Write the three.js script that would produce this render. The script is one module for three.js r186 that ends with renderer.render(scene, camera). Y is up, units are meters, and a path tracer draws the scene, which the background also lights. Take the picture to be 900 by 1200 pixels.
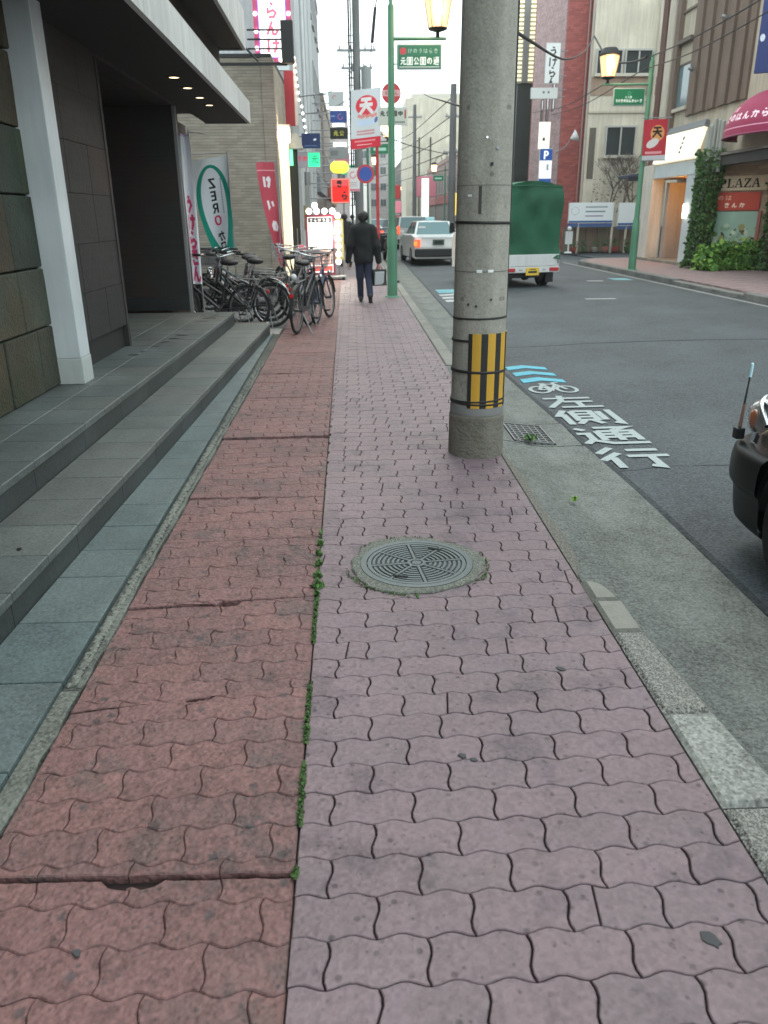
import * as THREE from 'three';
import { mergeGeometries } from 'three/addons/utils/BufferGeometryUtils.js';
import { RoundedBoxGeometry } from 'three/addons/geometries/RoundedBoxGeometry.js';
import { ConvexGeometry } from 'three/addons/geometries/ConvexGeometry.js';
import { MarchingCubes } from 'three/addons/objects/MarchingCubes.js';
import { Brush, Evaluator, SUBTRACTION } from 'three-bvh-csg';

// ---------- renderer, camera, sky, sun, exposure ----------
const renderer = new THREE.WebGLRenderer({ antialias: true });
renderer.setSize(768, 1024);
renderer.toneMapping = THREE.LinearToneMapping;
renderer.toneMappingExposure = 2.45;
renderer.shadowMap.enabled = true;
renderer.shadowMap.type = THREE.PCFSoftShadowMap;
const scene = new THREE.Scene();
const camera = new THREE.PerspectiveCamera(66.8, 3 / 4, 0.05, 900);
camera.position.set(0, 1.55, 0);
camera.up.set(0.0225, 0.9347, -0.3548);
camera.lookAt(0.03167, 1.55 - 0.3554, -0.93418);
camera.focus = 4; camera.userData.fStop = 4.5; // the phone's focus lies on the near paving, the far street is a little soft
{
  // overcast evening sky: bright cloud, a little warmer low over the far end of the street
  const w = 128, h = 64, d = new Float32Array(w * h * 4);
  for (let j = 0; j < h; j++) for (let i = 0; i < w; i++) {
    const el = ((j + 0.5) / h - 0.5) * Math.PI, t = Math.max(0, Math.sin(el)), k = (j * w + i) * 4;
    const c = el < -0.03 ? [0.16, 0.16, 0.16] : [0.9 - 0.06 * t, 1.0 - 0.03 * t, 1.0 + 0.02 * t];
    d[k] = c[0]; d[k + 1] = c[1]; d[k + 2] = c[2]; d[k + 3] = 1;
  }
  const sky = new THREE.DataTexture(d, w, h, THREE.RGBAFormat, THREE.FloatType);
  sky.mapping = THREE.EquirectangularReflectionMapping;
  sky.magFilter = sky.minFilter = THREE.LinearFilter; sky.wrapS = THREE.RepeatWrapping;
  sky.colorSpace = THREE.LinearSRGBColorSpace; sky.needsUpdate = true;
  scene.background = sky; scene.environment = sky;
}
const sun = new THREE.DirectionalLight(0xfff1e0, 0.5);
sun.position.set(6, 60, -40); sun.target.position.set(0, 0, -12);
sun.castShadow = true; sun.shadow.radius = 40; sun.shadow.mapSize.set(2048, 2048);
Object.assign(sun.shadow.camera, { left: -60, right: 60, top: 60, bottom: -60, near: 1, far: 220 });
scene.add(sun, sun.target);

// ---------- helpers ----------
function rng(a) { return () => { a = (a + 0x6d2b79f5) | 0; let t = Math.imul(a ^ (a >>> 15), 1 | a); t = (t + Math.imul(t ^ (t >>> 7), 61 | t)) ^ t; return ((t ^ (t >>> 14)) >>> 0) / 4294967296; }; }
const V = (x, y, z) => new THREE.Vector3(x, y, z);
const { sin, cos, PI, abs, min, max, floor, sqrt, hypot, exp, atan2 } = Math;
const clamp = (x, a, b) => min(b, max(a, x)), lerp = (a, b, t) => a + (b - a) * t;
const smooth = (a, b, x) => { const t = clamp((x - a) / (b - a), 0, 1); return t * t * (3 - 2 * t); };
const hash = (x, y, s) => { let h = Math.imul(x, 374761393) ^ Math.imul(y, 668265263) ^ Math.imul(s, 1274126177); h = Math.imul(h ^ (h >>> 13), 1274126177); return ((h ^ (h >>> 16)) >>> 0) / 4294967296; };
function vn(x, y, p, q, s) { // periodic value noise
  const i = floor(x), j = floor(y), fx = x - i, fy = y - j, u = fx * fx * (3 - 2 * fx), v = fy * fy * (3 - 2 * fy);
  const m = (a, n) => ((a % n) + n) % n, i0 = m(i, p), i1 = m(i + 1, p), j0 = m(j, q), j1 = m(j + 1, q);
  return lerp(lerp(hash(i0, j0, s), hash(i1, j0, s), u), lerp(hash(i0, j1, s), hash(i1, j1, s), u), v);
}
function fbm(u, v, f, oct, s, fy = f) { let a = 0, w = 0.5, t = 0; for (let o = 0; o < oct; o++) { a += w * vn(u * f, v * fy, f, fy, s + o * 17); t += w; w *= 0.55; f *= 2; fy *= 2; } return a / t; }
const enc = (c) => { c = clamp(c, 0, 1); return 255 * (c <= 0.0031308 ? 12.92 * c : 1.055 * c ** (1 / 2.4) - 0.055); };
function tex(n, size, fn, linear) { // size: metres that one tile of the texture covers
  const d = new Uint8Array(n * n * 4);
  for (let j = 0; j < n; j++) for (let i = 0; i < n; i++) {
    let c = fn(i / n, j / n); if (!c.length) c = [c, c, c];
    const k = (j * n + i) * 4;
    for (let e = 0; e < 3; e++) d[k + e] = linear ? clamp(c[e], 0, 1) * 255 : enc(c[e]);
    d[k + 3] = 255;
  }
  const t = new THREE.DataTexture(d, n, n); t.wrapS = t.wrapT = THREE.RepeatWrapping; t.magFilter = THREE.LinearFilter; t.minFilter = THREE.LinearMipmapLinearFilter; t.generateMipmaps = true;
  if (!linear) t.colorSpace = THREE.SRGBColorSpace;
  t.repeat.set(1 / size, 1 / size); t.needsUpdate = true; return t;
}
function M(c, rough = 0.8, o = {}) {
  const { map, bump, bs = 0.002, metal = 0, em, ei = 1, ...rest } = o;
  const m = new (o.clearcoat || o.transmission ? THREE.MeshPhysicalMaterial : THREE.MeshStandardMaterial)({ roughness: rough, metalness: metal, ...rest });
  m.color.setRGB(...c); if (map) m.map = map; if (bump) { m.bumpMap = bump; m.bumpScale = bs; }
  if (em) { m.emissive.setRGB(...em); m.emissiveIntensity = ei; }
  return m;
}
function tri(g) { // uv in metres from each face's direction
  const keep = g.userData.uv; if (g.index) g = g.toNonIndexed();
  const out = new THREE.BufferGeometry(), p = g.attributes.position;
  if (!g.attributes.normal) g.computeVertexNormals();
  out.setAttribute('position', p); out.setAttribute('normal', g.attributes.normal);
  if (keep && g.attributes.uv) { out.setAttribute('uv', g.attributes.uv); return out; }
  const uv = new Float32Array(p.count * 2), a = V(), b = V(), c = V(), n = V();
  for (let i = 0; i < p.count; i += 3) {
    a.fromBufferAttribute(p, i); b.fromBufferAttribute(p, i + 1); c.fromBufferAttribute(p, i + 2);
    n.subVectors(b, a).cross(V().subVectors(c, a)); const x = abs(n.x), y = abs(n.y), z = abs(n.z);
    [a, b, c].forEach((q, e) => { const [s, t] = y >= x && y >= z ? [q.x, -q.z] : x >= z ? [q.z, q.y] : [q.x, q.y]; uv[(i + e) * 2] = s; uv[(i + e) * 2 + 1] = t; });
  }
  out.setAttribute('uv', new THREE.BufferAttribute(uv, 2)); return out;
}
const names = {};
function numbered(n) { const k = names[n] = (names[n] ?? -1) + 1; return k ? n + '_' + String(k).padStart(3, '0') : n; }
function mk(name, geos, m, parent) {
  const g = [].concat(geos).map(tri), o = new THREE.Mesh(g.length > 1 ? mergeGeometries(g) : g[0], m);
  o.name = name; o.castShadow = o.receiveShadow = true; if (parent) parent.add(o); return o;
}
function tag(o, label, category, group) { o.userData.label = label; o.userData.category = category; if (group) o.userData.group = group; return o; }
function thing(name, label, category, p = [0, 0, 0], ry = 0, group) {
  const o = new THREE.Group(); o.name = numbered(name); o.position.set(...p); o.rotation.y = ry; scene.add(o); return tag(o, label, category, group);
}
function single(name, label, category, geos, m, group) { const o = mk(numbered(name), geos, m, scene); return tag(o, label, category, group); }
function struct(name) { const o = new THREE.Group(); o.name = name; o.userData.kind = 'structure'; scene.add(o); return o; }
function copy(src, name, label, p, ry) { const o = src.clone(); o.name = numbered(name); o.userData = { ...src.userData, label }; o.position.set(...p); o.rotation.y = ry; scene.add(o); return o; }
const at = (g, x = 0, y = 0, z = 0, rx = 0, ry = 0, rz = 0) => { const k = g.userData.uv; g.applyMatrix4(new THREE.Matrix4().compose(V(x, y, z), new THREE.Quaternion().setFromEuler(new THREE.Euler(rx, ry, rz)), V(1, 1, 1))); g.userData.uv = k; return g; };
const box = (x0, x1, y0, y1, z0, z1, r = 0) => at(r ? new RoundedBoxGeometry(abs(x1 - x0), abs(y1 - y0), abs(z1 - z0), 1, r) : new THREE.BoxGeometry(abs(x1 - x0), abs(y1 - y0), abs(z1 - z0)), (x0 + x1) / 2, (y0 + y1) / 2, (z0 + z1) / 2);
function rod(a, b, r0, r1 = r0, seg = 8) { // a to b
  const A = V(...a), B = V(...b), g = new THREE.CylinderGeometry(r1, r0, A.distanceTo(B), seg);
  g.applyQuaternion(new THREE.Quaternion().setFromUnitVectors(V(0, 1, 0), B.clone().sub(A).normalize()));
  return at(g, (A.x + B.x) / 2, (A.y + B.y) / 2, (A.z + B.z) / 2);
}
const pipe = (pts, r, seg = 24, rs = 6) => new THREE.TubeGeometry(new THREE.CatmullRomCurve3(pts.map((p) => V(...p))), seg, r, rs);
const lathe = (pts, seg = 20) => new THREE.LatheGeometry(pts.map((p) => new THREE.Vector2(...p)), seg);
function prism(pts, y0, y1, c = 0.004) { // plan outline [[x, z]...], chamfered top
  const P = orient(pts), T = c ? inset(P, c) : P, n = P.length, pos = [];
  const q = (a, b, e, f) => pos.push(...a, ...b, ...e, ...a, ...e, ...f);
  for (let i = 0; i < n; i++) {
    const j = (i + 1) % n;
    q([P[i][0], y0, P[i][1]], [P[i][0], y1 - c, P[i][1]], [P[j][0], y1 - c, P[j][1]], [P[j][0], y0, P[j][1]]);
    if (c) q([P[i][0], y1 - c, P[i][1]], [T[i][0], y1, T[i][1]], [T[j][0], y1, T[j][1]], [P[j][0], y1 - c, P[j][1]]);
  }
  const f = THREE.ShapeUtils.triangulateShape(T.map((p) => new THREE.Vector2(p[0], p[1])), []);
  for (const [a, b, d] of f) { // wind so that it faces up
    const A = T[a], B = T[b], D = T[d], up = (B[1] - A[1]) * (D[0] - A[0]) - (B[0] - A[0]) * (D[1] - A[1]) > 0;
    const o = up ? [A, B, D] : [A, D, B]; for (const k of o) pos.push(k[0], y1, k[1]);
  }
  const g = new THREE.BufferGeometry(); g.setAttribute('position', new THREE.Float32BufferAttribute(pos, 3)); g.computeVertexNormals(); return g;
}
const area = (p) => { let a = 0; for (let i = 0; i < p.length; i++) { const q = p[(i + 1) % p.length]; a += p[i][0] * q[1] - q[0] * p[i][1]; } return a / 2; };
const orient = (p) => (area(p) > 0 ? p : p.slice().reverse());
function inset(p, d) { // p oriented, moves every edge inwards by about d
  const n = p.length;
  return p.map((a, i) => {
    const b = p[(i + n - 1) % n], c = p[(i + 1) % n];
    let e = [a[0] - b[0], a[1] - b[1]], f = [c[0] - a[0], c[1] - a[1]]; const le = hypot(...e) || 1, lf = hypot(...f) || 1;
    const n1 = [-e[1] / le, e[0] / le], n2 = [-f[1] / lf, f[0] / lf], m = [n1[0] + n2[0], n1[1] + n2[1]], k = d / max(0.4, (m[0] * m[0] + m[1] * m[1]) / 2);
    return [a[0] + m[0] * k, a[1] + m[1] * k];
  });
}
function clip(p, a, b, d, rough) { // keeps a*x + b*z <= d
  const f = (q) => a * q[0] + b * q[1] - d; let from = null; const s0 = p.findIndex((q) => f(q) <= 0); if (s0 > 0) p = [...p.slice(s0), ...p.slice(0, s0)];
  const out = [], n = p.length;
  for (let i = 0; i < n; i++) {
    const A = p[i], B = p[(i + 1) % n], fa = f(A), fb = f(B);
    if (fa <= 0) out.push(A);
    if (fa <= 0 !== fb <= 0) {
      const t = fa / (fa - fb), X = [lerp(A[0], B[0], t), lerp(A[1], B[1], t)];
      if (rough && fa > 0 && from) { const m = max(2, floor(hypot(X[0] - from[0], X[1] - from[1]) / 0.022)); for (let k = 1; k < m; k++) out.push(rough(lerp(from[0], X[0], k / m), lerp(from[1], X[1], k / m))); }
      out.push(X); from = fa <= 0 ? X : null;
    }
  }
  return out;
}
// ---------- textures ----------
const spot = (u, v, f, s, r) => { const i = floor(u * f), j = floor(v * f), cx = hash(i, j, s), cy = hash(i, j, s + 1), d = hypot(u * f - i - 0.2 - 0.6 * cx, v * f - j - 0.2 - 0.6 * cy); return hash(i, j, s + 2) < r ? 1 - smooth(0.08, 0.22, d) : 0; };
const T = {};
T.grain = tex(512, 0.6, (u, v) => 0.62 + 0.3 * fbm(u, v, 8, 4, 3) + 0.26 * (fbm(u, v, 96, 2, 9) - 0.5));
T.grainB = tex(512, 0.6, (u, v) => 0.5 * fbm(u, v, 16, 3, 3) + 0.5 * fbm(u, v, 128, 2, 9), true);
T.blotch = tex(512, 4, (u, v) => 0.5 + 0.5 * fbm(u, v, 4, 6, 31) + 0.1 * (fbm(u, v, 128, 1, 9) - 0.5));
T.streak = tex(512, 3, (u, v) => 0.5 + 0.28 * fbm(u, v, 40, 3, 51, 3) + 0.25 * fbm(u, v, 4, 5, 52) + 0.08 * (fbm(u, v, 100, 2, 5) - 0.5));
T.asphalt = tex(1024, 2.7, (u, v) => { const g = fbm(u, v, 256, 2, 7), b = fbm(u, v, 4, 6, 8); return 0.22 + 0.62 * b + 1.1 * (g - 0.42) + (hash(floor(u * 400), floor(v * 400), 4) > 0.992 ? 0.5 : 0); });
T.asphaltB = tex(512, 0.8, (u, v) => fbm(u, v, 110, 2, 7), true);
T.aggregate = tex(1024, 1.2, (u, v) => { const b = fbm(u, v, 6, 5, 18), g = fbm(u, v, 130, 2, 17); const h = hash(floor(u * 230), floor(v * 230), 4); return 0.24 + 0.62 * b + 0.7 * (g - 0.45) + (h > 0.975 ? 0.3 : h < 0.03 ? -0.16 : 0); });
T.speck = tex(512, 0.3, (u, v) => { const g = fbm(u, v, 64, 2, 27); return 0.42 + 0.52 * smooth(0.34, 0.7, g) * (0.6 + 0.4 * fbm(u, v, 6, 3, 28)); });
T.granite = tex(1024, 1.3, (u, v) => 0.42 + 0.4 * fbm(u, v, 5, 5, 71) + 0.16 * smooth(0.4, 0.7, fbm(u, v, 3, 4, 75)) + 0.55 * (fbm(u, v, 150, 2, 72) - 0.5));
T.paver = tex(1024, 1.7, (u, v) => {
  const b = fbm(u, v, 6, 5, 101), g = fbm(u, v, 150, 2, 102) - 0.5, pit = max(spot(u, v, 34, 111, 0.35), 0.9 * spot(u + 0.3, v + 0.1, 60, 121, 0.22));
  const st = smooth(0.56, 0.74, fbm(u, v, 11, 4, 131)); let k = 0.66 + 0.34 * b + 0.42 * g - 0.36 * pit * (0.25 + 0.75 * smooth(0.42, 0.6, fbm(u, v, 40, 2, 141))) - 0.2 * st;
  return [k, k * (1 - 0.03 * b), k * (0.98 + 0.04 * st)];
});
T.redpaver = tex(1024, 1.9, (u, v) => {
  const b = fbm(u, v, 5, 6, 201), g = fbm(u, v, 200, 2, 202) - 0.5, st = smooth(0.5, 0.66, fbm(u, v, 7, 5, 231)), w = smooth(0.52, 0.7, fbm(u, v, 60, 3, 241));
  const k = 0.6 + 0.36 * b + 0.55 * g - 0.16 * w, d = 0.55 * st * smooth(0.35, 0.65, fbm(u, v, 36, 3, 251)), c = max(spot(u, v, 22, 261, 0.16), 0.9 * spot(u + 0.37, v + 0.21, 55, 263, 0.14 + 0.3 * st));
  return [k * (1 - 0.5 * d) * (1 - 0.5 * c), k * (1 - 0.28 * d) * (1 - 0.34 * c), k * (1 - 0.3 * d) * (1 - 0.3 * c)];
});
T.pitB = tex(1024, 1.7, (u, v) => 0.5 * fbm(u, v, 24, 3, 101) + 0.5 * fbm(u, v, 150, 2, 102) - 0.25 * spot(u, v, 34, 111, 0.35), true);
T.rough = tex(512, 1.1, (u, v) => 0.6 * fbm(u, v, 10, 5, 303) + 0.4 * fbm(u, v, 90, 2, 304), true);
T.stone = tex(1024, 2.6, (u, v) => {
  const a = fbm(u, v, 4, 5, 401), b = fbm(u, v, 9, 5, 402), r = smooth(0.5, 0.66, fbm(u, v, 3, 5, 403)), m = smooth(0.48, 0.62, fbm(u, v, 5, 5, 404)), k = 0.45 + 0.7 * b * a + 0.2 * (fbm(u, v, 120, 2, 405) - 0.5);
  return [k * lerp(0.74, 0.92, r) * lerp(1, 0.66, m), k * lerp(0.78, 0.74, r) * lerp(1, 0.8, m), k * lerp(0.7, 0.54, r) * lerp(1, 0.68, m)];
});
T.slate = tex(1024, 2, (u, v) => { const l = fbm(u, v, 6, 4, 501, 120), b = fbm(u, v, 5, 5, 502), r = smooth(0.5, 0.72, fbm(u, v, 3, 4, 503)); const k = 0.35 + 0.6 * b + 0.5 * (l - 0.5); return [k * lerp(1, 1.5, r), k * lerp(1, 0.9, r), k * lerp(1, 0.8, r)]; });
T.courses = tex(512, 1.2, (u, v) => { const n = 20, j = floor(v * n), f = v * n - j, i = floor(u * 6 + (j % 2) * 0.5), t = hash(i % 6, j, 601); return (0.72 + 0.22 * t + 0.12 * fbm(u, v, 4, 4, 602)) * (f < 0.14 ? 0.6 : 1); });
T.coursesB = tex(512, 1.2, (u, v) => { const f = v * 20 - floor(v * 20); return f < 0.14 ? 0.1 : 0.7 + 0.3 * fbm(u, v, 60, 2, 603); }, true);
T.tiles = tex(512, 1.44, (u, v) => { const a = u * 6, b = v * 18, j = floor(b), i = floor(a + (j % 2) * 0.5), fx = a + (j % 2) * 0.5 - i, fy = b - j, t = hash(i % 6, j, 611); return (0.7 + 0.3 * t) * (fy < 0.1 || fx < 0.035 ? 0.72 : 1); });
T.metal = tex(512, 1.5, (u, v) => 0.72 + 0.2 * fbm(u, v, 5, 5, 701) + 0.1 * fbm(u, v, 60, 2, 702, 4));
T.pole = tex(1024, 1.1, (u, v) => { const s = fbm(u, v, 14, 4, 801, 3), b = fbm(u, v, 4, 6, 802), g = fbm(u, v, 110, 2, 803) - 0.5, h = spot(u, v, 12, 811, 0.12); const k = 0.42 + 0.36 * s + 0.36 * b + 0.26 * g - 0.3 * h; return [k, k, k * (0.93 + 0.07 * b)]; });

// ---------- lettering ----------
const GL = {
  '左': '10,25 90,25;42,5 38,40 10,92;38,52 88,52;62,52 62,90;28,90 96,90', '側': '22,5 5,45;16,30 16,95;32,12 62,12 62,68 32,68 32,12;32,30 62,30;32,49 62,49;40,72 28,92;54,72 64,92;74,15 74,70;92,5 92,92 82,86',
  '通': '10,10 22,22;6,40 22,40 22,72 8,92;22,76 45,92 95,92;38,8 84,8 62,24;38,28 88,28 88,78;38,28 38,78;38,44 88,44;38,60 88,60;63,28 63,78', '行': '30,5 8,32;34,30 6,62;22,50 22,95;48,18 90,18;42,45 96,45;72,45 72,92 60,86',
  '天': '18,15 82,15;10,45 90,45;50,15 48,50 12,92;52,50 90,92', '園': '8,8 92,8 92,92 8,92 8,8;30,22 70,22;50,14 50,34;22,36 78,36;34,46 66,46 66,60 34,60 34,46;50,60 28,82;50,62 74,82;50,60 50,84',
  '公': '40,8 12,50;60,8 90,50;50,45 28,85 75,80;66,66 82,92', '元': '25,15 75,15;8,42 92,42;38,42 34,70 10,92;62,42 62,88 92,88 92,74', '文': '50,5 50,20;8,24 92,24;76,24 50,66 12,92;28,24 54,66 90,92',
  'の': '52,15 40,75 20,72 15,45 40,18 75,25 86,55 62,88', 'は': '18,10 16,90;45,30 92,30;70,10 70,75 50,86 44,72 70,68 94,86', 'き': '20,22 80,16;16,42 86,36;42,6 72,62;30,66 36,88 78,86', 'ん': '50,8 15,90;30,55 48,48 54,85 70,88 88,65',
  'い': '20,20 22,70 34,60;70,25 82,65', 'う': '40,8 65,16;22,38 66,32 74,54 40,94', 'け': '20,10 18,90;44,32 94,32;72,8 72,60 56,92', 'か': '12,34 68,30 62,86 46,82;40,8 34,50 12,90;78,28 92,52', 'ら': '40,8 62,18;26,34 24,64 60,50 78,66 64,90 30,92',
  '中': '14,28 86,28 86,62 14,62 14,28;50,5 50,96', '止': '50,8 50,88;50,44 84,44;22,40 22,88;6,88 94,88', '水': '50,5 50,94 38,86;10,34 40,34 12,80;86,22 60,44;54,40 92,88',
};
function glyph(c, ch, x, y, s, lw, sy = s) { c.lineWidth = lw; c.lineCap = 'butt'; c.lineJoin = 'miter'; c.beginPath(); for (const st of GL[ch].split(';')) st.split(' ').forEach((p, i) => { const [a, b] = p.split(',').map(Number); c[i ? 'lineTo' : 'moveTo'](x + (a / 100) * s, y + (b / 100) * sy); }); c.stroke(); }
function vtext(c, str, x, y, s, step, lw, color) { c.strokeStyle = color; [...str].forEach((ch, i) => glyph(c, ch, x, y + i * step, s, lw)); }
function htext(c, str, x, y, s, step, lw, color, sy = s) { c.strokeStyle = color; [...str].forEach((ch, i) => glyph(c, ch, x + i * step, y, s, lw, sy)); }
function canvas(w, h, draw) { const cv = document.createElement('canvas'); cv.width = w; cv.height = h; draw(cv.getContext('2d'), w, h); const t = new THREE.CanvasTexture(cv); t.colorSpace = THREE.SRGBColorSpace; return t; }
const fill = (c, col, x, y, w, h) => { c.fillStyle = col; c.fillRect(x, y, w, h); };
function face(w, h, x, y, z, ry = 0) { const g = new THREE.PlaneGeometry(w, h); g.userData.uv = true; return at(g, x, y, z, 0, ry); }
// ---------- common materials ----------
const B = {
  black: M([0.012, 0.013, 0.014], 0.55), rubber: M([0.014, 0.014, 0.015], 0.85, { bump: T.grainB, bs: 0.001 }), chrome: M([0.62, 0.64, 0.66], 0.22, { metal: 1 }), steel: M([0.3, 0.31, 0.32], 0.45, { metal: 0.6, map: T.metal }),
  green: M([0.1, 0.27, 0.165], 0.5, { map: T.metal }), white: M([0.72, 0.73, 0.73], 0.5, { map: T.metal }), glass: M([0.03, 0.04, 0.045], 0.06), dark: M([0.02, 0.021, 0.023], 0.7, { map: T.grain }), conc: M([0.33, 0.33, 0.32], 0.9, { map: T.blotch, bump: T.rough, bs: 0.003 }),
  cream: M([0.6, 0.55, 0.45], 0.85, { map: T.streak }), bulb: M([1, 0.95, 0.85], 0.5, { em: [1, 0.93, 0.8], ei: 2.2 }), warm: M([1, 0.8, 0.5], 0.5, { em: [1, 0.66, 0.3], ei: 2 }), redpaint: M([0.45, 0.03, 0.04], 0.45, { map: T.metal }), wire: M([0.03, 0.03, 0.033], 0.7),
};
// ---------- ground, road, gutter, kerb ----------
const seamX = (z) => -0.17 + 0.0085 * z, redL = (z) => -0.972 + 0.0075 * z, tileR = (z) => -1.035 + 0.011 * z, rise1 = (z) => -1.462 - 0.0232 * z, rise2 = (z) => -1.8 - 0.0115 * z, gutX = (z) => 1.735 - 0.034 * clamp(-z - 4.4, 0, 4) + 0.012 * max(0, -z - 9) * (z < -30 ? 0 : 1) + (z < -30 ? 0.252 : 0);
{
  const g = struct('ground'); mk('earth', box(-400, 400, -0.5, -0.16, -700, 60), M([0.12, 0.12, 0.115], 0.95, { map: T.blotch }), g);
  const r = struct('road'), asph = M([0.066, 0.083, 0.094], 0.75, { map: T.asphalt, bump: T.asphaltB, bs: 0.004 });
  const strip = (x0, x1, z0, z1, fn, nx = 4, nz = 60) => { const p = new THREE.PlaneGeometry(1, 1, nx, nz).toNonIndexed(), a = p.attributes.position; for (let i = 0; i < a.count; i++) { const u = a.getX(i) + 0.5, z = lerp(z0, z1, a.getY(i) + 0.5), A = typeof x0 === 'function' ? x0(z) : x0, C = typeof x1 === 'function' ? x1(z) : x1, x = lerp(A, C, u); a.setXYZ(i, x, fn(x, z), z); } p.deleteAttribute('normal'); p.computeVertexNormals(); return p; };
  mk('asphalt', strip((z) => gutX(z) + 0.012, 9.4, 6, -260, (x) => -0.076 + 0.05 * smooth(0, 3, min(x - 1.7, 9 - x)), 10, 120), asph, r);
  // side street surface on the right
  mk('side_street_asphalt', box(9.4, 30, -0.2, -0.03, -35.6, -29.4), asph, r);
  const gut = struct('gutter'), gm = M([0.178, 0.196, 0.18], 0.82, { map: T.aggregate, bump: T.asphaltB, bs: 0.005 });
  const gy = (x, z) => { const s = smooth(-3.25, -4.1, z); return -0.078 + 0.012 * smooth(1.2, 1.75, x) + 0.072 * s * smooth(1.45, 1.0, x) + 0.003 * (vn(x * 6 + 40, -z * 6 + 10, 999, 999, 5) - 0.5); };
  const cuts = [1.2, -5.56, -6.22, -11.5, -17, -24, -33, -45, -70, -120];
  for (let i = 0; i + 1 < cuts.length; i++) {
    const a = cuts[i], b = cuts[i + 1];
    if (i === 1) continue;
    mk('concrete_slab', strip((z) => (z > -3.12 ? 1.13 + 0.085 * smooth(-2.6, -1.7, z) : 0.985), gutX, a - 0.006, b + 0.006, gy, 10, floor(clamp((a - b) * 10, 8, 60))), gm, gut);
  }
  // slab that holds the drain grate: four pieces round the opening
  const zA = -5.566, zB = -6.214, gx0 = 1.17, gx1 = 1.5;
  for (const [x0, x1, z0, z1] of [[0.985, gx0, zA, zB], [gx1, gutX(-5.9), zA, zB], [gx0, gx1, zA, -5.6], [gx0, gx1, -6.15, zB]]) mk('concrete_slab', strip(x0, x1, z0, z1, gy, 4, 8), gm, gut);
  mk('slab_bed', box(0.98, 1.75, -0.3, -0.13, -130, 1.2), M([0.05, 0.05, 0.045], 1), gut);
  // dressed edge of the asphalt layer, slightly broken
  const R = rng(5), eg = []; for (let z = 1; z > -40; z -= 0.22) 0;
  const eA = [], eB = []; for (let z = 1; z > -40; z -= 0.05) { eA.push([gutX(z) - 0.004 + 0.02 * R() * vn(-z * 3, 4, 999, 999, 2), z]); eB.push([gutX(z) + 0.05, z]); } eg.push(prism([...eA, ...eB.reverse()], -0.12, -0.068, 0.004));
  { const ck = (pts, w) => { const a = [], b = []; for (let i = 0; i + 1 < pts.length; i++) for (let k = 0; k < 8; k++) { const x = lerp(pts[i][0], pts[i + 1][0], k / 8), z = lerp(pts[i][1], pts[i + 1][1], k / 8) + 0.025 * (R() - 0.5), q = w * (0.5 + R()); a.push([x, z - q]); b.push([x, z + q]); } const g = prism([...a, ...b.reverse()], -0.1, 0, 0), p = g.attributes.position; for (let i = 0; i < p.count; i++) { const x = p.getX(i); p.setY(i, (p.getY(i) < -0.05 ? -0.1 : -0.0735) + 0.05 * smooth(0, 3, min(x - 1.7, 9 - x))); } return g; };
    mk('crack', [ck([[1.74, -4.95], [2.2, -5.02], [2.7, -5.0], [3.6, -5.15], [5.4, -5.1]], 0.006), ck([[1.72, -10.2], [3.2, -10.35], [5.2, -10.3], [7.6, -10.5]], 0.008)], M([0.03, 0.033, 0.036], 1), r);
    const pt = prism([[2.6, -10.5], [7.5, -10.6], [7.5, -13.2], [2.7, -13.0]], -0.1, 0, 0), q = pt.attributes.position; for (let i = 0; i < q.count; i++) { const x = q.getX(i); q.setY(i, (q.getY(i) < -0.05 ? -0.12 : -0.0715) + 0.05 * smooth(0, 3, min(x - 1.7, 9 - x))); } }
  mk('asphalt_edge', eg, M([0.05, 0.06, 0.066], 0.95, { map: T.asphalt }), r);
  // kerb stones: near ones stand proud of the gutter and end by the pole, further ones lie flush
  const k = struct('kerb'), tones = [M([0.24, 0.24, 0.212], 0.9, { map: T.blotch, bump: T.asphaltB, bs: 0.004 }), M([0.34, 0.34, 0.312], 0.95, { map: T.speck, bump: T.asphaltB, bs: 0.014 }), M([0.36, 0.375, 0.345], 0.9, { map: T.aggregate, bump: T.rough, bs: 0.003 })];
  const kx = (z) => 1.12 + 0.085 * smooth(-2.6, -1.7, z);
  [[0.3, -0.9, 1], [-0.9, -1.7, 1], [-1.7, -2.14, 2], [-2.14, -2.68, 1], [-2.68, -2.95, 0]].forEach(([a, b, t]) => mk('kerb_stone', prism([[0.998, a - 0.003], [kx(a), a - 0.003], [kx(b), b + 0.003], [0.998, b + 0.003]], -0.12, 0.004, 0.014), tones[t], k));
  mk('kerb_stone', prism([[0.998, -2.954], [1.12, -2.954], [1.112, -3.04], [1.09, -3.11], [1.05, -3.15], [0.998, -3.16]], -0.12, 0.002, 0.02), tones[0], k);
  for (let z = -8.6; z > -44; z -= 1.0) { const t = z < -10 && z > -11.2 ? 1 : floor(R() * 1.3); mk('kerb_stone', prism([[0.998, z - 0.005], [1.15, z - 0.005], [1.15, z - 0.995], [0.998, z - 0.995]], -0.1, 0.012, 0.01), tones[t], k); }
  mk('far_kerb', box(0.998, 1.15, -0.1, 0.012, -200, -44.6), tones[0], k);
  const we = [], wf = []; for (let z = -3.17; z > -5.5; z -= 0.06) { const t = smooth(-3.1, -3.5, z) * (1 - 0.8 * smooth(-4.4, -5.5, z)); we.push([0.99, z]); wf.push([0.995 + t * (0.05 + 0.035 * vn(-z * 7, 2, 999, 999, 3)), z]); } mk('worn_edge', prism([...we, ...wf.reverse()], -0.1, 0.0005, 0.012), M([0.2, 0.19, 0.165], 0.95, { map: T.speck, bump: T.rough, bs: 0.01 }), gut);
  // ---------- drain grate ----------
  const d = thing('drain_grate', 'rectangular steel drain grate set in the gutter beside the utility pole', 'drain grate', [(gx0 + gx1) / 2, -0.047, -5.875]);
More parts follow.
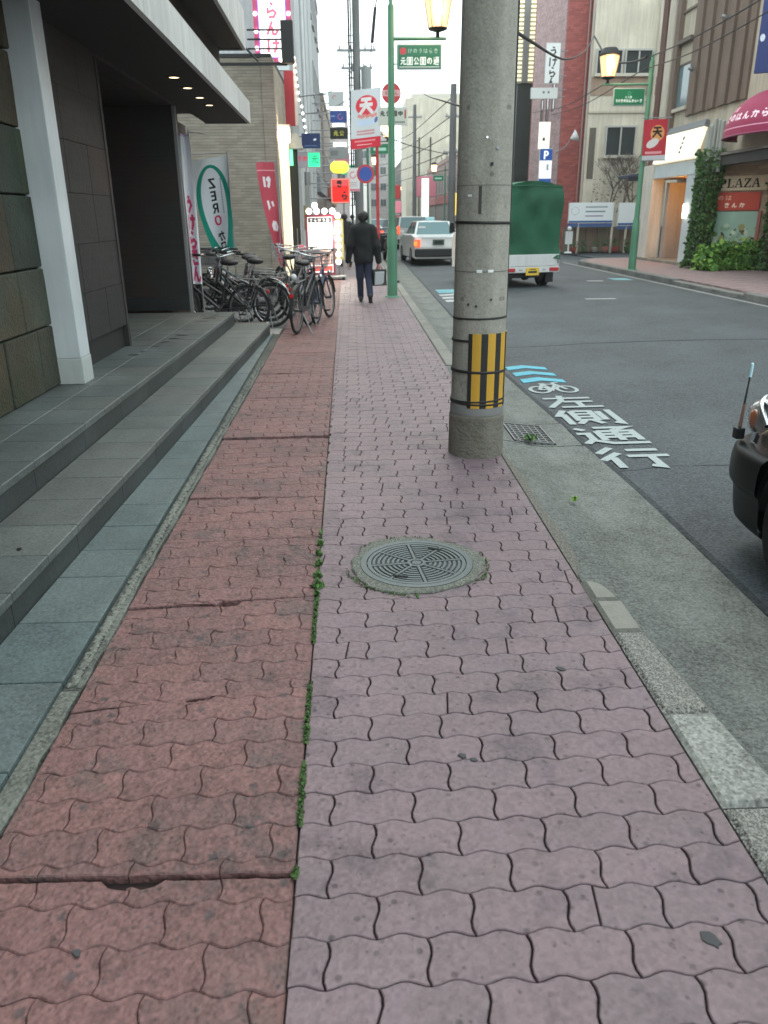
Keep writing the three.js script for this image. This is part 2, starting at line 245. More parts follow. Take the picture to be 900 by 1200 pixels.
  d.rotation.z = -0.115; const steel = M([0.22, 0.23, 0.23], 0.6, { metal: 0.5, map: T.metal });
  const hw = 0.158, hz = 0.27; for (const [x0, x1, z0, z1] of [[-hw, -hw + 0.012, -hz, hz], [hw - 0.012, hw, -hz, hz], [-hw, hw, -hz, -hz + 0.012], [-hw, hw, hz - 0.012, hz]]) mk('frame_bar', box(x0, x1, -0.03, 0.004, z0, z1), steel, d);
  for (let i = 1; i < 8; i++) mk('bar', box(-hw, hw, -0.03, 0.0, -hz + i * hz / 4 - 0.007, -hz + i * hz / 4 + 0.007), steel, d);
  for (let i = 1; i < 6; i++) mk('bar', box(-hw + i * hw / 3 - 0.005, -hw + i * hw / 3 + 0.005, -0.034, -0.003, -hz, hz), steel, d);
  mk('pit', [box(-hw - 0.003, hw + 0.003, -0.6, -0.58, -hz - 0.003, hz + 0.003), ...[-1, 1].map((s) => box(s * (hw + 0.005) - 0.004, s * (hw + 0.005) + 0.004, -0.58, -0.03, -hz, hz)), ...[-1, 1].map((s) => box(-hw, hw, -0.58, -0.03, s * (hz + 0.006) - 0.004, s * (hz + 0.006) + 0.004))], M([0.02, 0.02, 0.018], 1), d);
}
// ---------- interlocking pavers ----------
const PL = 0.229, PW = 0.121;
function paverOutline(cx, cz, mir, A = 0.0075, Bv = 0.0075) {
  const p = [], N = 14, K = 6, ph = 0.6, L2 = PL / 2 - (mir > 0 ? 0.0014 : 0.0004), w = (x) => A * sin((2 * PI * x) / (PL / 2) + ph), s = (t) => mir * Bv * sin(2 * PI * t);
  for (let i = 0; i < N; i++) { const x = -L2 + (2 * L2 * i) / N; p.push([cx + x, cz - PW / 2 + w(x + cx)]); }
  for (let i = 0; i < K; i++) { const t = i / K, x = L2; p.push([cx + x + s(t), cz - PW / 2 + PW * t + w(x + cx)]); }
  for (let i = 0; i < N; i++) { const x = L2 - (2 * L2 * i) / N; p.push([cx + x, cz + PW / 2 + w(x + cx)]); }
  for (let i = 0; i < K; i++) { const t = 1 - i / K, x = -L2; p.push([cx + x + s(t), cz - PW / 2 + PW * t + w(x + cx)]); }
  return orient(p);
}
function lay(name, o) {
  const g = struct(name), R = rng(o.seed), far = [], mats = o.mats; let count = 0;
  const bp = o.pad ?? 0.02; mk('bed', prism([[o.x0(2) - 0.02, 2], [o.x1(2) + bp, 2], [o.x1(-60) + bp, -60], [o.x0(-60) - 0.02, -60]], -0.15, o.bedY, 0), o.bed, g);
  for (let k = 0; ; k++) {
    const z = -0.78 - k * PW; if (z < o.end) break;
    const row = [];
    for (let x = -1.4 + (k % 2) * PL / 2; x < 1.3; x += PL) {
      const cx = x + o.shift;
      const a0 = o.x0(z), a1 = o.x1(z); if (cx + PL * 0.55 < a0 || cx - PL * 0.55 > a1) continue;
      let pieces = [paverOutline(cx, z, o.mir, o.A)].map((p) => clip(clip(p, -1, 0, -a0 - o.gap), 1, 0, a1 - o.gap));
      if (o.crackAt) for (const [c, s, gp] of o.crackAt) if (abs(z - c) < 0.2) {
        const jag = (q, e) => [q, e + 0.004 * (R() - 0.5)];
        const n = []; for (const p of pieces) { n.push(clip(p, s, -1, -(c + gp), jag), clip(p, -s, 1, c - gp, jag)); } pieces = n.filter((p) => p.length > 2);
      }
      if (o.broken && R() < o.broken) { const c = cx + (R() - 0.5) * 0.1, n = []; for (const p of pieces) n.push(clip(p, 1, 0.1, c + 0.1 * z - 0.0012), clip(p, -1, -0.1, -c - 0.1 * z - 0.0012)); pieces = n.filter((p) => p.length > 2); }
      for (const p of pieces) if (p.length > 2 && abs(area(p)) > 0.0007) row.push([p, cx, z]);
    }
    for (const [p0, cx, cz] of row) {
      if (o.skip && o.skip(p0)) continue;
      let p = inset(orient(p0), o.gap / 2); if (o.notch) p = o.notch(p);
      const near = count < 300, h = (R() - 0.5) * o.uneven;
      const geo = prism(p, -0.03, 0, near || cz > -9 ? o.c : 0); const mx = p.reduce((s, q) => s + q[0], 0) / p.length, mz = p.reduce((s, q) => s + q[1], 0) / p.length, a = geo.attributes.position, tx = (R() - 0.5) * o.tilt, tz = (R() - 0.5) * o.tilt;
      for (let i = 0; i < a.count; i++) { const x = a.getX(i), zz = a.getZ(i); a.setY(i, a.getY(i) + h + (x - cx) * tx + (zz - cz) * tz + (o.h ? o.h(x, zz, mx, mz) : 0)); }
      geo.computeVertexNormals();
      if (near) { mk('paver', geo, mats[floor(R() * mats.length)], g); count++; } else far.push(tri(geo));
    }
  }
  const f = mk('paver', far, mats[0], g); f.userData.kind = 'stuff';
  return g;
}
{
  const pinks = [[0.182, 0.134, 0.149], [0.19, 0.138, 0.153], [0.174, 0.129, 0.144], [0.186, 0.139, 0.151], [0.178, 0.134, 0.149], [0.192, 0.139, 0.152]].map((c) => M(c, 0.62, { map: T.paver, bump: T.pitB, bs: 0.004 }));
  lay('pink_pavement', { seed: 11, x0: seamX, x1: () => 0.99, shift: 0.045, mir: 1, gap: 0.0025, c: 0.0024, bedY: -0.018, end: -21, uneven: 0.0022, tilt: 0.012, mats: pinks, bed: M([0.022, 0.019, 0.018], 1, { map: T.grain }), broken: 0.09, skip: (p) => p.every(([x, z]) => hypot(x - 0.266, z + 3.36) < 0.31) });
  const reds = [[0.198, 0.103, 0.098], [0.21, 0.108, 0.101], [0.184, 0.1, 0.096], [0.202, 0.105, 0.101]].map((c) => M(c, 0.72, { map: T.redpaver, bump: T.rough, bs: 0.012 }));
  const cr = [[-0.8, 0.02, 0.003], [-1.525, 0.02, 0.0045], [-2.3, -0.15, 0.0035], [-3.02, -0.1, 0.002], [-3.71, -0.05, 0.004], [-4.36, 0, 0.002], [-5.05, -0.12, 0.005], [-5.69, -0.03, 0.006], [-6.4, 0.05, 0.002], [-7.1, 0, 0.002], [-7.8, 0.03, 0.002], [-8.26, 0.03, 0.005], [-9.6, 0, 0.003], [-10.9, 0, 0.003]];
  // every cover slab between two straight gaps sits a little differently
  const lift = cr.map((_, i) => 0.012 * (hash(i, 3, 77) - 0.5)); lift[8] = 0.012; lift[7] = -0.004; lift[2] = 0.004; lift[1] = -0.004;
  const seg = (x, z) => { let i = 0; while (i < cr.length && z < cr[i][0] + cr[i][1] * (x + 0.58) * 1) i++; return i; };
  const holes = [[-0.59, -1.525], [-0.59, -2.3], [-0.58, -3.02], [-0.61, -4.36]];
  const ca = cr.map(([c, s, g]) => [c + 0.58 * s, s, g]);
  lay('red_pavement', { seed: 23, x0: redL, x1: seamX, shift: 0.0, mir: -1, gap: 0.0014, c: 0.0036, A: 0.0095, bedY: -0.026, pad: -0.004, end: -24, uneven: 0.0028, tilt: 0.016, mats: reds, bed: M([0.03, 0.018, 0.016], 1, { map: T.grain }),
    crackAt: ca, notch: (p) => p.map(([x, z]) => { for (const [hx, hz] of holes) { const d = abs(x - hx); if (d < 0.076 && z > hz && z < hz + 0.016) return [x, hz + 0.005 + 0.03 * sqrt(1 - (d / 0.077) ** 2)]; } return [x, z]; }),
    h: (x, z, mx, mz) => { const s = seg(mx, mz), i = min(s, cr.length - 1); return (lift[i] || 0) + 0.004 * sin(x * 5 + i * 2) * cos(z * 3) + 0.003 * (vn(x * 14 + 50, -z * 14 + 9, 999, 999, 8) - 0.5); } });
  const fp = struct('far_pavement'); mk('paving', box(-3, 0.996, -0.14, -0.004, -200, -21), M([0.2, 0.16, 0.168], 0.62, { map: T.blotch }), fp);
}
// ---------- manhole ----------
{
  const t = thing('manhole_cover', 'round grey iron manhole cover with ribbed sectors set in a rough concrete collar', 'manhole cover', [0.266, 0, -3.36]);
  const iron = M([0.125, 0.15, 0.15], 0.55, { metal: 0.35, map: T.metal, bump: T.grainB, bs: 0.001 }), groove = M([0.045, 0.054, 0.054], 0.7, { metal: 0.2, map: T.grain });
  const R = rng(3), col = [], N = 40, up = 0.006;
  for (let i = 0; i < N; i++) { const a = (i / N) * 2 * PI, r = 0.3 + 0.022 * R() + 0.01 * cos(3 * a); col.push([r * cos(a), r * sin(a)]); }
  const sh = new THREE.Shape(col.map((p) => new THREE.Vector2(p[0], -p[1]))); const hole = new THREE.Path(); hole.absarc(0, 0, 0.268, 0, 2 * PI, true); sh.holes.push(hole);
  mk('concrete_collar', at(new THREE.ExtrudeGeometry(sh, { depth: 0.03, bevelEnabled: true, bevelSize: 0.006, bevelThickness: 0.005, bevelSegments: 1, curveSegments: 36 }), 0, up - 0.03, 0, -PI / 2), M([0.2, 0.21, 0.18], 0.95, { map: T.speck, bump: T.rough, bs: 0.012 }), t);
  const ring = (r0, r1, y0, y1, a0 = 0, a1 = 2 * PI, n = 48) => { const s = new THREE.Shape(); s.absarc(0, 0, r1, a0, a1, false); if (a1 - a0 > 6.28) { const h = new THREE.Path(); h.absarc(0, 0, r0, 0, 2 * PI, true); s.holes.push(h); } else s.absarc(0, 0, r0, a1, a0, true); return at(new THREE.ExtrudeGeometry(s, { depth: y1 - y0, bevelEnabled: false, curveSegments: n }), 0, y0, 0, -PI / 2); };
  mk('frame_ring', ring(0.238, 0.266, -0.03, 0.013), iron, t);
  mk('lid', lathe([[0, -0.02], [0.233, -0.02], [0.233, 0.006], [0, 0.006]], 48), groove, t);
  mk('rim', ring(0.216, 0.233, 0.0, 0.0125), iron, t);
  mk('hub', [ring(0.03, 0.044, 0, 0.0125), at(new THREE.CylinderGeometry(0.022, 0.022, 0.012, 20), 0, 0.006, 0), ...[0, PI / 2].map((a) => box(-0.026, 0.026, 0.008, 0.0122, -0.003, 0.003).rotateY(a + 0.4))], iron, t);
  const bars = []; const a0 = 0.12;
  for (let k = 0; k < 8; k++) { const a = a0 + (k * PI) / 4; mk('spoke', box(0.044, 0.216, 0, 0.0125, -0.006, 0.006).rotateY(a), iron, t);
    for (let j = 0; j < 7; j++) { const r = 0.062 + j * 0.0225, m = 0.012 / r; bars.push(ring(r, r + 0.0115, 0, 0.0118, a + m, a + PI / 4 - m, 8)); } }
  mk('rib', bars, iron, t).userData.kind = 'stuff';
  for (const [x, z] of [[-0.085, 0.15], [0.1, -0.15]]) mk('lifting_slot', [at(box(-0.034, 0.034, 0.0, 0.0142, -0.009, 0.009), 0, 0, 0).rotateY(-0.3).translate(x, 0, z)], M([0.004, 0.004, 0.004], 0.9), t);
}
// ---------- weeds, moss ----------
function leafTuft(R, cx, cz, n, sp, hgt, lw, y0 = 0) {
  const out = []; for (let i = 0; i < n; i++) { const a = R() * 2 * PI, d = sp * sqrt(R()), s = lw * (0.6 + 0.8 * R()), g = new THREE.CircleGeometry(s, 5); g.scale(1, 1.7, 1); out.push(at(g, cx + d * cos(a), y0 + hgt * R() * (1 - d / (sp * 1.4)) + 0.004, cz + d * sin(a), -PI / 2 + (R() - 0.5) * 1.6, R() * 6, (R() - 0.5) * 1.2)); } return out;
}
const weedMat = M([0.055, 0.14, 0.026], 0.8, { side: THREE.DoubleSide }), mossMat = M([0.05, 0.1, 0.026], 0.95, { side: THREE.DoubleSide });
{
  const R = rng(91), weeds = [];
  for (const [z, n, s] of [[-3.15, 60, 0.03], [-3.25, 50, 0.022], [-3.38, 40, 0.02], [-3.5, 40, 0.017], [-3.62, 34, 0.016], [-3.05, 24, 0.014], [-3.72, 14, 0.012]]) weeds.push(...leafTuft(R, seamX(z) + 0.006 * (R() - 0.5), z, n, s, 0.045, 0.0065));
  single('weed', 'bright green weeds sprouting along the seam between red and pink paving', 'weeds', weeds, weedMat);
  const moss = []; for (let z = -1.5; z > -3.2; z -= 0.006) if (vn(-z * 5, 3, 999, 999, 6) > 0.2) moss.push(...leafTuft(R, seamX(z) + 0.002, z, 6, 0.009, 0.014, 0.0042));
  for (let z = -3.1; z > -6; z -= 0.03) if (R() > 0.5) moss.push(...leafTuft(R, seamX(z) + 0.003, z, 3, 0.005, 0.006, 0.003));
  const mo = single('moss', 'thin line of moss filling the joint of red and pink paving', 'moss', moss, mossMat); mo.userData.kind = 'stuff';
  const ring = []; for (let i = 0; i < 420; i++) { const a = R() * 2 * PI; if (sin(a * 3 + 1) + R() < 0.4) continue; ring.push(...leafTuft(R, 0.266 + 0.335 * cos(a), -3.36 + 0.33 * sin(a), 1, 0.012, 0.008, 0.0045)); }
  const m2 = single('moss', 'moss growing round the edge of the manhole collar', 'moss', ring, mossMat); m2.userData.kind = 'stuff';
  single('weed', 'small green weed growing out of the drain grate', 'weed', leafTuft(R, 1.3, -5.62, 60, 0.05, 0.07, 0.01, -0.03), weedMat);
  single('weed', 'tiny yellow green plant growing in the bare concrete gutter', 'weed', leafTuft(R, 1.27, -4.26, 18, 0.022, 0.03, 0.008, -0.025), M([0.16, 0.3, 0.04], 0.8, { side: THREE.DoubleSide }));
}
// ---------- painted lane marks ----------
{
  const wear = (c, w, h, k) => { c.globalCompositeOperation = 'destination-out'; const R = rng(7); for (let i = 0; i < k; i++) { c.globalAlpha = 0.25 + 0.6 * R(); const s = R() < 0.06 ? 3.2 : 1.3; c.fillRect(R() * w, R() * h, s * (0.5 + R()), s * (0.5 + R())); } c.globalAlpha = 1; c.globalCompositeOperation = 'source-over'; };
  const sheet = (name, label, cat, x0, x1, z0, z1, cw, ch, draw, col) => {
    const g = at(new THREE.PlaneGeometry(x1 - x0, z1 - z0), (x0 + x1) / 2, 0, (z0 + z1) / 2, -PI / 2); const a = g.attributes.position; for (let i = 0; i < 4; i++) { const x = a.getX(i); a.setY(i, -0.076 + 0.05 * smooth(0, 3, x - 1.7) + 0.009); } g.userData.uv = true;
    const o = single(name, label, cat, g, M([1, 1, 1], 0.75, { map: canvas(cw, ch, draw), transparent: true, alphaTest: 0.5 })); return o;
  };
  const W = '#929d9d';
  sheet('road_lettering', 'white painted characters along the left edge of the asphalt lane', 'road marking', 1.68, 2.26, -7.3, -4.93, 290, 1185, (c, w, h) => {
    c.strokeStyle = W; ['左', '側', '通', '行'].forEach((ch, i) => glyph(c, ch, 6, 6 + i * 297, 276, 30, 270)); wear(c, w, h, 15000); });
  sheet('bicycle_mark', 'white painted bicycle symbol on the asphalt above the lettering', 'road marking', 1.7, 2.2, -7.98, -7.38, 250, 300, (c, w, h) => {
    c.strokeStyle = W; c.lineWidth = 19; for (const [x, y] of [[58, 210], [192, 210]]) { c.beginPath(); c.ellipse(x, y, 46, 74, 0, 0, 7); c.stroke(); }
    for (const l of ['58,210 96,80 160,90 192,210', '96,80 120,215 160,90', '58,210 120,215', '150,60 160,90', '150,56 186,40', '80,70 112,70']) { c.beginPath(); l.split(' ').forEach((p, i) => { const [a, b] = p.split(',').map(Number); c[i ? 'lineTo' : 'moveTo'](a, b); }); c.stroke(); } wear(c, w, h, 2200); });
  const cy = '#58c4dc', shp = (i) => (c, w, h) => { c.fillStyle = cy; c.beginPath(); [[0, h * 0.94], [w * 0.5, h * 0.06], [w, h * 0.5], [w, h], [w * 0.5, h * 0.56], [w * 0.0, h * 1.4]].forEach((p, i) => c[i ? 'lineTo' : 'moveTo'](...p)); c.fill(); wear(c, w, h, 420); };
  ['farthest', 'middle', 'nearest'].forEach((wd, i) => {
    const z = -8.72 + i * 0.36, s = new THREE.Shape([[0, 0.22], [0.21, 0.32], [0.44, 0.16], [0.44, 0.0], [0.21, 0.14], [0, 0.03]].map((p) => new THREE.Vector2(p[0], p[1])));
    const g = at(new THREE.ExtrudeGeometry(s, { depth: 0.004, bevelEnabled: false }), 1.7 + i * 0.012, -0.074, z + 0.12, -PI / 2); const a = g.attributes.position; for (let k = 0; k < a.count; k++) a.setY(k, a.getY(k) + 0.05 * smooth(0, 3, a.getX(k) - 1.7) + 0.002);
    single('chevron_mark', wd + ' of three pale blue chevrons painted beyond the bicycle symbol', 'road marking', g, M([0.09, 0.42, 0.54], 0.7, { map: T.grain }), 'blue chevrons on the lane');
  });
  const faint = (nm, lb, pts, c) => { const g = prism(pts, -0.08, 0, 0), a = g.attributes.position; for (let k = 0; k < a.count; k++) { const x = a.getX(k); a.setY(k, (a.getY(k) < -0.04 ? -0.1 : -0.076 + 0.007) + 0.05 * smooth(0, 3, min(x - 1.7, 9 - x))); } single(nm, lb, 'road marking', g, M(c, 0.8, { map: T.blotch })); };
  faint('lane_mark', 'worn pale blue bar painted by the gutter beside the walking man', [[1.55 + 0.35, -18.9], [2.36, -18.9], [2.36, -18.0], [1.9, -18.0]], [0.16, 0.42, 0.48]);
  for (let i = 0; i < 3; i++) faint('lane_mark', ['worn white dash nearest the green lamp post on the lane', 'worn white dash between two others by the gutter', 'worn white dash just below the pale blue bar'][i], [[1.86, -16.1 - i * 0.62], [2.34, -16.25 - i * 0.62], [2.34, -16.62 - i * 0.62], [1.86, -16.46 - i * 0.62]], [0.5, 0.52, 0.52]);
  faint('lane_mark', 'long faint white edge line along the far right kerb', [[7.47, -12], [7.56, -12], [7.56, -29], [7.47, -29]], [0.3, 0.31, 0.3]);
  faint('lane_mark', 'faint pale blue bar painted near the right kerb', [[6.7, -21.2], [7.2, -21.2], [7.2, -20.6], [6.7, -20.6]], [0.2, 0.42, 0.46]);
  faint('lane_mark', 'short faint white dash out in the middle of the road', [[4.6, -15.9], [5.2, -15.9], [5.2, -15.72], [4.6, -15.72]], [0.36, 0.37, 0.37]);
  faint('lane_mark', 'worn white dash on the far lane ahead of the truck', [[5.9, -20.4], [6.3, -20.4], [6.3, -20.15], [5.9, -20.15]], [0.38, 0.39, 0.39]);
}
// ---------- granite strip, gravel edging, entrance steps ----------
{
  const gr = (c) => M(c, 0.52, { map: T.granite, bump: T.grainB, bs: 0.0008 });
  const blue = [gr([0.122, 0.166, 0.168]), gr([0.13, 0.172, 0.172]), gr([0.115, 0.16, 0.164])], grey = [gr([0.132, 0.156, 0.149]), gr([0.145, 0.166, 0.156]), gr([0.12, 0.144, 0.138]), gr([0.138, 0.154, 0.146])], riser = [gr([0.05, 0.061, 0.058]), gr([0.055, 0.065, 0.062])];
  const s = struct('granite_strip'), st = struct('entrance_steps'), R = rng(17), q = (a) => a[floor(R() * a.length)];
  mk('bed', prism([[-1.6, 2], [-0.98, 2], [-1.1, -12], [-1.3, -12]], -0.14, -0.012, 0), B.conc, s);
  const joints = [1.6, 1.17, 0.74, 0.31, -0.12, -0.55, -0.98, -1.42, -1.92, -2.4, -2.84, -3.27, -3.58, -3.9, -4.23, -4.7]; while (joints.at(-1) > -11) joints.push(joints.at(-1) - 0.44);
  for (let i = 0; i + 1 < joints.length; i++) { const a = joints[i] - 0.003, b = joints[i + 1] + 0.003; mk('slab', prism([[rise1(a) + 0.002, a], [tileR(a) - 0.004, a], [tileR(b) - 0.004, b], [rise1(b) + 0.002, b]], -0.03, 0.02 + 0.0015 * R(), 0.003), q(blue), s); }
  // mortar edging between granite and red paving: smooth near, pebbled further off
  const e = struct('mortar_edging'), mo = M([0.16, 0.172, 0.152], 0.97, { map: T.aggregate, bump: T.rough, bs: 0.014 }); const ed = (z) => redL(z) - 0.004 + 0.012 * (vn(-z * 9 + 5, 7, 999, 999, 12) - 0.5);
  for (const [a, b] of [[1.6, -2.362], [-2.366, -11.3]]) { const L = [], Rr = [], add = (z) => { L.push([tileR(z) - 0.001, z]); Rr.push([ed(z), z]); }; for (let z = a; z > b + 0.03; z -= 0.06) add(z); add(b); mk('mortar', prism([...L, ...Rr.reverse()], -0.05, a > 0 ? 0.009 : 0.003, 0.006), a > 0 ? mo : M([0.1, 0.107, 0.094], 0.97, { map: T.aggregate, bump: T.rough, bs: 0.014 }), e); }
  { const L = [], Rr = []; for (let z = -2.38; z > -9; z -= 0.05) { const w = 0.006 * vn(-z * 12, 3, 999, 999, 19); Rr.push([ed(z) + 0.001, z]); L.push([redL(z) - 0.02 - w, z]); } mk('edge_lip', prism([...L, ...Rr.reverse()], -0.03, 0.011, 0.004), mo, e); }
  const peb = [], tone = M([0.2, 0.215, 0.19], 0.9, { map: T.granite }); for (let z = -2.4; z > -9; z -= 0.013) { const n = z > -5.5 ? 2 : 1; for (let i = 0; i < n; i++) { const w = 0.008 + 0.008 * R(), g = new THREE.IcosahedronGeometry(w, 0); g.scale(1.2, 0.55, 0.8 + 0.5 * R()); peb.push(at(g, lerp(tileR(z) + 0.02, redL(z) - 0.03, R()), 0.006, z, 0, R() * 6, 0)); } }
  mk('pebble', peb, tone, e).userData.kind = 'stuff';
  // two steps and the landing
  const rowOf = (zs, f, name, m) => zs.forEach((a, i) => { if (i + 1 < zs.length) f(a - 0.0025, zs[i + 1] + 0.0025, q(m)); });
  const z1 = [1.6]; while (z1.at(-1) > -10.9) z1.push(z1.at(-1) - 0.368); z1.push(-11.2);
  rowOf(z1, (a, b, m) => mk('tread_slab', prism([[rise2(a) + 0.002, a], [rise1(a) + 0.012, a], [rise1(b) + 0.012, b], [rise2(b) + 0.002, b]], 0.13, 0.17 + 0.001 * R(), 0.004), m, st), '', grey);
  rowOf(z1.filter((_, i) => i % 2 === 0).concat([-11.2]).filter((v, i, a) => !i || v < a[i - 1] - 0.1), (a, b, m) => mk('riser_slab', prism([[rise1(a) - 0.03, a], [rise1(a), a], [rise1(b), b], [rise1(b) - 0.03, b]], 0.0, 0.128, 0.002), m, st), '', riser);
  const z2 = [1.6]; while (z2.at(-1) > -10.7) z2.push(z2.at(-1) - 0.405); z2.push(-11.1);
  rowOf(z2, (a, b, m) => { mk('landing_slab', prism([[-2.08, a], [rise2(a) + 0.012, a], [rise2(b) + 0.012, b], [-2.08, b]], 0.3, 0.34 + 0.001 * R(), 0.004), m, st); mk('landing_slab', prism([[-2.42, a], [-2.085, a], [-2.085, b], [-2.42, b]], 0.3, 0.34 + 0.001 * R(), 0.003), q(grey), st); if (a < -7.9) mk('landing_slab', prism([[-4.1, a], [-2.425, a], [-2.425, b], [-4.1, b]], 0.3, 0.34, 0.003), q(grey), st); }, '', grey);
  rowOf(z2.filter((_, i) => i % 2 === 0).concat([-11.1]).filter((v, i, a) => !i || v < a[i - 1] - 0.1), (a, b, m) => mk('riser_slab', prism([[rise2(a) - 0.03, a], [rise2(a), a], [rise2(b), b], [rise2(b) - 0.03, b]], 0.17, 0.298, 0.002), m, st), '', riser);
  mk('step_core', [prism([[-2.4, 1.6], [rise1(1.6) - 0.035, 1.6], [rise1(-11.16) - 0.035, -11.16], [-2.4, -11.16]], -0.1, 0.128, 0), prism([[-4.1, 1.6], [rise2(1.6) - 0.035, 1.6], [rise2(-11.06) - 0.035, -11.06], [-4.1, -11.06]], 0.0, 0.298, 0)], B.conc, st);
  // dark spills on landing and tread: irregular flat drops
  const wet = M([0.012, 0.012, 0.012], 0.35), drop = (x, y, z, a, b, r) => { const p = []; for (let i = 0; i < 12; i++) { const t = (i / 12) * 2 * PI, k = 0.7 + 0.6 * R(), X = a * k * cos(t), Z = b * k * sin(t); p.push([x + X * cos(r) - Z * sin(r), z + X * sin(r) + Z * cos(r)]); } return prism(p, y - 0.002, y + 0.0014, 0.0007); };
  mk('spill', [[-1.97, 0.341, -8.6, 0.06, 0.03], [-2.0, 0.341, -8.35, 0.05, 0.025], [-1.93, 0.341, -8.85, 0.07, 0.035], [-2.03, 0.341, -8.05, 0.04, 0.02], [-2.12, 0.341, -7.55, 0.05, 0.028], [-1.88, 0.341, -10.4, 0.09, 0.05], [-1.93, 0.341, -10.1, 0.1, 0.04], [-1.86, 0.341, -10.65, 0.05, 0.06], [-1.53, 0.171, -3.26, 0.022, 0.012], [-1.6, 0.171, -3.17, 0.018, 0.01], [-2.08, 0.341, -7.75, 0.03, 0.02]].map((d) => drop(...d, R() * 2 - 1)), wet, st);
  const gum = M([0.05, 0.052, 0.055], 0.85); mk('flattened_gum', [[0.98 - 0.2, 0.0025, -1.28, 0.022, 0.016], [-0.66, 0.006, -1.31, 0.012, 0.009], [0.72, 0.0025, -2.42, 0.016, 0.01], [0.3, 0.0035, -1.95, 0.012, 0.01], [0.33, 0.0035, -1.93, 0.01, 0.008]].map((d) => drop(...d, R())), gum, scene.getObjectByName('pink_pavement'));
}
// ---------- left: building with stone wall, white column, dark wall, doorway and canopies ----------
{
  const t = thing('stone_clad_wall', 'rough mossy and rust coloured stone block wall behind the white column', 'wall', [-2.37, 0.34, -1]);
  const ms = [[0.085, 0.098, 0.08], [0.1, 0.098, 0.075], [0.066, 0.082, 0.07], [0.12, 0.128, 0.1], [0.115, 0.09, 0.062]].map((c) => M(c, 0.9, { map: T.stone, bump: T.rough, bs: 0.02 })), R = rng(41);
  mk('backing', box(-0.3, -0.055, -0.34, 5.5, -5.3, 4), M([0.05, 0.05, 0.045], 1), t);
  let y = 0; const hs = [0.46, 0.42, 0.5, 0.44, 0.48, 0.52, 0.5, 0.5, 0.5]; let r = 0;
  for (const h of hs) { let z = 3.2 - 0.35 * (r % 2); while (z > -5.25) { const l = min(0.55 + 0.5 * R(), z + 5.3), b = new RoundedBoxGeometry(0.09, h - 0.012, l - 0.012, 2, 0.012), a = b.attributes.position, o = 0.02 * R();
      for (let i = 0; i < a.count; i++) if (a.getX(i) > 0.02) a.setX(i, a.getX(i) + o + 0.012 * (vn(a.getY(i) * 9 + r * 5 + 50, a.getZ(i) * 9 + z * 7 + 80, 999, 999, 9) - 0.5));
      b.computeVertexNormals(); if (l > 0.1) mk('stone_block', at(b, -0.01, y + h / 2, z - l / 2), ms[r > 1 && R() < 0.5 ? 4 : r > 2 && R() < 0.4 ? 1 : floor(R() * 4)], t); z -= l; } y += h; r++; }
}
{
  const t = thing('steel_column', 'pale grey square steel column standing on the landing before the stone wall', 'column', [-2.255, 0.34, -6.28]);
  const m = M([0.6, 0.65, 0.67], 0.45, { map: T.metal });
  mk('shaft', box(-0.115, 0.115, 0.2, 6, -0.11, 0.11, 0.008), m, t); mk('base_sleeve', box(-0.119, 0.119, 0.0, 0.2, -0.114, 0.114, 0.006), M([0.5, 0.54, 0.52], 0.5, { map: T.metal }), t);
}
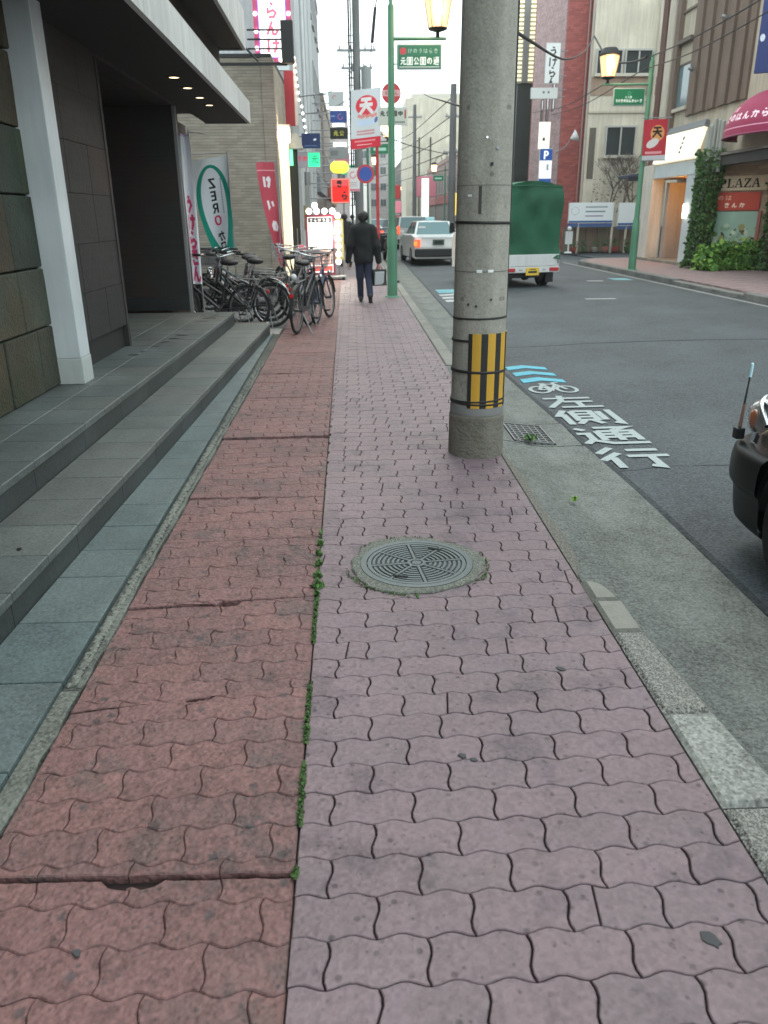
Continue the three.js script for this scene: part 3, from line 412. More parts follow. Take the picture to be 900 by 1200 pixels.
{
  const t = thing('dark_building', 'dark tiled building with black doorway, long concrete canopies and ceiling downlights', 'building', [-2.31, 0, -9.8]);
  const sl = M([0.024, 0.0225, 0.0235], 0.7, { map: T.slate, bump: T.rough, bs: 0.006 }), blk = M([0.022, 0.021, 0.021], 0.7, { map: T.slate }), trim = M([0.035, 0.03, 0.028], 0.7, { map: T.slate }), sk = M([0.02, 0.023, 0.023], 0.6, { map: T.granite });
  const X = (x) => x + 2.31, Z = (z) => z + 9.8;
  // facade slabs with fine joints
  const zs = [-6.4, -6.98, -7.56, -8.1]; for (let i = 0; i < 3; i++) for (let j = 0; j < 6; j++) { const y0 = 0.56 + j * 0.4; mk('wall_slab', box(-0.2, 0.0015 * (1 + ((i + j) % 3)), y0 + 0.0015, min(y0 + 0.3985, 2.93), Z(zs[i + 1]) + 0.0015, Z(zs[i]) - 0.0015, 0.002), sl, t); }
  mk('skirting', box(-0.2, -0.035, 0.34, 0.56, Z(-8.1), Z(-6.4)), sk, t);
  mk('jamb', box(-0.22, 0.012, 0.34, 2.93, Z(-8.16), Z(-8.1)), trim, t);
  for (let i = 0; i < 6; i++) mk('lintel_slab', box(-0.2, 0.003 + 0.001 * (i % 2), 2.93, 3.1, Z(-6.4 - (i + 1) * 0.86), Z(-6.4 - i * 0.86) - 0.002, 0.002), sl, t);
  // deep doorway
  mk('doorway_end_wall', box(X(-4.2), X(-2.33), 0.52, 2.93, Z(-11.75), Z(-11.4)), M([0.022, 0.021, 0.021], 0.6, { map: T.slate }), t);
  mk('doorway_skirting', box(X(-4.2), X(-2.34), 0.34, 0.52, Z(-11.7), Z(-11.385)), sk, t);
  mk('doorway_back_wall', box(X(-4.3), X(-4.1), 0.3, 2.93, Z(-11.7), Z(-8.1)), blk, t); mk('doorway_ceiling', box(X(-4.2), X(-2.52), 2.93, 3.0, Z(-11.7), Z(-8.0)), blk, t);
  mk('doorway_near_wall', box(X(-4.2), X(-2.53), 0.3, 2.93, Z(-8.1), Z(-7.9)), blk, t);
  mk('post', box(X(-2.335), X(-2.29), 0.0, 2.93, Z(-11.5), Z(-11.42), 0.004), B.steel, t);
  // recessed side wall beyond the doorway
  mk('recessed_wall', box(X(-4.2), X(-2.66), 0, 2.95, Z(-14.0), Z(-11.75)), M([0.06, 0.04, 0.034], 0.75, { map: T.slate, bump: T.rough, bs: 0.006 }), t);
  // upper wall and building mass
  mk('upper_wall', box(X(-9), X(-2.0), 3.1, 7.5, Z(-13.8), Z(8)), M([0.016, 0.016, 0.017], 0.8, { map: T.slate, bump: T.rough, bs: 0.004 }), t);
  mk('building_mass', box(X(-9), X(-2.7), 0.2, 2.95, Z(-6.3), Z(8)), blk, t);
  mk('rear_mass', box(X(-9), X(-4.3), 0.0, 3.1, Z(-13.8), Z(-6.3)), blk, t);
  // canopies: soffit, fascia in panels, drip edge
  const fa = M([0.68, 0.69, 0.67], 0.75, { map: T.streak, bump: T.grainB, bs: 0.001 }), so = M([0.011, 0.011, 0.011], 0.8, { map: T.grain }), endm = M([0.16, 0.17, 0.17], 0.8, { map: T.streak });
  const fx = (z) => -1.4 + 0.0135 * z; // the facade runs at a slight angle to the street
  for (const [nm, y0, y1, ze] of [['canopy', 2.965, 3.265, -13.8], ['upper_canopy', 3.98, 4.5, -13.8]]) {
    const c = new THREE.Group(); c.name = nm; t.add(c);
    const sh = (x0, x1, a, b, g0, g1) => { const g = box(0, 1, y0 + g0, y1 - g1, 0, 1), p = g.attributes.position; for (let i = 0; i < p.count; i++) { const z = p.getZ(i) ? a : b, zz = z; p.setXYZ(i, X(p.getX(i) ? x1(zz) : x0(zz)), p.getY(i), Z(zz)); } return g; };
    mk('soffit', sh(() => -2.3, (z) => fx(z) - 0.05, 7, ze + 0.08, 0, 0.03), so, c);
    const step = 1.52; for (let z = 7; z > ze + 0.1; z -= step) { const b = max(z - step, ze); mk('fascia_panel', sh((z) => fx(z) - 0.048, fx, z - 0.004, b + 0.004, -0.012, 0), fa, c); }
    mk('end_panel', box(X(-2.3), X(fx(ze) - 0.052), y0 - 0.01, y1, Z(ze - 0.03), Z(ze) + 0.07, 0.004), endm, c);
  }
  const lamp = M([1, 0.8, 0.5], 0.5, { em: [1, 0.75, 0.45], ei: 2 });
  [-9.45, -10.18, -10.95, -11.65].forEach((z) => { const d = new THREE.Group(); d.name = 'downlight'; d.position.set(X(-1.87), 2.962, Z(z)); t.add(d);
    mk('trim_ring', at(new THREE.TorusGeometry(0.062, 0.01, 6, 20), 0, 0, 0, PI / 2), B.dark, d); mk('lamp', at(new THREE.CylinderGeometry(0.055, 0.055, 0.006, 18), 0, 0.0, 0), lamp, d);
    const s = new THREE.SpotLight(0xffc27a, 0.6, 6, 0.7, 0.8, 2); s.position.set(-1.87, 2.94, z); s.target.position.set(-1.87, 0, z); s.castShadow = true; s.shadow.radius = 4; scene.add(s, s.target); });
}
// ---------- flags ----------
function flag(name, label, o) { // waving cloth on a pole with a top bar; x runs from the pole to the free edge
  const t = thing(name, label, 'banner flag', o.p, o.ry, undefined), R = o.w, H = o.h, nx = 10, ny = 26;
  const g = new THREE.PlaneGeometry(1, 1, nx, ny), a = g.attributes.position;
  for (let i = 0; i < a.count; i++) { const u = a.getX(i) + 0.5, v = 0.5 - a.getY(i), q = o.bend(u, v); a.setXYZ(i, q[0], o.y1 - v * H + (q[2] || 0), q[1]); }
  g.userData.uv = true; g.computeVertexNormals();
  mk('cloth', g, M([1, 1, 1], 0.85, { map: o.map, side: THREE.DoubleSide }), t);
  mk('pole', rod([0, 0.05, 0], [0, o.y1 + 0.06, 0], 0.012), B.steel, t);
  mk('top_bar', rod([0, o.y1 + 0.03, 0], [o.bar ?? R, o.y1 + 0.005, 0.01], 0.006), B.steel, t);
  mk('base', at(new RoundedBoxGeometry(0.34, 0.1, 0.34, 2, 0.03), 0, 0.05, 0), M([0.1, 0.1, 0.11], 0.8), t);
  return t;
}
{
  const zero = canvas(256, 640, (c, w, h) => {
    fill(c, '#dfe6e8', 0, 0, w, h); c.fillStyle = '#0c8f7a'; c.beginPath(); c.ellipse(w / 2, h * 0.54, w * 0.5, h * 0.47, 0, 0, 7); c.fill(); fill(c, '#0c8f7a', 0, h * 0.55, w, h * 0.45); c.fillStyle = '#dbe2e8'; c.beginPath(); c.ellipse(w * 0.5, h * 0.53, w * 0.36, h * 0.43, 0, 0, 7); c.fill();
    c.translate(w, 0); c.scale(-1, 1); c.textAlign = 'center'; c.font = 'bold 92px sans-serif'; [['Z', '#16191c'], ['E', '#16191c'], ['R', '#16191c'], ['O', '#d4215f']].forEach(([s, k], i) => { c.fillStyle = k; c.fillText(s, w * 0.5, h * 0.31 + i * 82); });
    htext(c, 'か', w * 0.34, h * 0.75, 76, 0, 11, '#16191c'); c.strokeStyle = '#16191c'; c.strokeRect(w * 0.4, h * 0.885, 46, 34); c.fillStyle = '#5d6a70'; c.font = '15px sans-serif'; for (let i = 0; i < 14; i++) c.fillRect(w * 0.25, h * 0.22 + i * 17, 8, 10);
  });
  flag('banner_flag', 'teal and white banner flag with ZERO in mirror writing over parked bicycles', { p: [-2.08, 0, -14.4], ry: 0, w: 0.6, h: 1.55, y1: 2.55, bar: -0.64, map: zero, bend: (u, v) => [-0.63 + u * (0.63 - 0.27 * v * v) + 0.29 * v * v, 0.05 * sin(u * 5 + v * 4) - 0.05 * v, -0.1 * (1 - u) + 0.05 * u * v] });
  const red = canvas(128, 512, (c, w, h) => { fill(c, '#c4505f', 0, 0, w, h); fill(c, '#e8a5ab', 0, 36, w, 5); vtext(c, 'けいのは', 34, 62, 62, 108, 17, '#f2eef0'); });
  flag('banner_flag', 'narrow red banner flag with white letters twisting in front of the beige wall', { p: [-1.55, 0, -17.6], ry: 0, w: 0.4, h: 2.05, y1: 2.62, bar: -0.42, map: red, bend: (u, v) => [-0.42 + u * (0.38 - 0.2 * v) + 0.42 * v * v * 0.9 + 0.05 * sin(v * 3), 0.12 * sin(u * 3 + v * 5), 0] });
  const pk = canvas(128, 640, (c, w, h) => { fill(c, '#cfd3da', 0, 0, w, h); vtext(c, 'うけらきん', 24, 250, 80, 76, 15, '#c03a68'); fill(c, '#b7a8c8', 0, 0, w, 8); });
  flag('banner_flag', 'folded white banner flag with pink letters beside the dark doorway post', { p: [-2.2, 0.0, -11.75], ry: 0.5, w: 0.3, h: 1.95, y1: 2.62, bar: 0.24, map: pk, bend: (u, v) => [-0.16 + u * 0.15 + 0.03 * v, 0.05 * sin(u * 7 + v * 3), 0] });
}
// ---------- left: beige brick building with lit column ----------
{
  const t = thing('beige_tile_building', 'beige building of thin brick courses behind the bicycles', 'building', [-3.4, 0, -19]);
  const br = M([0.36, 0.325, 0.265], 0.85, { map: T.courses, bump: T.coursesB, bs: 0.006 });
  mk('wall', box(-6, 1.72, 0, 4.75, -6, 0), br, t); mk('belt', box(-6, 1.73, 4.75, 4.82, -6, 0.02), M([0.03, 0.03, 0.03], 0.6), t);
  mk('corner_pilaster', box(1.5, 1.77, 0.0, 4.74, -0.35, 0.04, 0.01), M([0.33, 0.28, 0.23], 0.8, { map: T.courses }), t);
  const v = new THREE.Group(); v.name = 'wall_vent'; v.position.set(0.32, 1.75, 0.04); t.add(v); mk('housing', box(-0.1, 0.1, -0.2, 0.2, -0.05, 0.1, 0.01), M([0.08, 0.13, 0.15], 0.5), v); mk('panel', box(-0.07, 0.07, 0.05, 0.15, 0.1, 0.112), M([0.3, 0.42, 0.45], 0.4), v);
}
{
  const t = thing('rail_bracket', 'black steel rails carrying a black box sign above the beige wall', 'bracket', [-1.4, 4.56, -18.6]);
  for (const [y, x] of [[0, -1.35], [0.28, -0.7], [0.45, -0.7], [0.62, -0.7]]) mk('rail', box(x, 0.1, y - (y ? 0.014 : 0.03), y + (y ? 0.014 : 0.03), -0.02, 0.02), B.black, t);
  mk('upright', box(-1.39, -1.33, -0.03, 1.3, -0.05, 0.02), B.black, t); mk('box_sign', box(0.0, 0.25, 0.0, 0.78, -0.1, 0.1, 0.008), B.black, t); mk('stay', rod([-1.36, 0.9, 0], [-0.5, 0.05, 0], 0.02), B.black, t);
}
{
  const t = thing('lit_sign_column', 'tall cream glowing sign column at the corner of the beige wall', 'sign column', [-1.6, 0, -20.2]);
  const m = M([0.85, 0.76, 0.55], 0.5, { em: [1, 0.82, 0.5], ei: 0.42 });
  mk('column', box(-0.13, 0.12, 0, 3.2, -0.1, 0.1, 0.02), m, t); mk('head', box(-0.2, 0.17, 3.2, 3.52, -0.14, 0.14, 0.03), M([1, 0.97, 0.85], 0.5, { em: [1, 0.95, 0.8], ei: 1.5 }), t); mk('cap', box(-0.21, 0.18, 3.52, 3.57, -0.15, 0.15), B.steel, t);
  const p = new THREE.PointLight(0xffe0b0, 2, 9, 2); p.position.set(-1.6, 3.35, -19.95); p.shadow.radius = 6; p.castShadow = true; scene.add(p);
  const g = single('lit_strip_sign', 'small bright green lit strip beside the cream sign column', 'sign', box(-1.47, -1.4, 2.72, 3.06, -20.45, -20.35), M([0.1, 0.8, 0.25], 0.5, { em: [0.1, 1, 0.3], ei: 1.2 }));
}
// ---------- signs ----------
function sign(name, label, o) { // o: p centre, w, h, d, ry, draw, cw; side = metres of arm back to the wall
  const t = thing(name, label, o.cat || 'sign', o.p, o.ry || 0, o.group), d = o.d || 0.08;
  mk('housing', new RoundedBoxGeometry(o.w, o.h, d, 1, min(0.01, d / 4)), M(o.col || [0.3, 0.3, 0.3], 0.5), t);
  const cw = o.cw || 160, ch = max(16, Math.round((cw * o.h) / o.w)), map = canvas(cw, ch, o.draw), lit = o.lit || 0;
  mk('face', face(o.w * 0.97, o.h * 0.97, 0, 0, d / 2 + 0.003), new THREE.MeshStandardMaterial({ map, roughness: 0.5, ...(lit ? { emissive: 0xffffff, emissiveMap: map, emissiveIntensity: lit } : {}) }), t);
  if (o.arm) { mk('arm', [rod([0, o.h * 0.3, -d * 0.2], [o.arm, o.h * 0.3, -d * 0.2], 0.018), rod([0, -o.h * 0.3, -d * 0.2], [o.arm, -o.h * 0.3, -d * 0.2], 0.018)], B.steel, t); }
  if (o.tubes) for (const s of [1, -1]) mk('light_tube', box(-o.w * 0.36, o.w * 0.36, s * (o.h / 2 + 0.075) - 0.05, s * (o.h / 2 + 0.075) + 0.05, -0.04, 0.04, 0.02), B.bulb, t);
  return t;
}
{
  // tall white sign edged with pink and bulbs
  const t = thing('bulb_edged_sign', 'tall white vertical sign with pink letters, pink border and round bulbs', 'sign', [-2.02, 6.4, -24]);
  mk('housing', box(-0.5, 0.5, -0.92, 1.9, -0.12, 0, 0.01), M([0.5, 0.06, 0.16], 0.5), t);
  const map = canvas(200, 720, (c, w, h) => { fill(c, '#7a4bb0', 0, 0, w, h); fill(c, '#fbf7fa', 8, 8, w - 16, h - 16); vtext(c, 'のはきらんけ', 46, 30, 104, 112, 17, '#e2566c'); });
  mk('face', face(0.76, 2.66, 0, 0.5, 0.004), new THREE.MeshStandardMaterial({ map, roughness: 0.5, emissive: 0xffffff, emissiveMap: map, emissiveIntensity: 0.55 }), t);
  for (let i = 0; i < 7; i++) for (const s of [-1, 1]) mk('bulb', at(new THREE.SphereGeometry(0.052, 10, 8), s * 0.44, -0.6 + i * 0.4, 0.03), B.bulb, t); for (const x of [-0.2, 0.18]) mk('bulb', at(new THREE.SphereGeometry(0.052, 10, 8), x, -0.87, 0.03), B.bulb, t);
  mk('tray', box(-0.45, 0.4, -1.12, -0.96, -0.1, 0.05), M([0.6, 0.64, 0.65], 0.5), t);
}
{
  const t = thing('red_wall_banner', 'narrow red vertical board edged by a string of white bulbs', 'sign', [-1.52, 4.35, -22]);
  mk('board', box(-0.12, 0.12, -0.62, 0.62, -0.06, 0.0, 0.006), B.redpaint, t); for (let i = 0; i < 12; i++) mk('bulb', at(new THREE.SphereGeometry(0.032, 8, 6), 0.15 + 0.015 * i * (i > 6 ? 1.4 : 1), 0.9 - i * 0.155, 0.03), B.bulb, t); mk('bulb_cable', rod([0.15, 0.95, 0.02], [0.35, -0.85, 0.02], 0.008), B.wire, t); mk('white_rail', box(0.12, 0.2, -0.6, 0.9, -0.05, -0.01), M([0.7, 0.6, 0.52], 0.5), t);
}
{
  const t = thing('shade_awning', 'small cream flared awning above the dark shop doorway', 'awning', [-1.36, 3.12, -20.9]);
  const g = new THREE.CylinderGeometry(0.1, 0.27, 0.34, 4, 1); g.rotateY(PI / 4); mk('shade', at(g, 0, 0.17, 0), M([0.5, 0.45, 0.37], 0.8, { map: T.grain }), t); mk('rim', box(-0.2, 0.2, -0.02, 0.0, -0.2, 0.2), B.steel, t);
  const d = thing('dark_shop_door', 'tall narrow black doorway panel behind the cream sign column', 'door', [-1.46, 0, -20.9]);
  mk('panel', box(-0.1, 0.12, 0.05, 3.1, -0.1, 0.05, 0.01), B.black, d); mk('frame', [box(-0.13, -0.1, 0, 3.1, -0.12, 0.06), box(0.12, 0.14, 0, 3.1, -0.12, 0.06)], B.dark, d); mk('handle', rod([0.06, 0.9, 0.08], [0.06, 1.3, 0.08], 0.012), B.steel, d);
}
sign('parking_sign', 'dark blue projecting sign with a small white mark near the cream awning', { p: [-1.0, 3.34, -21.5], w: 0.46, h: 0.34, col: [0.02, 0.04, 0.12], arm: -0.5, draw: (c, w, h) => { fill(c, '#17305f', 0, 0, w, h); c.fillStyle = '#dfe8f4'; c.beginPath(); c.ellipse(w * 0.72, h * 0.42, 15, 9, -0.3, 0, 7); c.fill(); fill(c, '#4c69a0', 20, h * 0.8, w * 0.7, 9); } });
sign('shop_sign', 'grey projecting sign with red letters and a lit green square', { p: [-1.1, 2.92, -21.7], w: 0.64, h: 0.37, col: [0.25, 0.25, 0.27], arm: -0.35, lit: 0.35, draw: (c, w, h) => { fill(c, '#75757c', 0, 0, w, h); fill(c, '#37f0a4', w * 0.5, 4, w * 0.48, h - 8); htext(c, 'うか', 8, 22, 34, 36, 7, '#b8344c'); htext(c, '元', w * 0.62, 18, 50, 0, 6, '#147a58'); } });
// facades further along the left side
function block(name, label, x0, x1, y1, z0, z1, m, o = {}) { // street building with courses of windows on its street side and on the side that faces the camera
  const t = thing(name, label, 'building', [(x0 + x1) / 2, 0, z0]), cx = (x0 + x1) / 2, D = z1 - z0;
  mk('wall', box(x0 - cx, x1 - cx, -0.1, y1, D, 0), m, t); mk('parapet', box(x0 - cx - 0.05, x1 - cx + 0.05, y1, y1 + 0.35, D - 0.05, 0.05), m, t);
  const gl = M([0.06, 0.075, 0.08], 0.12), fr = M([0.4, 0.4, 0.4], 0.5), s = o.side || 1, xs = s > 0 ? x1 - cx : x0 - cx;
  const win = (x, y, z, w, h, ry) => { const g = new THREE.Group(); g.name = 'window'; g.position.set(x, y, z); g.rotation.y = ry; t.add(g); mk('pane', box(-w / 2, w / 2, -h / 2, h / 2, 0.004, 0.012), gl, g); mk('frame', [box(-w / 2 - 0.05, w / 2 + 0.05, h / 2, h / 2 + 0.06, 0, 0.05), box(-w / 2 - 0.08, w / 2 + 0.08, -h / 2 - 0.08, -h / 2, 0, 0.09), box(-w / 2 - 0.05, -w / 2, -h / 2, h / 2, 0, 0.05), box(w / 2, w / 2 + 0.05, -h / 2, h / 2, 0, 0.05), box(-0.02, 0.02, -h / 2, h / 2, 0.012, 0.035)], fr, g); };
  if (o.win !== 0) for (let y = 4.2; y < y1 - 1; y += 3) { for (let z = -1.6; z > D + 0.9; z -= 2.4) win(xs, y, z, 1.2, 1.3, (s * PI) / 2); if (o.front) for (let x = x0 - cx + 1; x < x1 - cx - 0.6; x += 1.9) win(x, y, 0, 1.1, 1.3, 0); }
  if (o.shop) { mk('shop_front', box(s > 0 ? xs - 0.1 : xs - 0.03, s > 0 ? xs + 0.03 : xs + 0.1, 0.2, 2.5, D + 0.4, -0.4), M([0.1, 0.09, 0.08], 0.3), t); mk('shop_fascia', box(s > 0 ? xs : xs - 0.25, s > 0 ? xs + 0.25 : xs, 2.6, 3.2, D + 0.3, -0.3), M(o.shop, 0.6, { map: T.metal }), t); }
  return t;
}
const greyW = M([0.6, 0.64, 0.65], 0.75, { map: T.streak });
{
  const g = block('grey_building', 'flat pale grey building wall rising beside the bulb edged sign', -8, -1.5, 16, -25.2, -36, greyW, { win: 0 });
  mk('rain_pipe', rod([3.29, 0, -3], [3.29, 15, -3], 0.05), B.white, g); for (const z of [-2.6, -5.2, -7.8]) mk('panel_joint', box(3.25, 3.262, 0, 16, z - 0.015, z + 0.015), M([0.2, 0.21, 0.22], 0.7), g);
  mk('wall_box', box(3.25, 3.4, 1.3, 2.5, -1.9, -1.5, 0.01), M([0.34, 0.36, 0.34], 0.6, { map: T.metal }), g); mk('duct', rod([3.33, 2.5, -1.7], [3.33, 2.9, -1.7], 0.09), B.steel, g); mk('notice_board', box(3.25, 3.29, 1.2, 1.9, -0.9, -0.4, 0.005), M([0.32, 0.25, 0.1], 0.6, { map: T.courses }), g);
}
block('grey_building', 'lower pale grey building stepped back past the flat grey wall', -8.3, -1.62, 11.4, -36.4, -47, M([0.52, 0.55, 0.56], 0.75, { map: T.streak }), { shop: [0.3, 0.32, 0.33] });
block('tan_building', 'far tan shop building beyond the hanging shop signs on the left', -8.5, -1.5, 7.5, -47.3, -62, M([0.4, 0.35, 0.3], 0.8, { map: T.tiles }), { front: 1, shop: [0.4, 0.1, 0.08] });
block('white_building', 'far whitish building furthest along the left pavement', -9, -1.9, 9, -62.5, -90, M([0.5, 0.48, 0.46], 0.8, { map: T.streak }), { front: 1, shop: [0.5, 0.3, 0.1] });
block('pinkish_building', 'hazy pinkish building closing the street on the left', -12, -0.5, 15, -120, -150, M([0.55, 0.48, 0.47], 0.85, { map: T.tiles }), { front: 1 });
block('hazy_building', 'hazy pale building closing the far end of the road', 1.5, 8.5, 17, -170, -190, M([0.46, 0.43, 0.42], 0.85, { map: T.tiles }), { front: 1, side: -1 });
sign('shop_sign', 'pale grey high square sign with a small pink figure on the grey building', { p: [-0.55, 5.85, -34], w: 0.6, h: 0.5, col: [0.4, 0.42, 0.42], arm: -0.95, draw: (c, w, h) => { fill(c, '#b9c0c0', 0, 0, w, h); c.strokeStyle = '#c06a78'; c.lineWidth = 8; c.beginPath(); c.arc(w * 0.4, h * 0.4, 18, 2, 6); c.stroke(); } });
sign('shop_sign', 'blue sign with pink swirl between two white tube lights', { p: [-0.46, 5.12, -33], w: 0.62, h: 0.4, col: [0.05, 0.08, 0.2], arm: -1.0, tubes: 1, draw: (c, w, h) => { fill(c, '#2b4f96', 0, 0, w, h); c.strokeStyle = '#b06aa0'; c.lineWidth = 10; c.beginPath(); c.arc(w * 0.62, h * 0.5, 24, 0, 5); c.stroke(); fill(c, '#9fb4dc', 6, h * 0.4, 40, 10); } });
sign('shop_sign', 'black sign with yellow green characters above the grey box', { p: [-0.44, 4.46, -32], w: 0.66, h: 0.38, col: [0.02, 0.02, 0.02], arm: -1.05, draw: (c, w, h) => { fill(c, '#15170f', 0, 0, w, h); htext(c, '元公', 28, 22, 46, 54, 9, '#b9b446'); } });
sign('light_box', 'white tube lit narrow box just below the black sign', { p: [-0.42, 4.1, -32.2], w: 0.5, h: 0.14, col: [0.5, 0.5, 0.5], arm: -1.05, lit: 1.5, draw: (c, w, h) => fill(c, '#ffffff', 0, 0, w, h) });
sign('shop_sign', 'plain dull grey blank sign above the yellow lit sign', { p: [-0.5, 3.92, -34], w: 0.75, h: 0.4, col: [0.3, 0.31, 0.31], arm: -1, draw: (c, w, h) => { fill(c, '#989c9c', 0, 0, w, h); fill(c, '#808686', 10, 20, w * 0.4, 40); } });
{
  const t = thing('shop_sign', 'rounded bright yellow lit sign above the red sign', 'sign', [-0.43, 3.2, -30]); const g = new THREE.CapsuleGeometry(0.2, 0.26, 6, 16); g.rotateZ(PI / 2); g.scale(1, 1, 0.4);
  mk('body', g, M([0.8, 0.76, 0.06], 0.5, { em: [1, 0.92, 0.08], ei: 0.5 }), t); mk('arm', rod([0, 0.05, -0.05], [-1.1, 0.05, -0.05], 0.02), B.steel, t);
}
sign('shop_sign', 'red square lit sign with black brush letters under the yellow sign', { p: [-0.4, 2.4, -29], w: 0.66, h: 0.8, col: [0.3, 0.03, 0.03], arm: -1.1, lit: 0.3, cw: 200, draw: (c, w, h) => { fill(c, '#e0261f', 0, 0, w, h); fill(c, '#cf4a4a', 0, 0, w, h * 0.3); htext(c, 'き', 50, 14, 76, 0, 15, '#1a1112'); htext(c, 'ら', 100, 126, 84, 0, 15, '#1a1112'); c.strokeStyle = '#d98'; c.strokeRect(2, 2, w - 4, h - 4); } });
sign('shop_sign', 'white sign with pink emblem hanging left of the blue round sign', { p: [0.06, 2.83, -31], w: 0.46, h: 0.8, col: [0.5, 0.45, 0.46], arm: -1.5, cw: 140, draw: (c, w, h) => { fill(c, '#e3e1e6', 0, 0, w, h); c.strokeStyle = '#d98fa8'; c.lineWidth = 13; c.beginPath(); c.arc(w * 0.45, h * 0.3, 32, 0, 5.2); c.stroke(); for (let i = 0; i < 3; i++) fill(c, '#b9a9b4', 24, h * (0.6 + i * 0.08), w * 0.62, 7); fill(c, '#d88a9c', 0, h * 0.9, w, h * 0.1); } });
// ---------- right side pavement ----------
{
  const p = struct('right_pavement'), pv = M([0.26, 0.185, 0.18], 0.9, { map: T.tiles, bump: T.rough, bs: 0.004 }), kb = M([0.24, 0.24, 0.225], 0.9, { map: T.aggregate });
  mk('paving', prism([[7.86, 8], [30, 8], [30, -29.2], [9.4, -29.2], [8.5, -28.8], [8.0, -28], [7.86, -27]], -0.2, 0.08, 0), pv, p);
  for (let z = 6; z > -27; z -= 1.2) { const low = z < -15.5 && z > -18.2; mk('kerb_stone', prism([[7.68, z - 0.006], [7.855, z - 0.006], [7.855, z - 1.194], [7.68, z - 1.194]], -0.12, low ? 0.045 : 0.09, 0.02), kb, p); }
  const c = []; for (let i = 0; i < 7; i++) { const a = (i / 6) * PI / 2; c.push([9.4 - 1.72 * cos(a), -27.1 - 2.2 * sin(a)]); } const d = []; for (let i = 0; i < 7; i++) { const a = (i / 6) * PI / 2; d.push([9.4 - 1.54 * cos(a), -27.1 - 2.02 * sin(a)]); }
  mk('kerb_stone', prism([...c, ...d.reverse()], -0.12, 0.09, 0.015), kb, p); mk('kerb_stone', box(9.4, 13, -0.12, 0.09, -29.3, -29.12), kb, p);
  const q = struct('side_street_pavement'); mk('paving', box(8.2, 30, -0.2, 0.07, -46, -35.6), pv, q); mk('kerb_stone', box(8.05, 30, -0.2, 0.085, -35.6, -35.42), kb, q); mk('far_paving', box(8.2, 14, -0.2, 0.07, -200, -46), pv, q); mk('far_kerb', box(8.03, 8.2, -0.2, 0.085, -200, -35.6), kb, q);
}
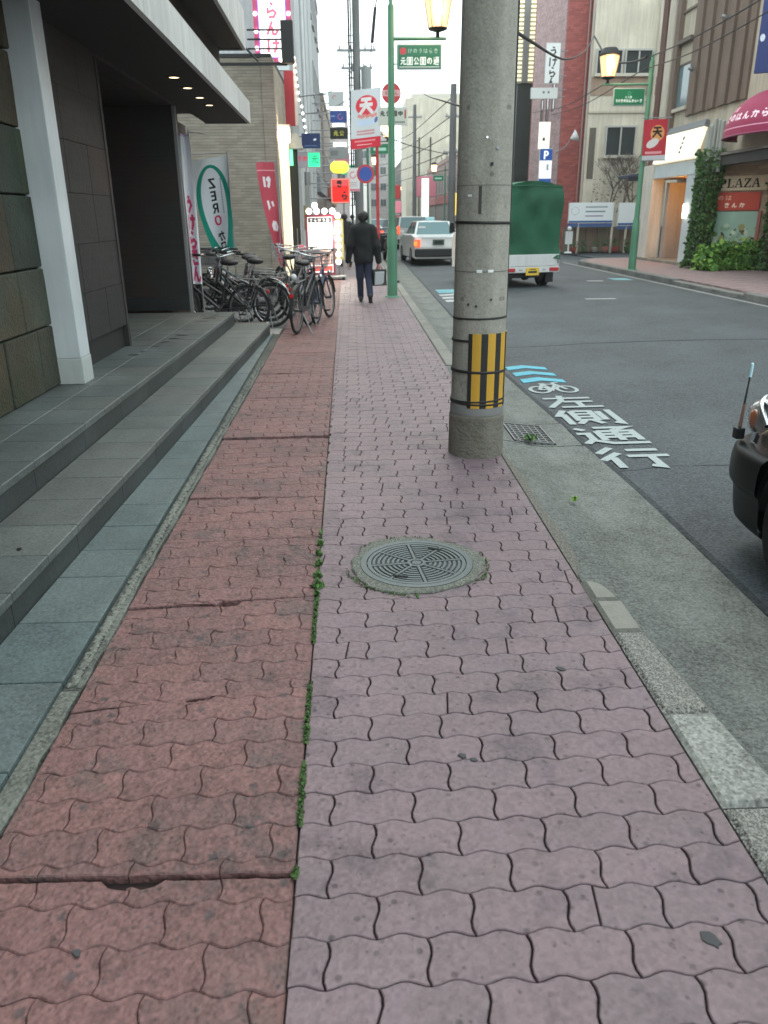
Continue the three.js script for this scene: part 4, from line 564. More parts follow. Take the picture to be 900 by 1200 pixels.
// ---------- right: shop building with ribbed facade ----------
{
  const t = thing('tan_shop_building', 'tan corner building with brown ribbed panels above a lit cream shop front', 'building', [10.2, 0, -26]);
  const X = (x) => x - 10.2, Z = (z) => z + 26, cm = M([0.56, 0.5, 0.4], 0.88, { map: T.streak, bump: T.rough, bs: 0.003 }), rib = M([0.2, 0.148, 0.115], 0.85, { map: T.streak }), rd = M([0.15, 0.075, 0.06], 0.85, { map: T.streak }), lt = M([0.6, 0.54, 0.45], 0.85, { map: T.streak });
  mk('wall', box(0, X(22), 3.0, 9.4, Z(-28.7), Z(-5)), cm, t);
  mk('rear_wall', box(X(11.2), X(22), 0, 3.0, Z(-28.7), Z(-24.3)), cm, t);
  const R = rng(61);
  const ribs = (z0, z1, y0, y1, m, n) => { for (let i = 0; i < n; i++) { const a = lerp(z0, z1, i / n), b = lerp(z0, z1, (i + 0.86) / n), dd = 0.06 + 0.07 * (i % 2) + 0.02 * R(); mk('rib', box(-dd, 0.01, y0, y1, Z(a), Z(b), 0.008), m, t); } };
  ribs(-28.68, -28.2, 0.1, 9.5, rd, 1); ribs(-28.1, -27.5, 3.6, 9.5, lt, 1); ribs(-27.45, -26.9, 3.9, 9.5, rib, 2); ribs(-25.95, -22.0, 4.3, 9.5, rib, 11);
  const w = new THREE.Group(); w.name = 'window'; w.position.set(0, 5.2, Z(-26.45)); t.add(w);
  mk('reveal', [box(-0.03, 0.02, -0.62, 0.62, -0.5, -0.44), box(-0.03, 0.02, -0.62, 0.62, 0.44, 0.5), box(-0.03, 0.02, 0.56, 0.62, -0.44, 0.44)], M([0.1, 0.085, 0.07], 0.8), w); mk('pane', box(-0.008, 0.0, -0.56, 0.56, -0.44, 0.44), M([0.14, 0.2, 0.22], 0.08), w); mk('sill', box(-0.12, 0.02, -0.7, -0.6, -0.55, 0.55, 0.01), lt, w);
  mk('ledge', box(-0.14, 0.0, 6.34, 6.48, Z(-27.0), Z(-26.0), 0.01), M([0.12, 0.1, 0.08], 0.8), t); mk('ledge', box(-0.06, 0, 7.2, 7.26, Z(-27), Z(-26)), M([0.16, 0.13, 0.1], 0.8), t);
  for (const z of [-25.3, -23.4]) mk('spot_lamp', at(lathe([[0.0, 0], [0.07, 0.02], [0.05, 0.16], [0, 0.18]], 10), -0.2, 5.45 + (z > -24 ? 0.9 : 0), Z(z), 0, 0, 1.2), B.steel, t);
  // sloping lit sign band, grey cap, lintel, entrance
  const em = M([0.86, 0.82, 0.68], 0.5, { em: [1, 0.93, 0.72], ei: 0.3 });
  const pn = new THREE.Group(); pn.name = 'sign_band'; pn.position.set(X(10.02), 3.46, Z(-25.85)); pn.rotation.z = -0.26; t.add(pn);
  mk('panel', box(-0.06, 0.06, -0.42, 0.42, -1.65, 1.62, 0.012), em, pn); mk('cap', box(-0.09, 0.3, 0.42, 0.6, -1.7, 1.67, 0.01), M([0.2, 0.21, 0.22], 0.6, { map: T.metal }), pn);
  const lg = M([0.08, 0.075, 0.06], 0.6); for (const [y, h, z] of [[0.2, 0.1, 0.38], [0.06, 0.06, 0.4], [-0.07, 0.09, 0.39], [-0.2, 0.07, 0.41]]) mk('letter', box(-0.068, -0.06, y - h / 2, y + h / 2, z - 0.07, z + 0.06), lg, pn);
  const rl = new THREE.RectAreaLight(0xffedc4, 0.8, 3.2, 0.8); rl.position.set(9.78, 3.42, -25.85); rl.lookAt(5, 1.5, -25.85); scene.add(rl);
  const gm = M([0.56, 0.62, 0.63], 0.55, { map: T.metal });
  mk('lintel', box(X(9.93), X(10.3), 2.62, 3.0, Z(-27.5), Z(-24.2), 0.01), gm, t); mk('corner_column', box(X(9.9), X(10.35), 0, 3.05, Z(-28.66), Z(-27.45), 0.02), M([0.7, 0.65, 0.57], 0.85, { map: T.streak }), t); mk('door_column', box(X(9.95), X(10.3), 0.12, 2.62, Z(-24.75), Z(-24.2), 0.01), gm, t); mk('step', box(X(9.85), X(11.2), 0.05, 0.16, Z(-28.3), Z(-24.2), 0.01), M([0.3, 0.27, 0.22], 0.9, { map: T.granite }), t);
  mk('inner_wall', box(X(11.1), X(11.2), 0.1, 2.62, Z(-27.6), Z(-24.2)), M([0.32, 0.17, 0.06], 0.7, { map: T.streak }), t); mk('inner_pier', box(X(10.35), X(11.15), 0.16, 2.5, Z(-27.35), Z(-27.1), 0.01), M([0.45, 0.4, 0.36], 0.8, { map: T.streak }), t); mk('entrance_ceiling', box(X(10.3), X(11.2), 2.6, 2.66, Z(-27.6), Z(-24.2)), M([0.2, 0.1, 0.07], 0.7), t);
  const s = new THREE.Group(); s.name = 'wall_lamp'; s.position.set(X(9.9), 1.62, Z(-24.5)); t.add(s); mk('glass', box(-0.05, 0.05, -0.2, 0.2, -0.08, 0.08, 0.03), B.bulb, s); mk('bracket', box(0.05, 0.1, -0.08, 0.08, -0.03, 0.03), B.steel, s);
  const pl = new THREE.PointLight(0xffb050, 2.2, 6, 2); pl.position.set(10.6, 2.4, -25.7); pl.castShadow = true; pl.shadow.radius = 5; scene.add(pl); mk('ceiling_lamp', at(new THREE.SphereGeometry(0.07, 12, 8), X(10.6), 2.52, Z(-25.7)), B.warm, t);
  // ducts and pipes between the shop and the ivy
  for (const [z, r, y] of [[-23.15, 0.09, 3.75], [-22.95, 0.05, 3.9], [-22.7, 0.05, 3.85], [-22.5, 0.06, 3.8]]) mk('pipe', [rod([X(9.86), 2.6, Z(z)], [X(9.86), y, Z(z)], r, r, 10), at(new THREE.SphereGeometry(r, 10, 8), X(9.86), y, Z(z))], M([0.35, 0.36, 0.33], 0.6, { map: T.metal }), t);
  mk('equipment_box', box(X(9.85), X(10.15), 2.9, 3.7, Z(-23.55), Z(-23.25), 0.01), M([0.42, 0.43, 0.38], 0.6, { map: T.metal }), t);
  // ground floor set back diagonally on the near side, with its beam
  mk('beam', box(X(9.9), X(10.2), 2.75, 2.98, Z(-23.1), Z(-12)), M([0.06, 0.06, 0.06], 0.7, { map: T.metal }), t);
  mk('beam_ledge', box(X(9.84), X(10.2), 2.99, 3.06, Z(-23.1), Z(-12)), M([0.25, 0.22, 0.2], 0.8, { map: T.tiles }), t);
  const g = new THREE.Group(); g.name = 'recessed_front'; g.position.set(X(9.85), 0, Z(-23.1)); g.rotation.y = -0.72; t.add(g);
  mk('front_wall', box(0, 7, 0, 2.75, -0.3, 0), M([0.45, 0.32, 0.22], 0.85, { map: T.tiles }), g);
  mk('sign_board', box(0.05, 2.9, 2.12, 2.5, 0, 0.06, 0.01), M([0.75, 0.6, 0.42], 0.8, { map: T.grain }), g);
  const pm = canvas(640, 90, (c, w, h) => { c.clearRect(0, 0, w, h); c.fillStyle = '#0c0a08'; c.font = 'bold 74px serif'; c.fillText('PLAZA', 40, 72); c.font = 'bold 44px serif'; c.fillText('the Love', 370, 72); });
  mk('sign_text', face(2.7, 0.38, 1.56, 2.31, 0.064), new THREE.MeshStandardMaterial({ map: pm, transparent: true, alphaTest: 0.4, roughness: 0.7 }), g);
  const rm = canvas(256, 110, (c, w, h) => { fill(c, '#b5402e', 0, 0, w, h); c.fillStyle = '#e8b9a2'; c.font = 'bold 34px sans-serif'; htext(c, 'のは', 24, 14, 36, 44, 6, '#e2a48f'); htext(c, 'きんか', 64, 62, 34, 42, 6, '#f0d8c8'); });
  mk('red_notice', [box(0.25, 1.5, 1.62, 2.08, 0, 0.05)], B.redpaint, g); mk('red_notice_face', face(1.22, 0.44, 0.875, 1.85, 0.054), new THREE.MeshStandardMaterial({ map: rm, roughness: 0.6 }), g);
  const sw = new THREE.Group(); sw.name = 'show_window'; sw.position.set(0.9, 1.1, 0); g.add(sw); mk('frame', [box(-0.72, -0.66, -0.62, 0.5, 0, 0.08), box(0.6, 0.68, -0.62, 0.5, 0, 0.08), box(-0.66, 0.6, -0.62, -0.56, 0, 0.08)], M([0.3, 0.1, 0.08], 0.6), sw); mk('pane', box(-0.66, 0.6, -0.56, 0.5, 0.03, 0.036), M([0.9, 0.95, 0.92], 0.03, { transmission: 1, thickness: 0 }), sw);
  const photo = canvas(256, 220, (c, w, h) => { fill(c, '#b9c4be', 0, 0, w, h); const r = rng(5), cs = ['#7f8a4a', '#d9d6c6', '#8a6a4a', '#a8b0a0', '#e8e2d0', '#5a4a36', '#b8a070']; for (let i = 0; i < 46; i++) { c.fillStyle = cs[floor(r() * 7)]; c.beginPath(); c.ellipse(r() * w, h * (0.35 + 0.65 * r()), 6 + 20 * r(), 5 + 14 * r(), r() * 3, 0, 7); c.fill(); } });
  mk('poster', face(1.24, 1.04, -0.03, -0.03, 0.012), new THREE.MeshStandardMaterial({ map: photo, roughness: 0.6 }), sw);
}
{
  const t = thing('dome_awning', 'magenta half dome awning with white lettering above the recessed front', 'awning', [10.08, 3.3, -20.45]);
  const map = canvas(512, 256, (c, w, h) => { fill(c, '#8c1f48', 0, 0, w, h); c.fillStyle = '#e3c3cf'; c.beginPath(); c.ellipse(w * 0.36, h * 0.36, 7, 28, 0, 0, 7); c.fill(); htext(c, '元公園', w * 0.31, h * 0.55, 20, 22, 3, '#dfb3c4'); htext(c, 'うけきのはんから', w * 0.17, h * 0.66, 34, 38, 6, '#ecd3dd'); fill(c, '#d8a0b6', w * 0.16, h * 0.88, w * 0.64, 4); });
  const g = new THREE.SphereGeometry(1, 28, 10, PI, PI, 0, PI / 2), a = g.attributes.position; for (let i = 0; i < a.count; i++) { const x = a.getX(i), y = a.getY(i), z = a.getZ(i); a.setXYZ(i, min(0, z * 0.85), y * 1.0, x * -1.6); }
  g.computeVertexNormals(); g.userData.uv = true;
  mk('canopy', g, M([1, 1, 1], 0.7, { map, side: THREE.DoubleSide }), t);
  mk('rim', pipe([...Array(13)].map((_, i) => { const u = (i / 12) * PI; return [-0.85 * sin(u), 0, -1.6 * cos(u)]; }), 0.025, 30), M([0.2, 0.03, 0.08], 0.6), t);
}
sign('wall_sign', 'tall dark blue sign with a white mark high on the tan facade', { p: [9.85, 5.6, -20.55], w: 0.5, h: 1.9, d: 0.12, ry: -0.5, col: [0.03, 0.05, 0.2], draw: (c, w, h) => { fill(c, '#24346f', 0, 0, w, h); c.fillStyle = '#d8deea'; c.beginPath(); c.ellipse(26, h * 0.62, 18, 26, 0, 0, 7); c.fill(); htext(c, '中', 30, 40, 90, 0, 12, '#d8deea'); } });
// ---------- ivy, hedge ----------
function foliage(R, n, pick, size) { const pos = [], nrm = []; for (let i = 0; i < n; i++) { const [x, y, z] = pick(R), s = size * (0.4 + 1.2 * R() * R() + 0.2 * R()), g = V(R() - 0.5, R() * 0.9 - 0.2, R() - 0.5).normalize(), u = V(R() - 0.5, R() - 0.7, R() - 0.5).cross(g).normalize(), w = V().crossVectors(g, u); const P = (a, b) => [x + u.x * a * s + w.x * b * s, y + u.y * a * s + w.y * b * s, z + u.z * a * s + w.z * b * s]; const A = P(0, 0), B1 = P(0.45, 0.5), C = P(0, 1.3), D = P(-0.45, 0.5); pos.push(...A, ...B1, ...C, ...A, ...C, ...D); } const g = new THREE.BufferGeometry(); g.setAttribute('position', new THREE.Float32BufferAttribute(pos, 3)); g.computeVertexNormals(); return g; }
const leafM = (c) => M(c, 0.75, { side: THREE.DoubleSide });
{
  const R = rng(71), t = thing('ivy_column', 'tall column thickly covered with dark green ivy beside the lit shop', 'ivy', [9.75, 0.08, -22.95]);
  mk('stem', [rod([0, 0, 0], [0.05, 2.9, 0.1], 0.1, 0.05), rod([0.1, 0, -0.2], [0.1, 2.7, 0.3], 0.05, 0.03)], M([0.06, 0.045, 0.03], 0.9), t);
  const pk = (rr, wob) => (r) => { const y = r() * 3.05, a = r() * 2 * PI, w = rr * (0.75 + 0.25 * r()) * (0.8 + 0.35 * vn(a * 1.2 + 20, y * 2.2, 999, 999, 15)) * (y > 2.6 ? 1.08 : 1); return [w * 0.8 * cos(a) + 0.05, y + 0.04, w * 1.05 * sin(a) + 0.12 * (y - 1.5) * 0.3]; };
  mk('foliage', foliage(R, 5200, pk(0.42), 0.075), leafM([0.045, 0.11, 0.026]), t); mk('foliage', foliage(R, 1500, pk(0.45), 0.07), leafM([0.085, 0.18, 0.04]), t);
  const u = thing('ivy_column', 'second ivy covered pier further right of the show window', 'ivy', [11.15, 0.08, -21.6]);
  mk('stem', rod([0, 0, 0], [0.05, 2.2, 0.1], 0.08, 0.04), M([0.06, 0.045, 0.03], 0.9), u);
  mk('foliage', foliage(R, 2600, (r) => { const p = pk(0.34)(r); p[1] *= 0.72; return p; }, 0.075), leafM([0.045, 0.1, 0.025]), u);
  const h = thing('hedge', 'low bright green broad leaved hedge in front of the recessed shop front', 'hedge', [10.45, 0.08, -22.1]);
  const bush = (r) => { const x = -1.0 + 2.6 * r(), y = r(), hh = 0.55 + 0.2 * vn(x * 3 + 30, 2, 999, 999, 4); return [x, 0.04 + hh * y, (r() - 0.5) * 0.75 * (1.05 - 0.55 * y) - 0.05 * x]; };
  mk('stems', [...Array(12)].map((_, i) => rod([-0.9 + i * 0.2, 0, 0], [-0.9 + i * 0.2 + 0.1 * (R() - 0.5), 0.5, 0.1 * (R() - 0.5)], 0.015, 0.006, 5)), M([0.06, 0.045, 0.03], 0.9), h);
  mk('foliage', foliage(R, 2600, bush, 0.1), leafM([0.06, 0.16, 0.025]), h); mk('foliage', foliage(R, 1500, bush, 0.11), leafM([0.14, 0.3, 0.045]), h); mk('foliage', foliage(R, 800, bush, 0.11), leafM([0.26, 0.42, 0.08]), h);
}
// ---------- far right buildings ----------
const pinkBr = M([0.5, 0.34, 0.335], 0.85, { map: T.tiles }), redBr = M([0.36, 0.1, 0.09], 0.8, { map: T.tiles });
{
  const t = thing('red_tile_building', 'tall dusty pink and red tiled building behind the parking sign', 'building', [9.05, 0, -37]);
  mk('pink_side_wall', box(0, 0.4, 0, 12.4, -6, -0.02), pinkBr, t); mk('red_front_wall', box(0.005, 1.0, 0, 12.6, -6.2, 0.25), redBr, t); mk('roof_edge', box(-0.05, 0.3, 12.4, 12.6, -6.05, 0.2), M([0.4, 0.3, 0.28], 0.8), t);
  for (const [y, h, z] of [[5.4, 1.3, -2.6], [5.2, 1.4, -3.7], [5.9, 1.1, -1.5], [2.2, 1.6, -1.6], [2.4, 1.5, -3.2]]) { const g = new THREE.Group(); g.name = 'window'; g.position.set(-0.004, y + h / 2, z); t.add(g); mk('pane', box(0, 0.006, -h / 2, h / 2, -0.22, 0.22), B.glass, g); mk('frame', [box(-0.02, 0.01, -h / 2, h / 2, -0.27, -0.22), box(-0.02, 0.01, -h / 2, h / 2, 0.22, 0.27), box(-0.02, 0.01, h / 2, h / 2 + 0.05, -0.27, 0.27)], M([0.2, 0.1, 0.1], 0.7), g); }
  mk('drain_pipe', rod([1.02, 0, 0.42], [1.02, 12.5, 0.42], 0.06), M([0.5, 0.47, 0.43], 0.6), t); mk('drain_pipe', rod([0.86, 0, 0.32], [0.86, 12.5, 0.32], 0.04), M([0.32, 0.2, 0.18], 0.6), t);
}
{
  const t = thing('cream_building', 'cream stained concrete building with sliding windows facing the side street', 'building', [15, 0, -36.3]);
  const X = (x) => x - 15; mk('wall', box(X(10.06), X(22), 0, 12.5, -12, 0), M([0.72, 0.66, 0.54], 0.9, { map: T.streak, bump: T.rough, bs: 0.004 }), t);
  const win = (x0, x1, y0, y1) => { const g = new THREE.Group(); g.name = 'window'; g.position.set(X((x0 + x1) / 2), (y0 + y1) / 2, 0); t.add(g); const w = (x1 - x0) / 2, h = (y1 - y0) / 2, fr = M([0.4, 0.4, 0.38], 0.5); mk('pane', box(-w, 0, -h, h, 0.01, 0.02), B.glass, g); mk('pane', box(0, w, -h, h, 0.03, 0.04), B.glass, g); mk('frame', [box(-w - 0.06, w + 0.06, h, h + 0.07, 0, 0.1), box(-w - 0.06, -w, -h, h, 0, 0.1), box(w, w + 0.06, -h, h, 0, 0.1), box(-0.03, 0.03, -h, h, 0.04, 0.08)], fr, g); mk('sill', box(-w - 0.1, w + 0.1, -h - 0.12, -h, 0, 0.16, 0.01), M([0.5, 0.47, 0.4], 0.8), g); };
  win(10.9, 12.1, 3.92, 5.0); win(10.25, 11.25, 7.02, 7.85); win(11.45, 12.5, 7.02, 7.85); win(13, 14.2, 3.92, 5.0);
  mk('stained_band', box(X(10.07), X(15), 6.22, 6.9, 0, 0.03), M([0.4, 0.29, 0.22], 0.9, { map: T.streak }), t); mk('downpipe', rod([X(12.7), 0, 0.1], [X(12.7), 12, 0.1], 0.05), B.cream, t); mk('recess', box(X(10.16), X(10.44), 3.0, 5.0, 0.0, 0.012), M([0.17, 0.15, 0.12], 0.9, { map: T.streak }), t);
  mk('cornice', box(X(10.05), X(22), 5.55, 5.63, 0, 0.06), B.cream, t);
}
{
  const t = thing('louvred_building', 'building with pale lit louvre strips seen just right of the utility pole', 'building', [8.95, 0, -47]);
  mk('tower', box(0, 8, 8.2, 18, -6, 0), M([0.4, 0.38, 0.32], 0.8), t); mk('dark_base', box(0.1, 8, 0, 8.2, -6, -0.05), M([0.035, 0.045, 0.045], 0.6, { map: T.metal }), t);
  const lo = M([0.75, 0.72, 0.5], 0.5, { em: [1, 0.95, 0.65], ei: 0.35 }); for (let i = 0; i < 34; i++) { mk('louvre', box(0.02, 0.26, 8.3 + i * 0.2, 8.4 + i * 0.2, 0, 0.09), lo, t); mk('louvre', box(0.62, 1.0, 8.3 + i * 0.2, 8.4 + i * 0.2, 0, 0.09), lo, t); } mk('mullion', box(0.3, 0.58, 8.2, 15, 0, 0.16), B.steel, t);
}
{
  const t = thing('cream_wall_building', 'large blank cracked cream wall closing the view beyond the taxi', 'building', [11, 0, -98]);
  mk('wall', box(-4.7, 4, -1, 14.0, -10, 0), M([0.72, 0.68, 0.55], 0.9, { map: T.streak }), t); mk('roof_slab', box(-4.0, 3, 14.0, 14.5, -9, -0.6), M([0.5, 0.48, 0.42], 0.9), t);
  mk('downpipe', rod([-3.2, 0, 0.1], [-3.2, 10, 0.1], 0.07), B.dark, t); mk('downpipe', rod([-1.9, 0, 0.1], [-1.9, 10, 0.1], 0.07), B.dark, t); mk('crack', pipe([[-1.6, 5, 0.05], [-1.3, 7.6, 0.05], [-0.7, 8.1, 0.05], [-0.4, 6.9, 0.05], [0.1, 8.4, 0.05]], 0.045, 20, 5), M([0.2, 0.18, 0.14], 0.9), t);
}
block('pink_shop_building', 'far low shop building with pinkish front on the right behind the taxi', 8.4, 16, 6, -62, -94, M([0.42, 0.3, 0.28], 0.85, { map: T.tiles }), { side: -1, front: 1, shop: [0.45, 0.12, 0.12] });
block('dark_brick_building', 'right side building hidden mostly by the utility pole', 9.2, 17, 13, -48, -61, M([0.3, 0.2, 0.18], 0.85, { map: T.tiles }), { side: -1, shop: [0.4, 0.36, 0.3] });
block('right_row_building', 'far building in the right hand row beyond the cream wall', 7.4, 16, 9, -109, -165, M([0.44, 0.4, 0.37], 0.85, { map: T.streak }), { side: -1, shop: [0.3, 0.28, 0.25] });
// vertical signs on the red building and the side street board
sign('vertical_sign', 'white vertical sign with black brush letters on the red tiled building', { p: [8.46, 7.45, -36.6], w: 0.6, h: 1.5, col: [0.5, 0.5, 0.5], arm: 0.62, cw: 120, draw: (c, w, h) => { fill(c, '#dfe2e0', 0, 0, w, h); vtext(c, 'うけらん', 20, 22, 82, 76, 11, '#23282c'); } });
sign('horizontal_sign', 'white horizontal sign board below the brush lettered vertical sign', { p: [8.2, 6.36, -36.7], w: 1.15, h: 0.42, col: [0.5, 0.5, 0.5], arm: 0.9, draw: (c, w, h) => { fill(c, '#cfd2cf', 0, 0, w, h); c.fillStyle = '#666'; c.fillRect(70, 18, 12, 12); c.fillRect(100, 18, 12, 12); } });
{
  const t = thing('parking_pylon', 'tall white vertical sign with a blue P square above the truck', 'sign', [8.3, 0, -36.2]);
  mk('post', [rod([-0.12, 0, -0.1], [-0.12, 5.2, -0.1], 0.05), rod([0.14, 0, -0.1], [0.14, 4.1, -0.1], 0.05)], B.steel, t); mk('cream_box', box(-0.33, 0.13, 4.18, 5.22, -0.1, 0.06, 0.01), M([0.75, 0.74, 0.6], 0.5, { em: [1, 0.97, 0.8], ei: 0.25 }), t); mk('sign_box', box(-0.26, 0.28, 2.78, 4.2, -0.06, 0.08, 0.01), M([0.7, 0.72, 0.74], 0.5), t);
  const map = canvas(120, 300, (c, w, h) => { fill(c, '#e4e8ea', 0, 0, w, h); fill(c, '#1d4586', 0, 0, w, 98); c.fillStyle = '#f0f4f6'; c.font = 'bold 96px sans-serif'; c.fillText('P', 30, 86); fill(c, '#7d8890', 70, 130, 20, 50); fill(c, '#1d4586', 0, h * 0.84, w, h * 0.16); c.fillStyle = '#f0f4f6'; c.beginPath(); c.ellipse(60, h, 36, 24, 0, 0, 7); c.fill(); });
  mk('sign_face', face(0.53, 1.39, 0.01, 3.49, 0.084), new THREE.MeshStandardMaterial({ map, roughness: 0.4, emissive: 0xffffff, emissiveMap: map, emissiveIntensity: 0.25 }), t); mk('dot', box(-0.17, -0.08, 4.5, 4.62, 0.06, 0.066), B.dark, t);
}
{
  const t = thing('flood_lamp', 'small white floodlight on a bent arm against the red wall', 'lamp', [9.45, 4.2, -36.3]); mk('arm', pipe([[-0.7, -0.15, 0], [-0.35, 0.05, 0.2], [-0.15, 0.35, 0.3]], 0.025), B.steel, t); mk('head', at(lathe([[0.05, 0], [0.1, 0.08], [0.26, 0.28], [0.0, 0.24]], 16), -0.15, 0.35, 0.3, 0.3, 0, -1.1), B.white, t);
}
{
  const t = thing('parking_board', 'long white price board with blue edge on posts along the side street', 'sign', [11, 0, -34.6]);
  for (const x of [-1.5, -0.05, 0.55, 1.7]) mk('post', rod([x, 0, 0], [x, 1.2, 0], 0.05), B.cream, t);
  const mp = (k) => canvas(300, 130, (c, w, h) => { fill(c, '#dfe4e6', 0, 0, w, h); if (k) { c.fillStyle = '#2a3a55'; c.beginPath(); c.arc(40, 52, 26, 0, 7); c.stroke(); for (let i = 0; i < 3; i++) fill(c, ['#8a949c', '#74808a', '#98a'][i], 110, 22 + i * 30, 150 - i * 14, 9); } fill(c, '#2e5c9a', 0, h - 12, w, 12); });
  mk('board', box(-1.95, -0.05, 1.22, 2.02, -0.05, 0.05, 0.01), B.white, t); mk('board_face', face(1.86, 0.76, -1.0, 1.62, 0.054), new THREE.MeshStandardMaterial({ map: mp(1), roughness: 0.5 }), t); mk('board', box(0.15, 1.7, 1.1, 2.0, -0.05, 0.05, 0.01), B.white, t); mk('board_face', face(1.5, 0.85, 0.92, 1.55, 0.054), new THREE.MeshStandardMaterial({ map: mp(0), roughness: 0.5 }), t); mk('blue_skirt', [box(-1.95, -0.05, 1.06, 1.2, -0.04, 0.04), box(0.15, 1.7, 0.96, 1.08, -0.04, 0.04)], M([0.05, 0.1, 0.25], 0.6), t);
  const f = thing('board_fence', 'brownish boundary wall with clutter beneath the white price board', 'wall', [11, 0, -35.1]); for (let i = 0; i < 9; i++) mk('panel', box(-2 + i * 0.5, -1.52 + i * 0.5, 0.05, 1.05, -0.1 + 0.01 * (i % 2), 0.0), M([0.2 + 0.02 * (i % 3), 0.17, 0.13], 0.9, { map: T.streak }), f);
  const R = rng(81), cols = [[0.35, 0.06, 0.05], [0.06, 0.12, 0.05], [0.3, 0.28, 0.25], [0.4, 0.15, 0.12]]; for (let i = 0; i < 7; i++) { const c = cols[i % 4]; const o = thing('flower_pot', ['round red pot', 'dark green pot', 'grey pot', 'brick red pot', 'wide red pot', 'small green pot', 'pale grey pot'][i] + ' at the foot of the boundary wall, ' + ['first from the truck', 'second from the truck', 'third from the truck', 'middle of the row', 'third from the green post', 'second from the green post', 'nearest the green post'][i], 'flower pot', [9.3 + i * 0.45, 0.07, -34.2 - 0.2 * R()]); mk('pot', lathe([[0, 0], [0.09, 0], [0.13, 0.2], [0.11, 0.2], [0, 0.17]], 12), M(c, 0.8), o); mk('foliage', foliage(R, 90, (r) => [(r() - 0.5) * 0.3, 0.2 + 0.3 * r(), (r() - 0.5) * 0.3], 0.06), leafM([0.05, 0.09, 0.03]), o); }
  const b = thing('bare_shrub', 'tangled bare grey shrub above the white price board', 'shrub', [11.5, 0.07, -35.7]); const br = []; const grow = (p, d, l, r, k) => { const e = [p[0] + d[0] * l, p[1] + d[1] * l, p[2] + d[2] * l]; br.push(rod(p, e, r, r * 0.6, 5)); if (k) for (let i = 0; i < 3; i++) grow(e, V(d[0] + (R() - 0.5) * 1.4, d[1] * 0.6 + R() * 0.7, (R() - 0.5) * 0.6).normalize().toArray(), l * 0.68, r * 0.6, k - 1); }; for (const x of [-0.6, 0, 0.5]) grow([x, 0, 0], [0.1, 1, 0], 1.5, 0.06, 4); mk('branches', br, M([0.12, 0.1, 0.085], 0.9), b); mk('dry_leaves', foliage(R, 420, (r) => [(r() - 0.5) * 2.4, 1.6 + 1.5 * r(), (r() - 0.5) * 0.7], 0.07), leafM([0.14, 0.13, 0.1]), b);
  const w = thing('white_stand_sign', 'small white figure shaped stand sign beside the truck', 'sign', [8.85, 0.07, -33.5]); mk('post', rod([0, 0, 0], [0, 0.5, 0], 0.03), B.white, w); mk('panel', box(-0.15, 0.15, 0.35, 0.85, -0.02, 0.02, 0.01), B.white, w); mk('head', at(new THREE.SphereGeometry(0.09, 12, 10), 0, 0.95, 0), B.white, w); mk('foot', at(new THREE.CylinderGeometry(0.14, 0.16, 0.05, 14), 0, 0.025, 0), B.white, w);
  const c = thing('awning_frame', 'dark blue grey flat awning on a tan pillar at the side street corner', 'awning', [11.2, 0, -31.6]); mk('pillar', box(0.05, 0.35, 0, 3.1, -0.2, 0.2, 0.01), M([0.4, 0.25, 0.19], 0.85, { map: T.streak }), c); mk('canopy', at(new RoundedBoxGeometry(1.5, 0.12, 1.2, 1, 0.02), -0.2, 2.95, 0, 0, 0, 0.12), M([0.06, 0.075, 0.11], 0.6), c); mk('fringe', box(-0.95, 0.5, 2.7, 2.85, 0.56, 0.6), M([0.03, 0.035, 0.05], 0.7), c);
}
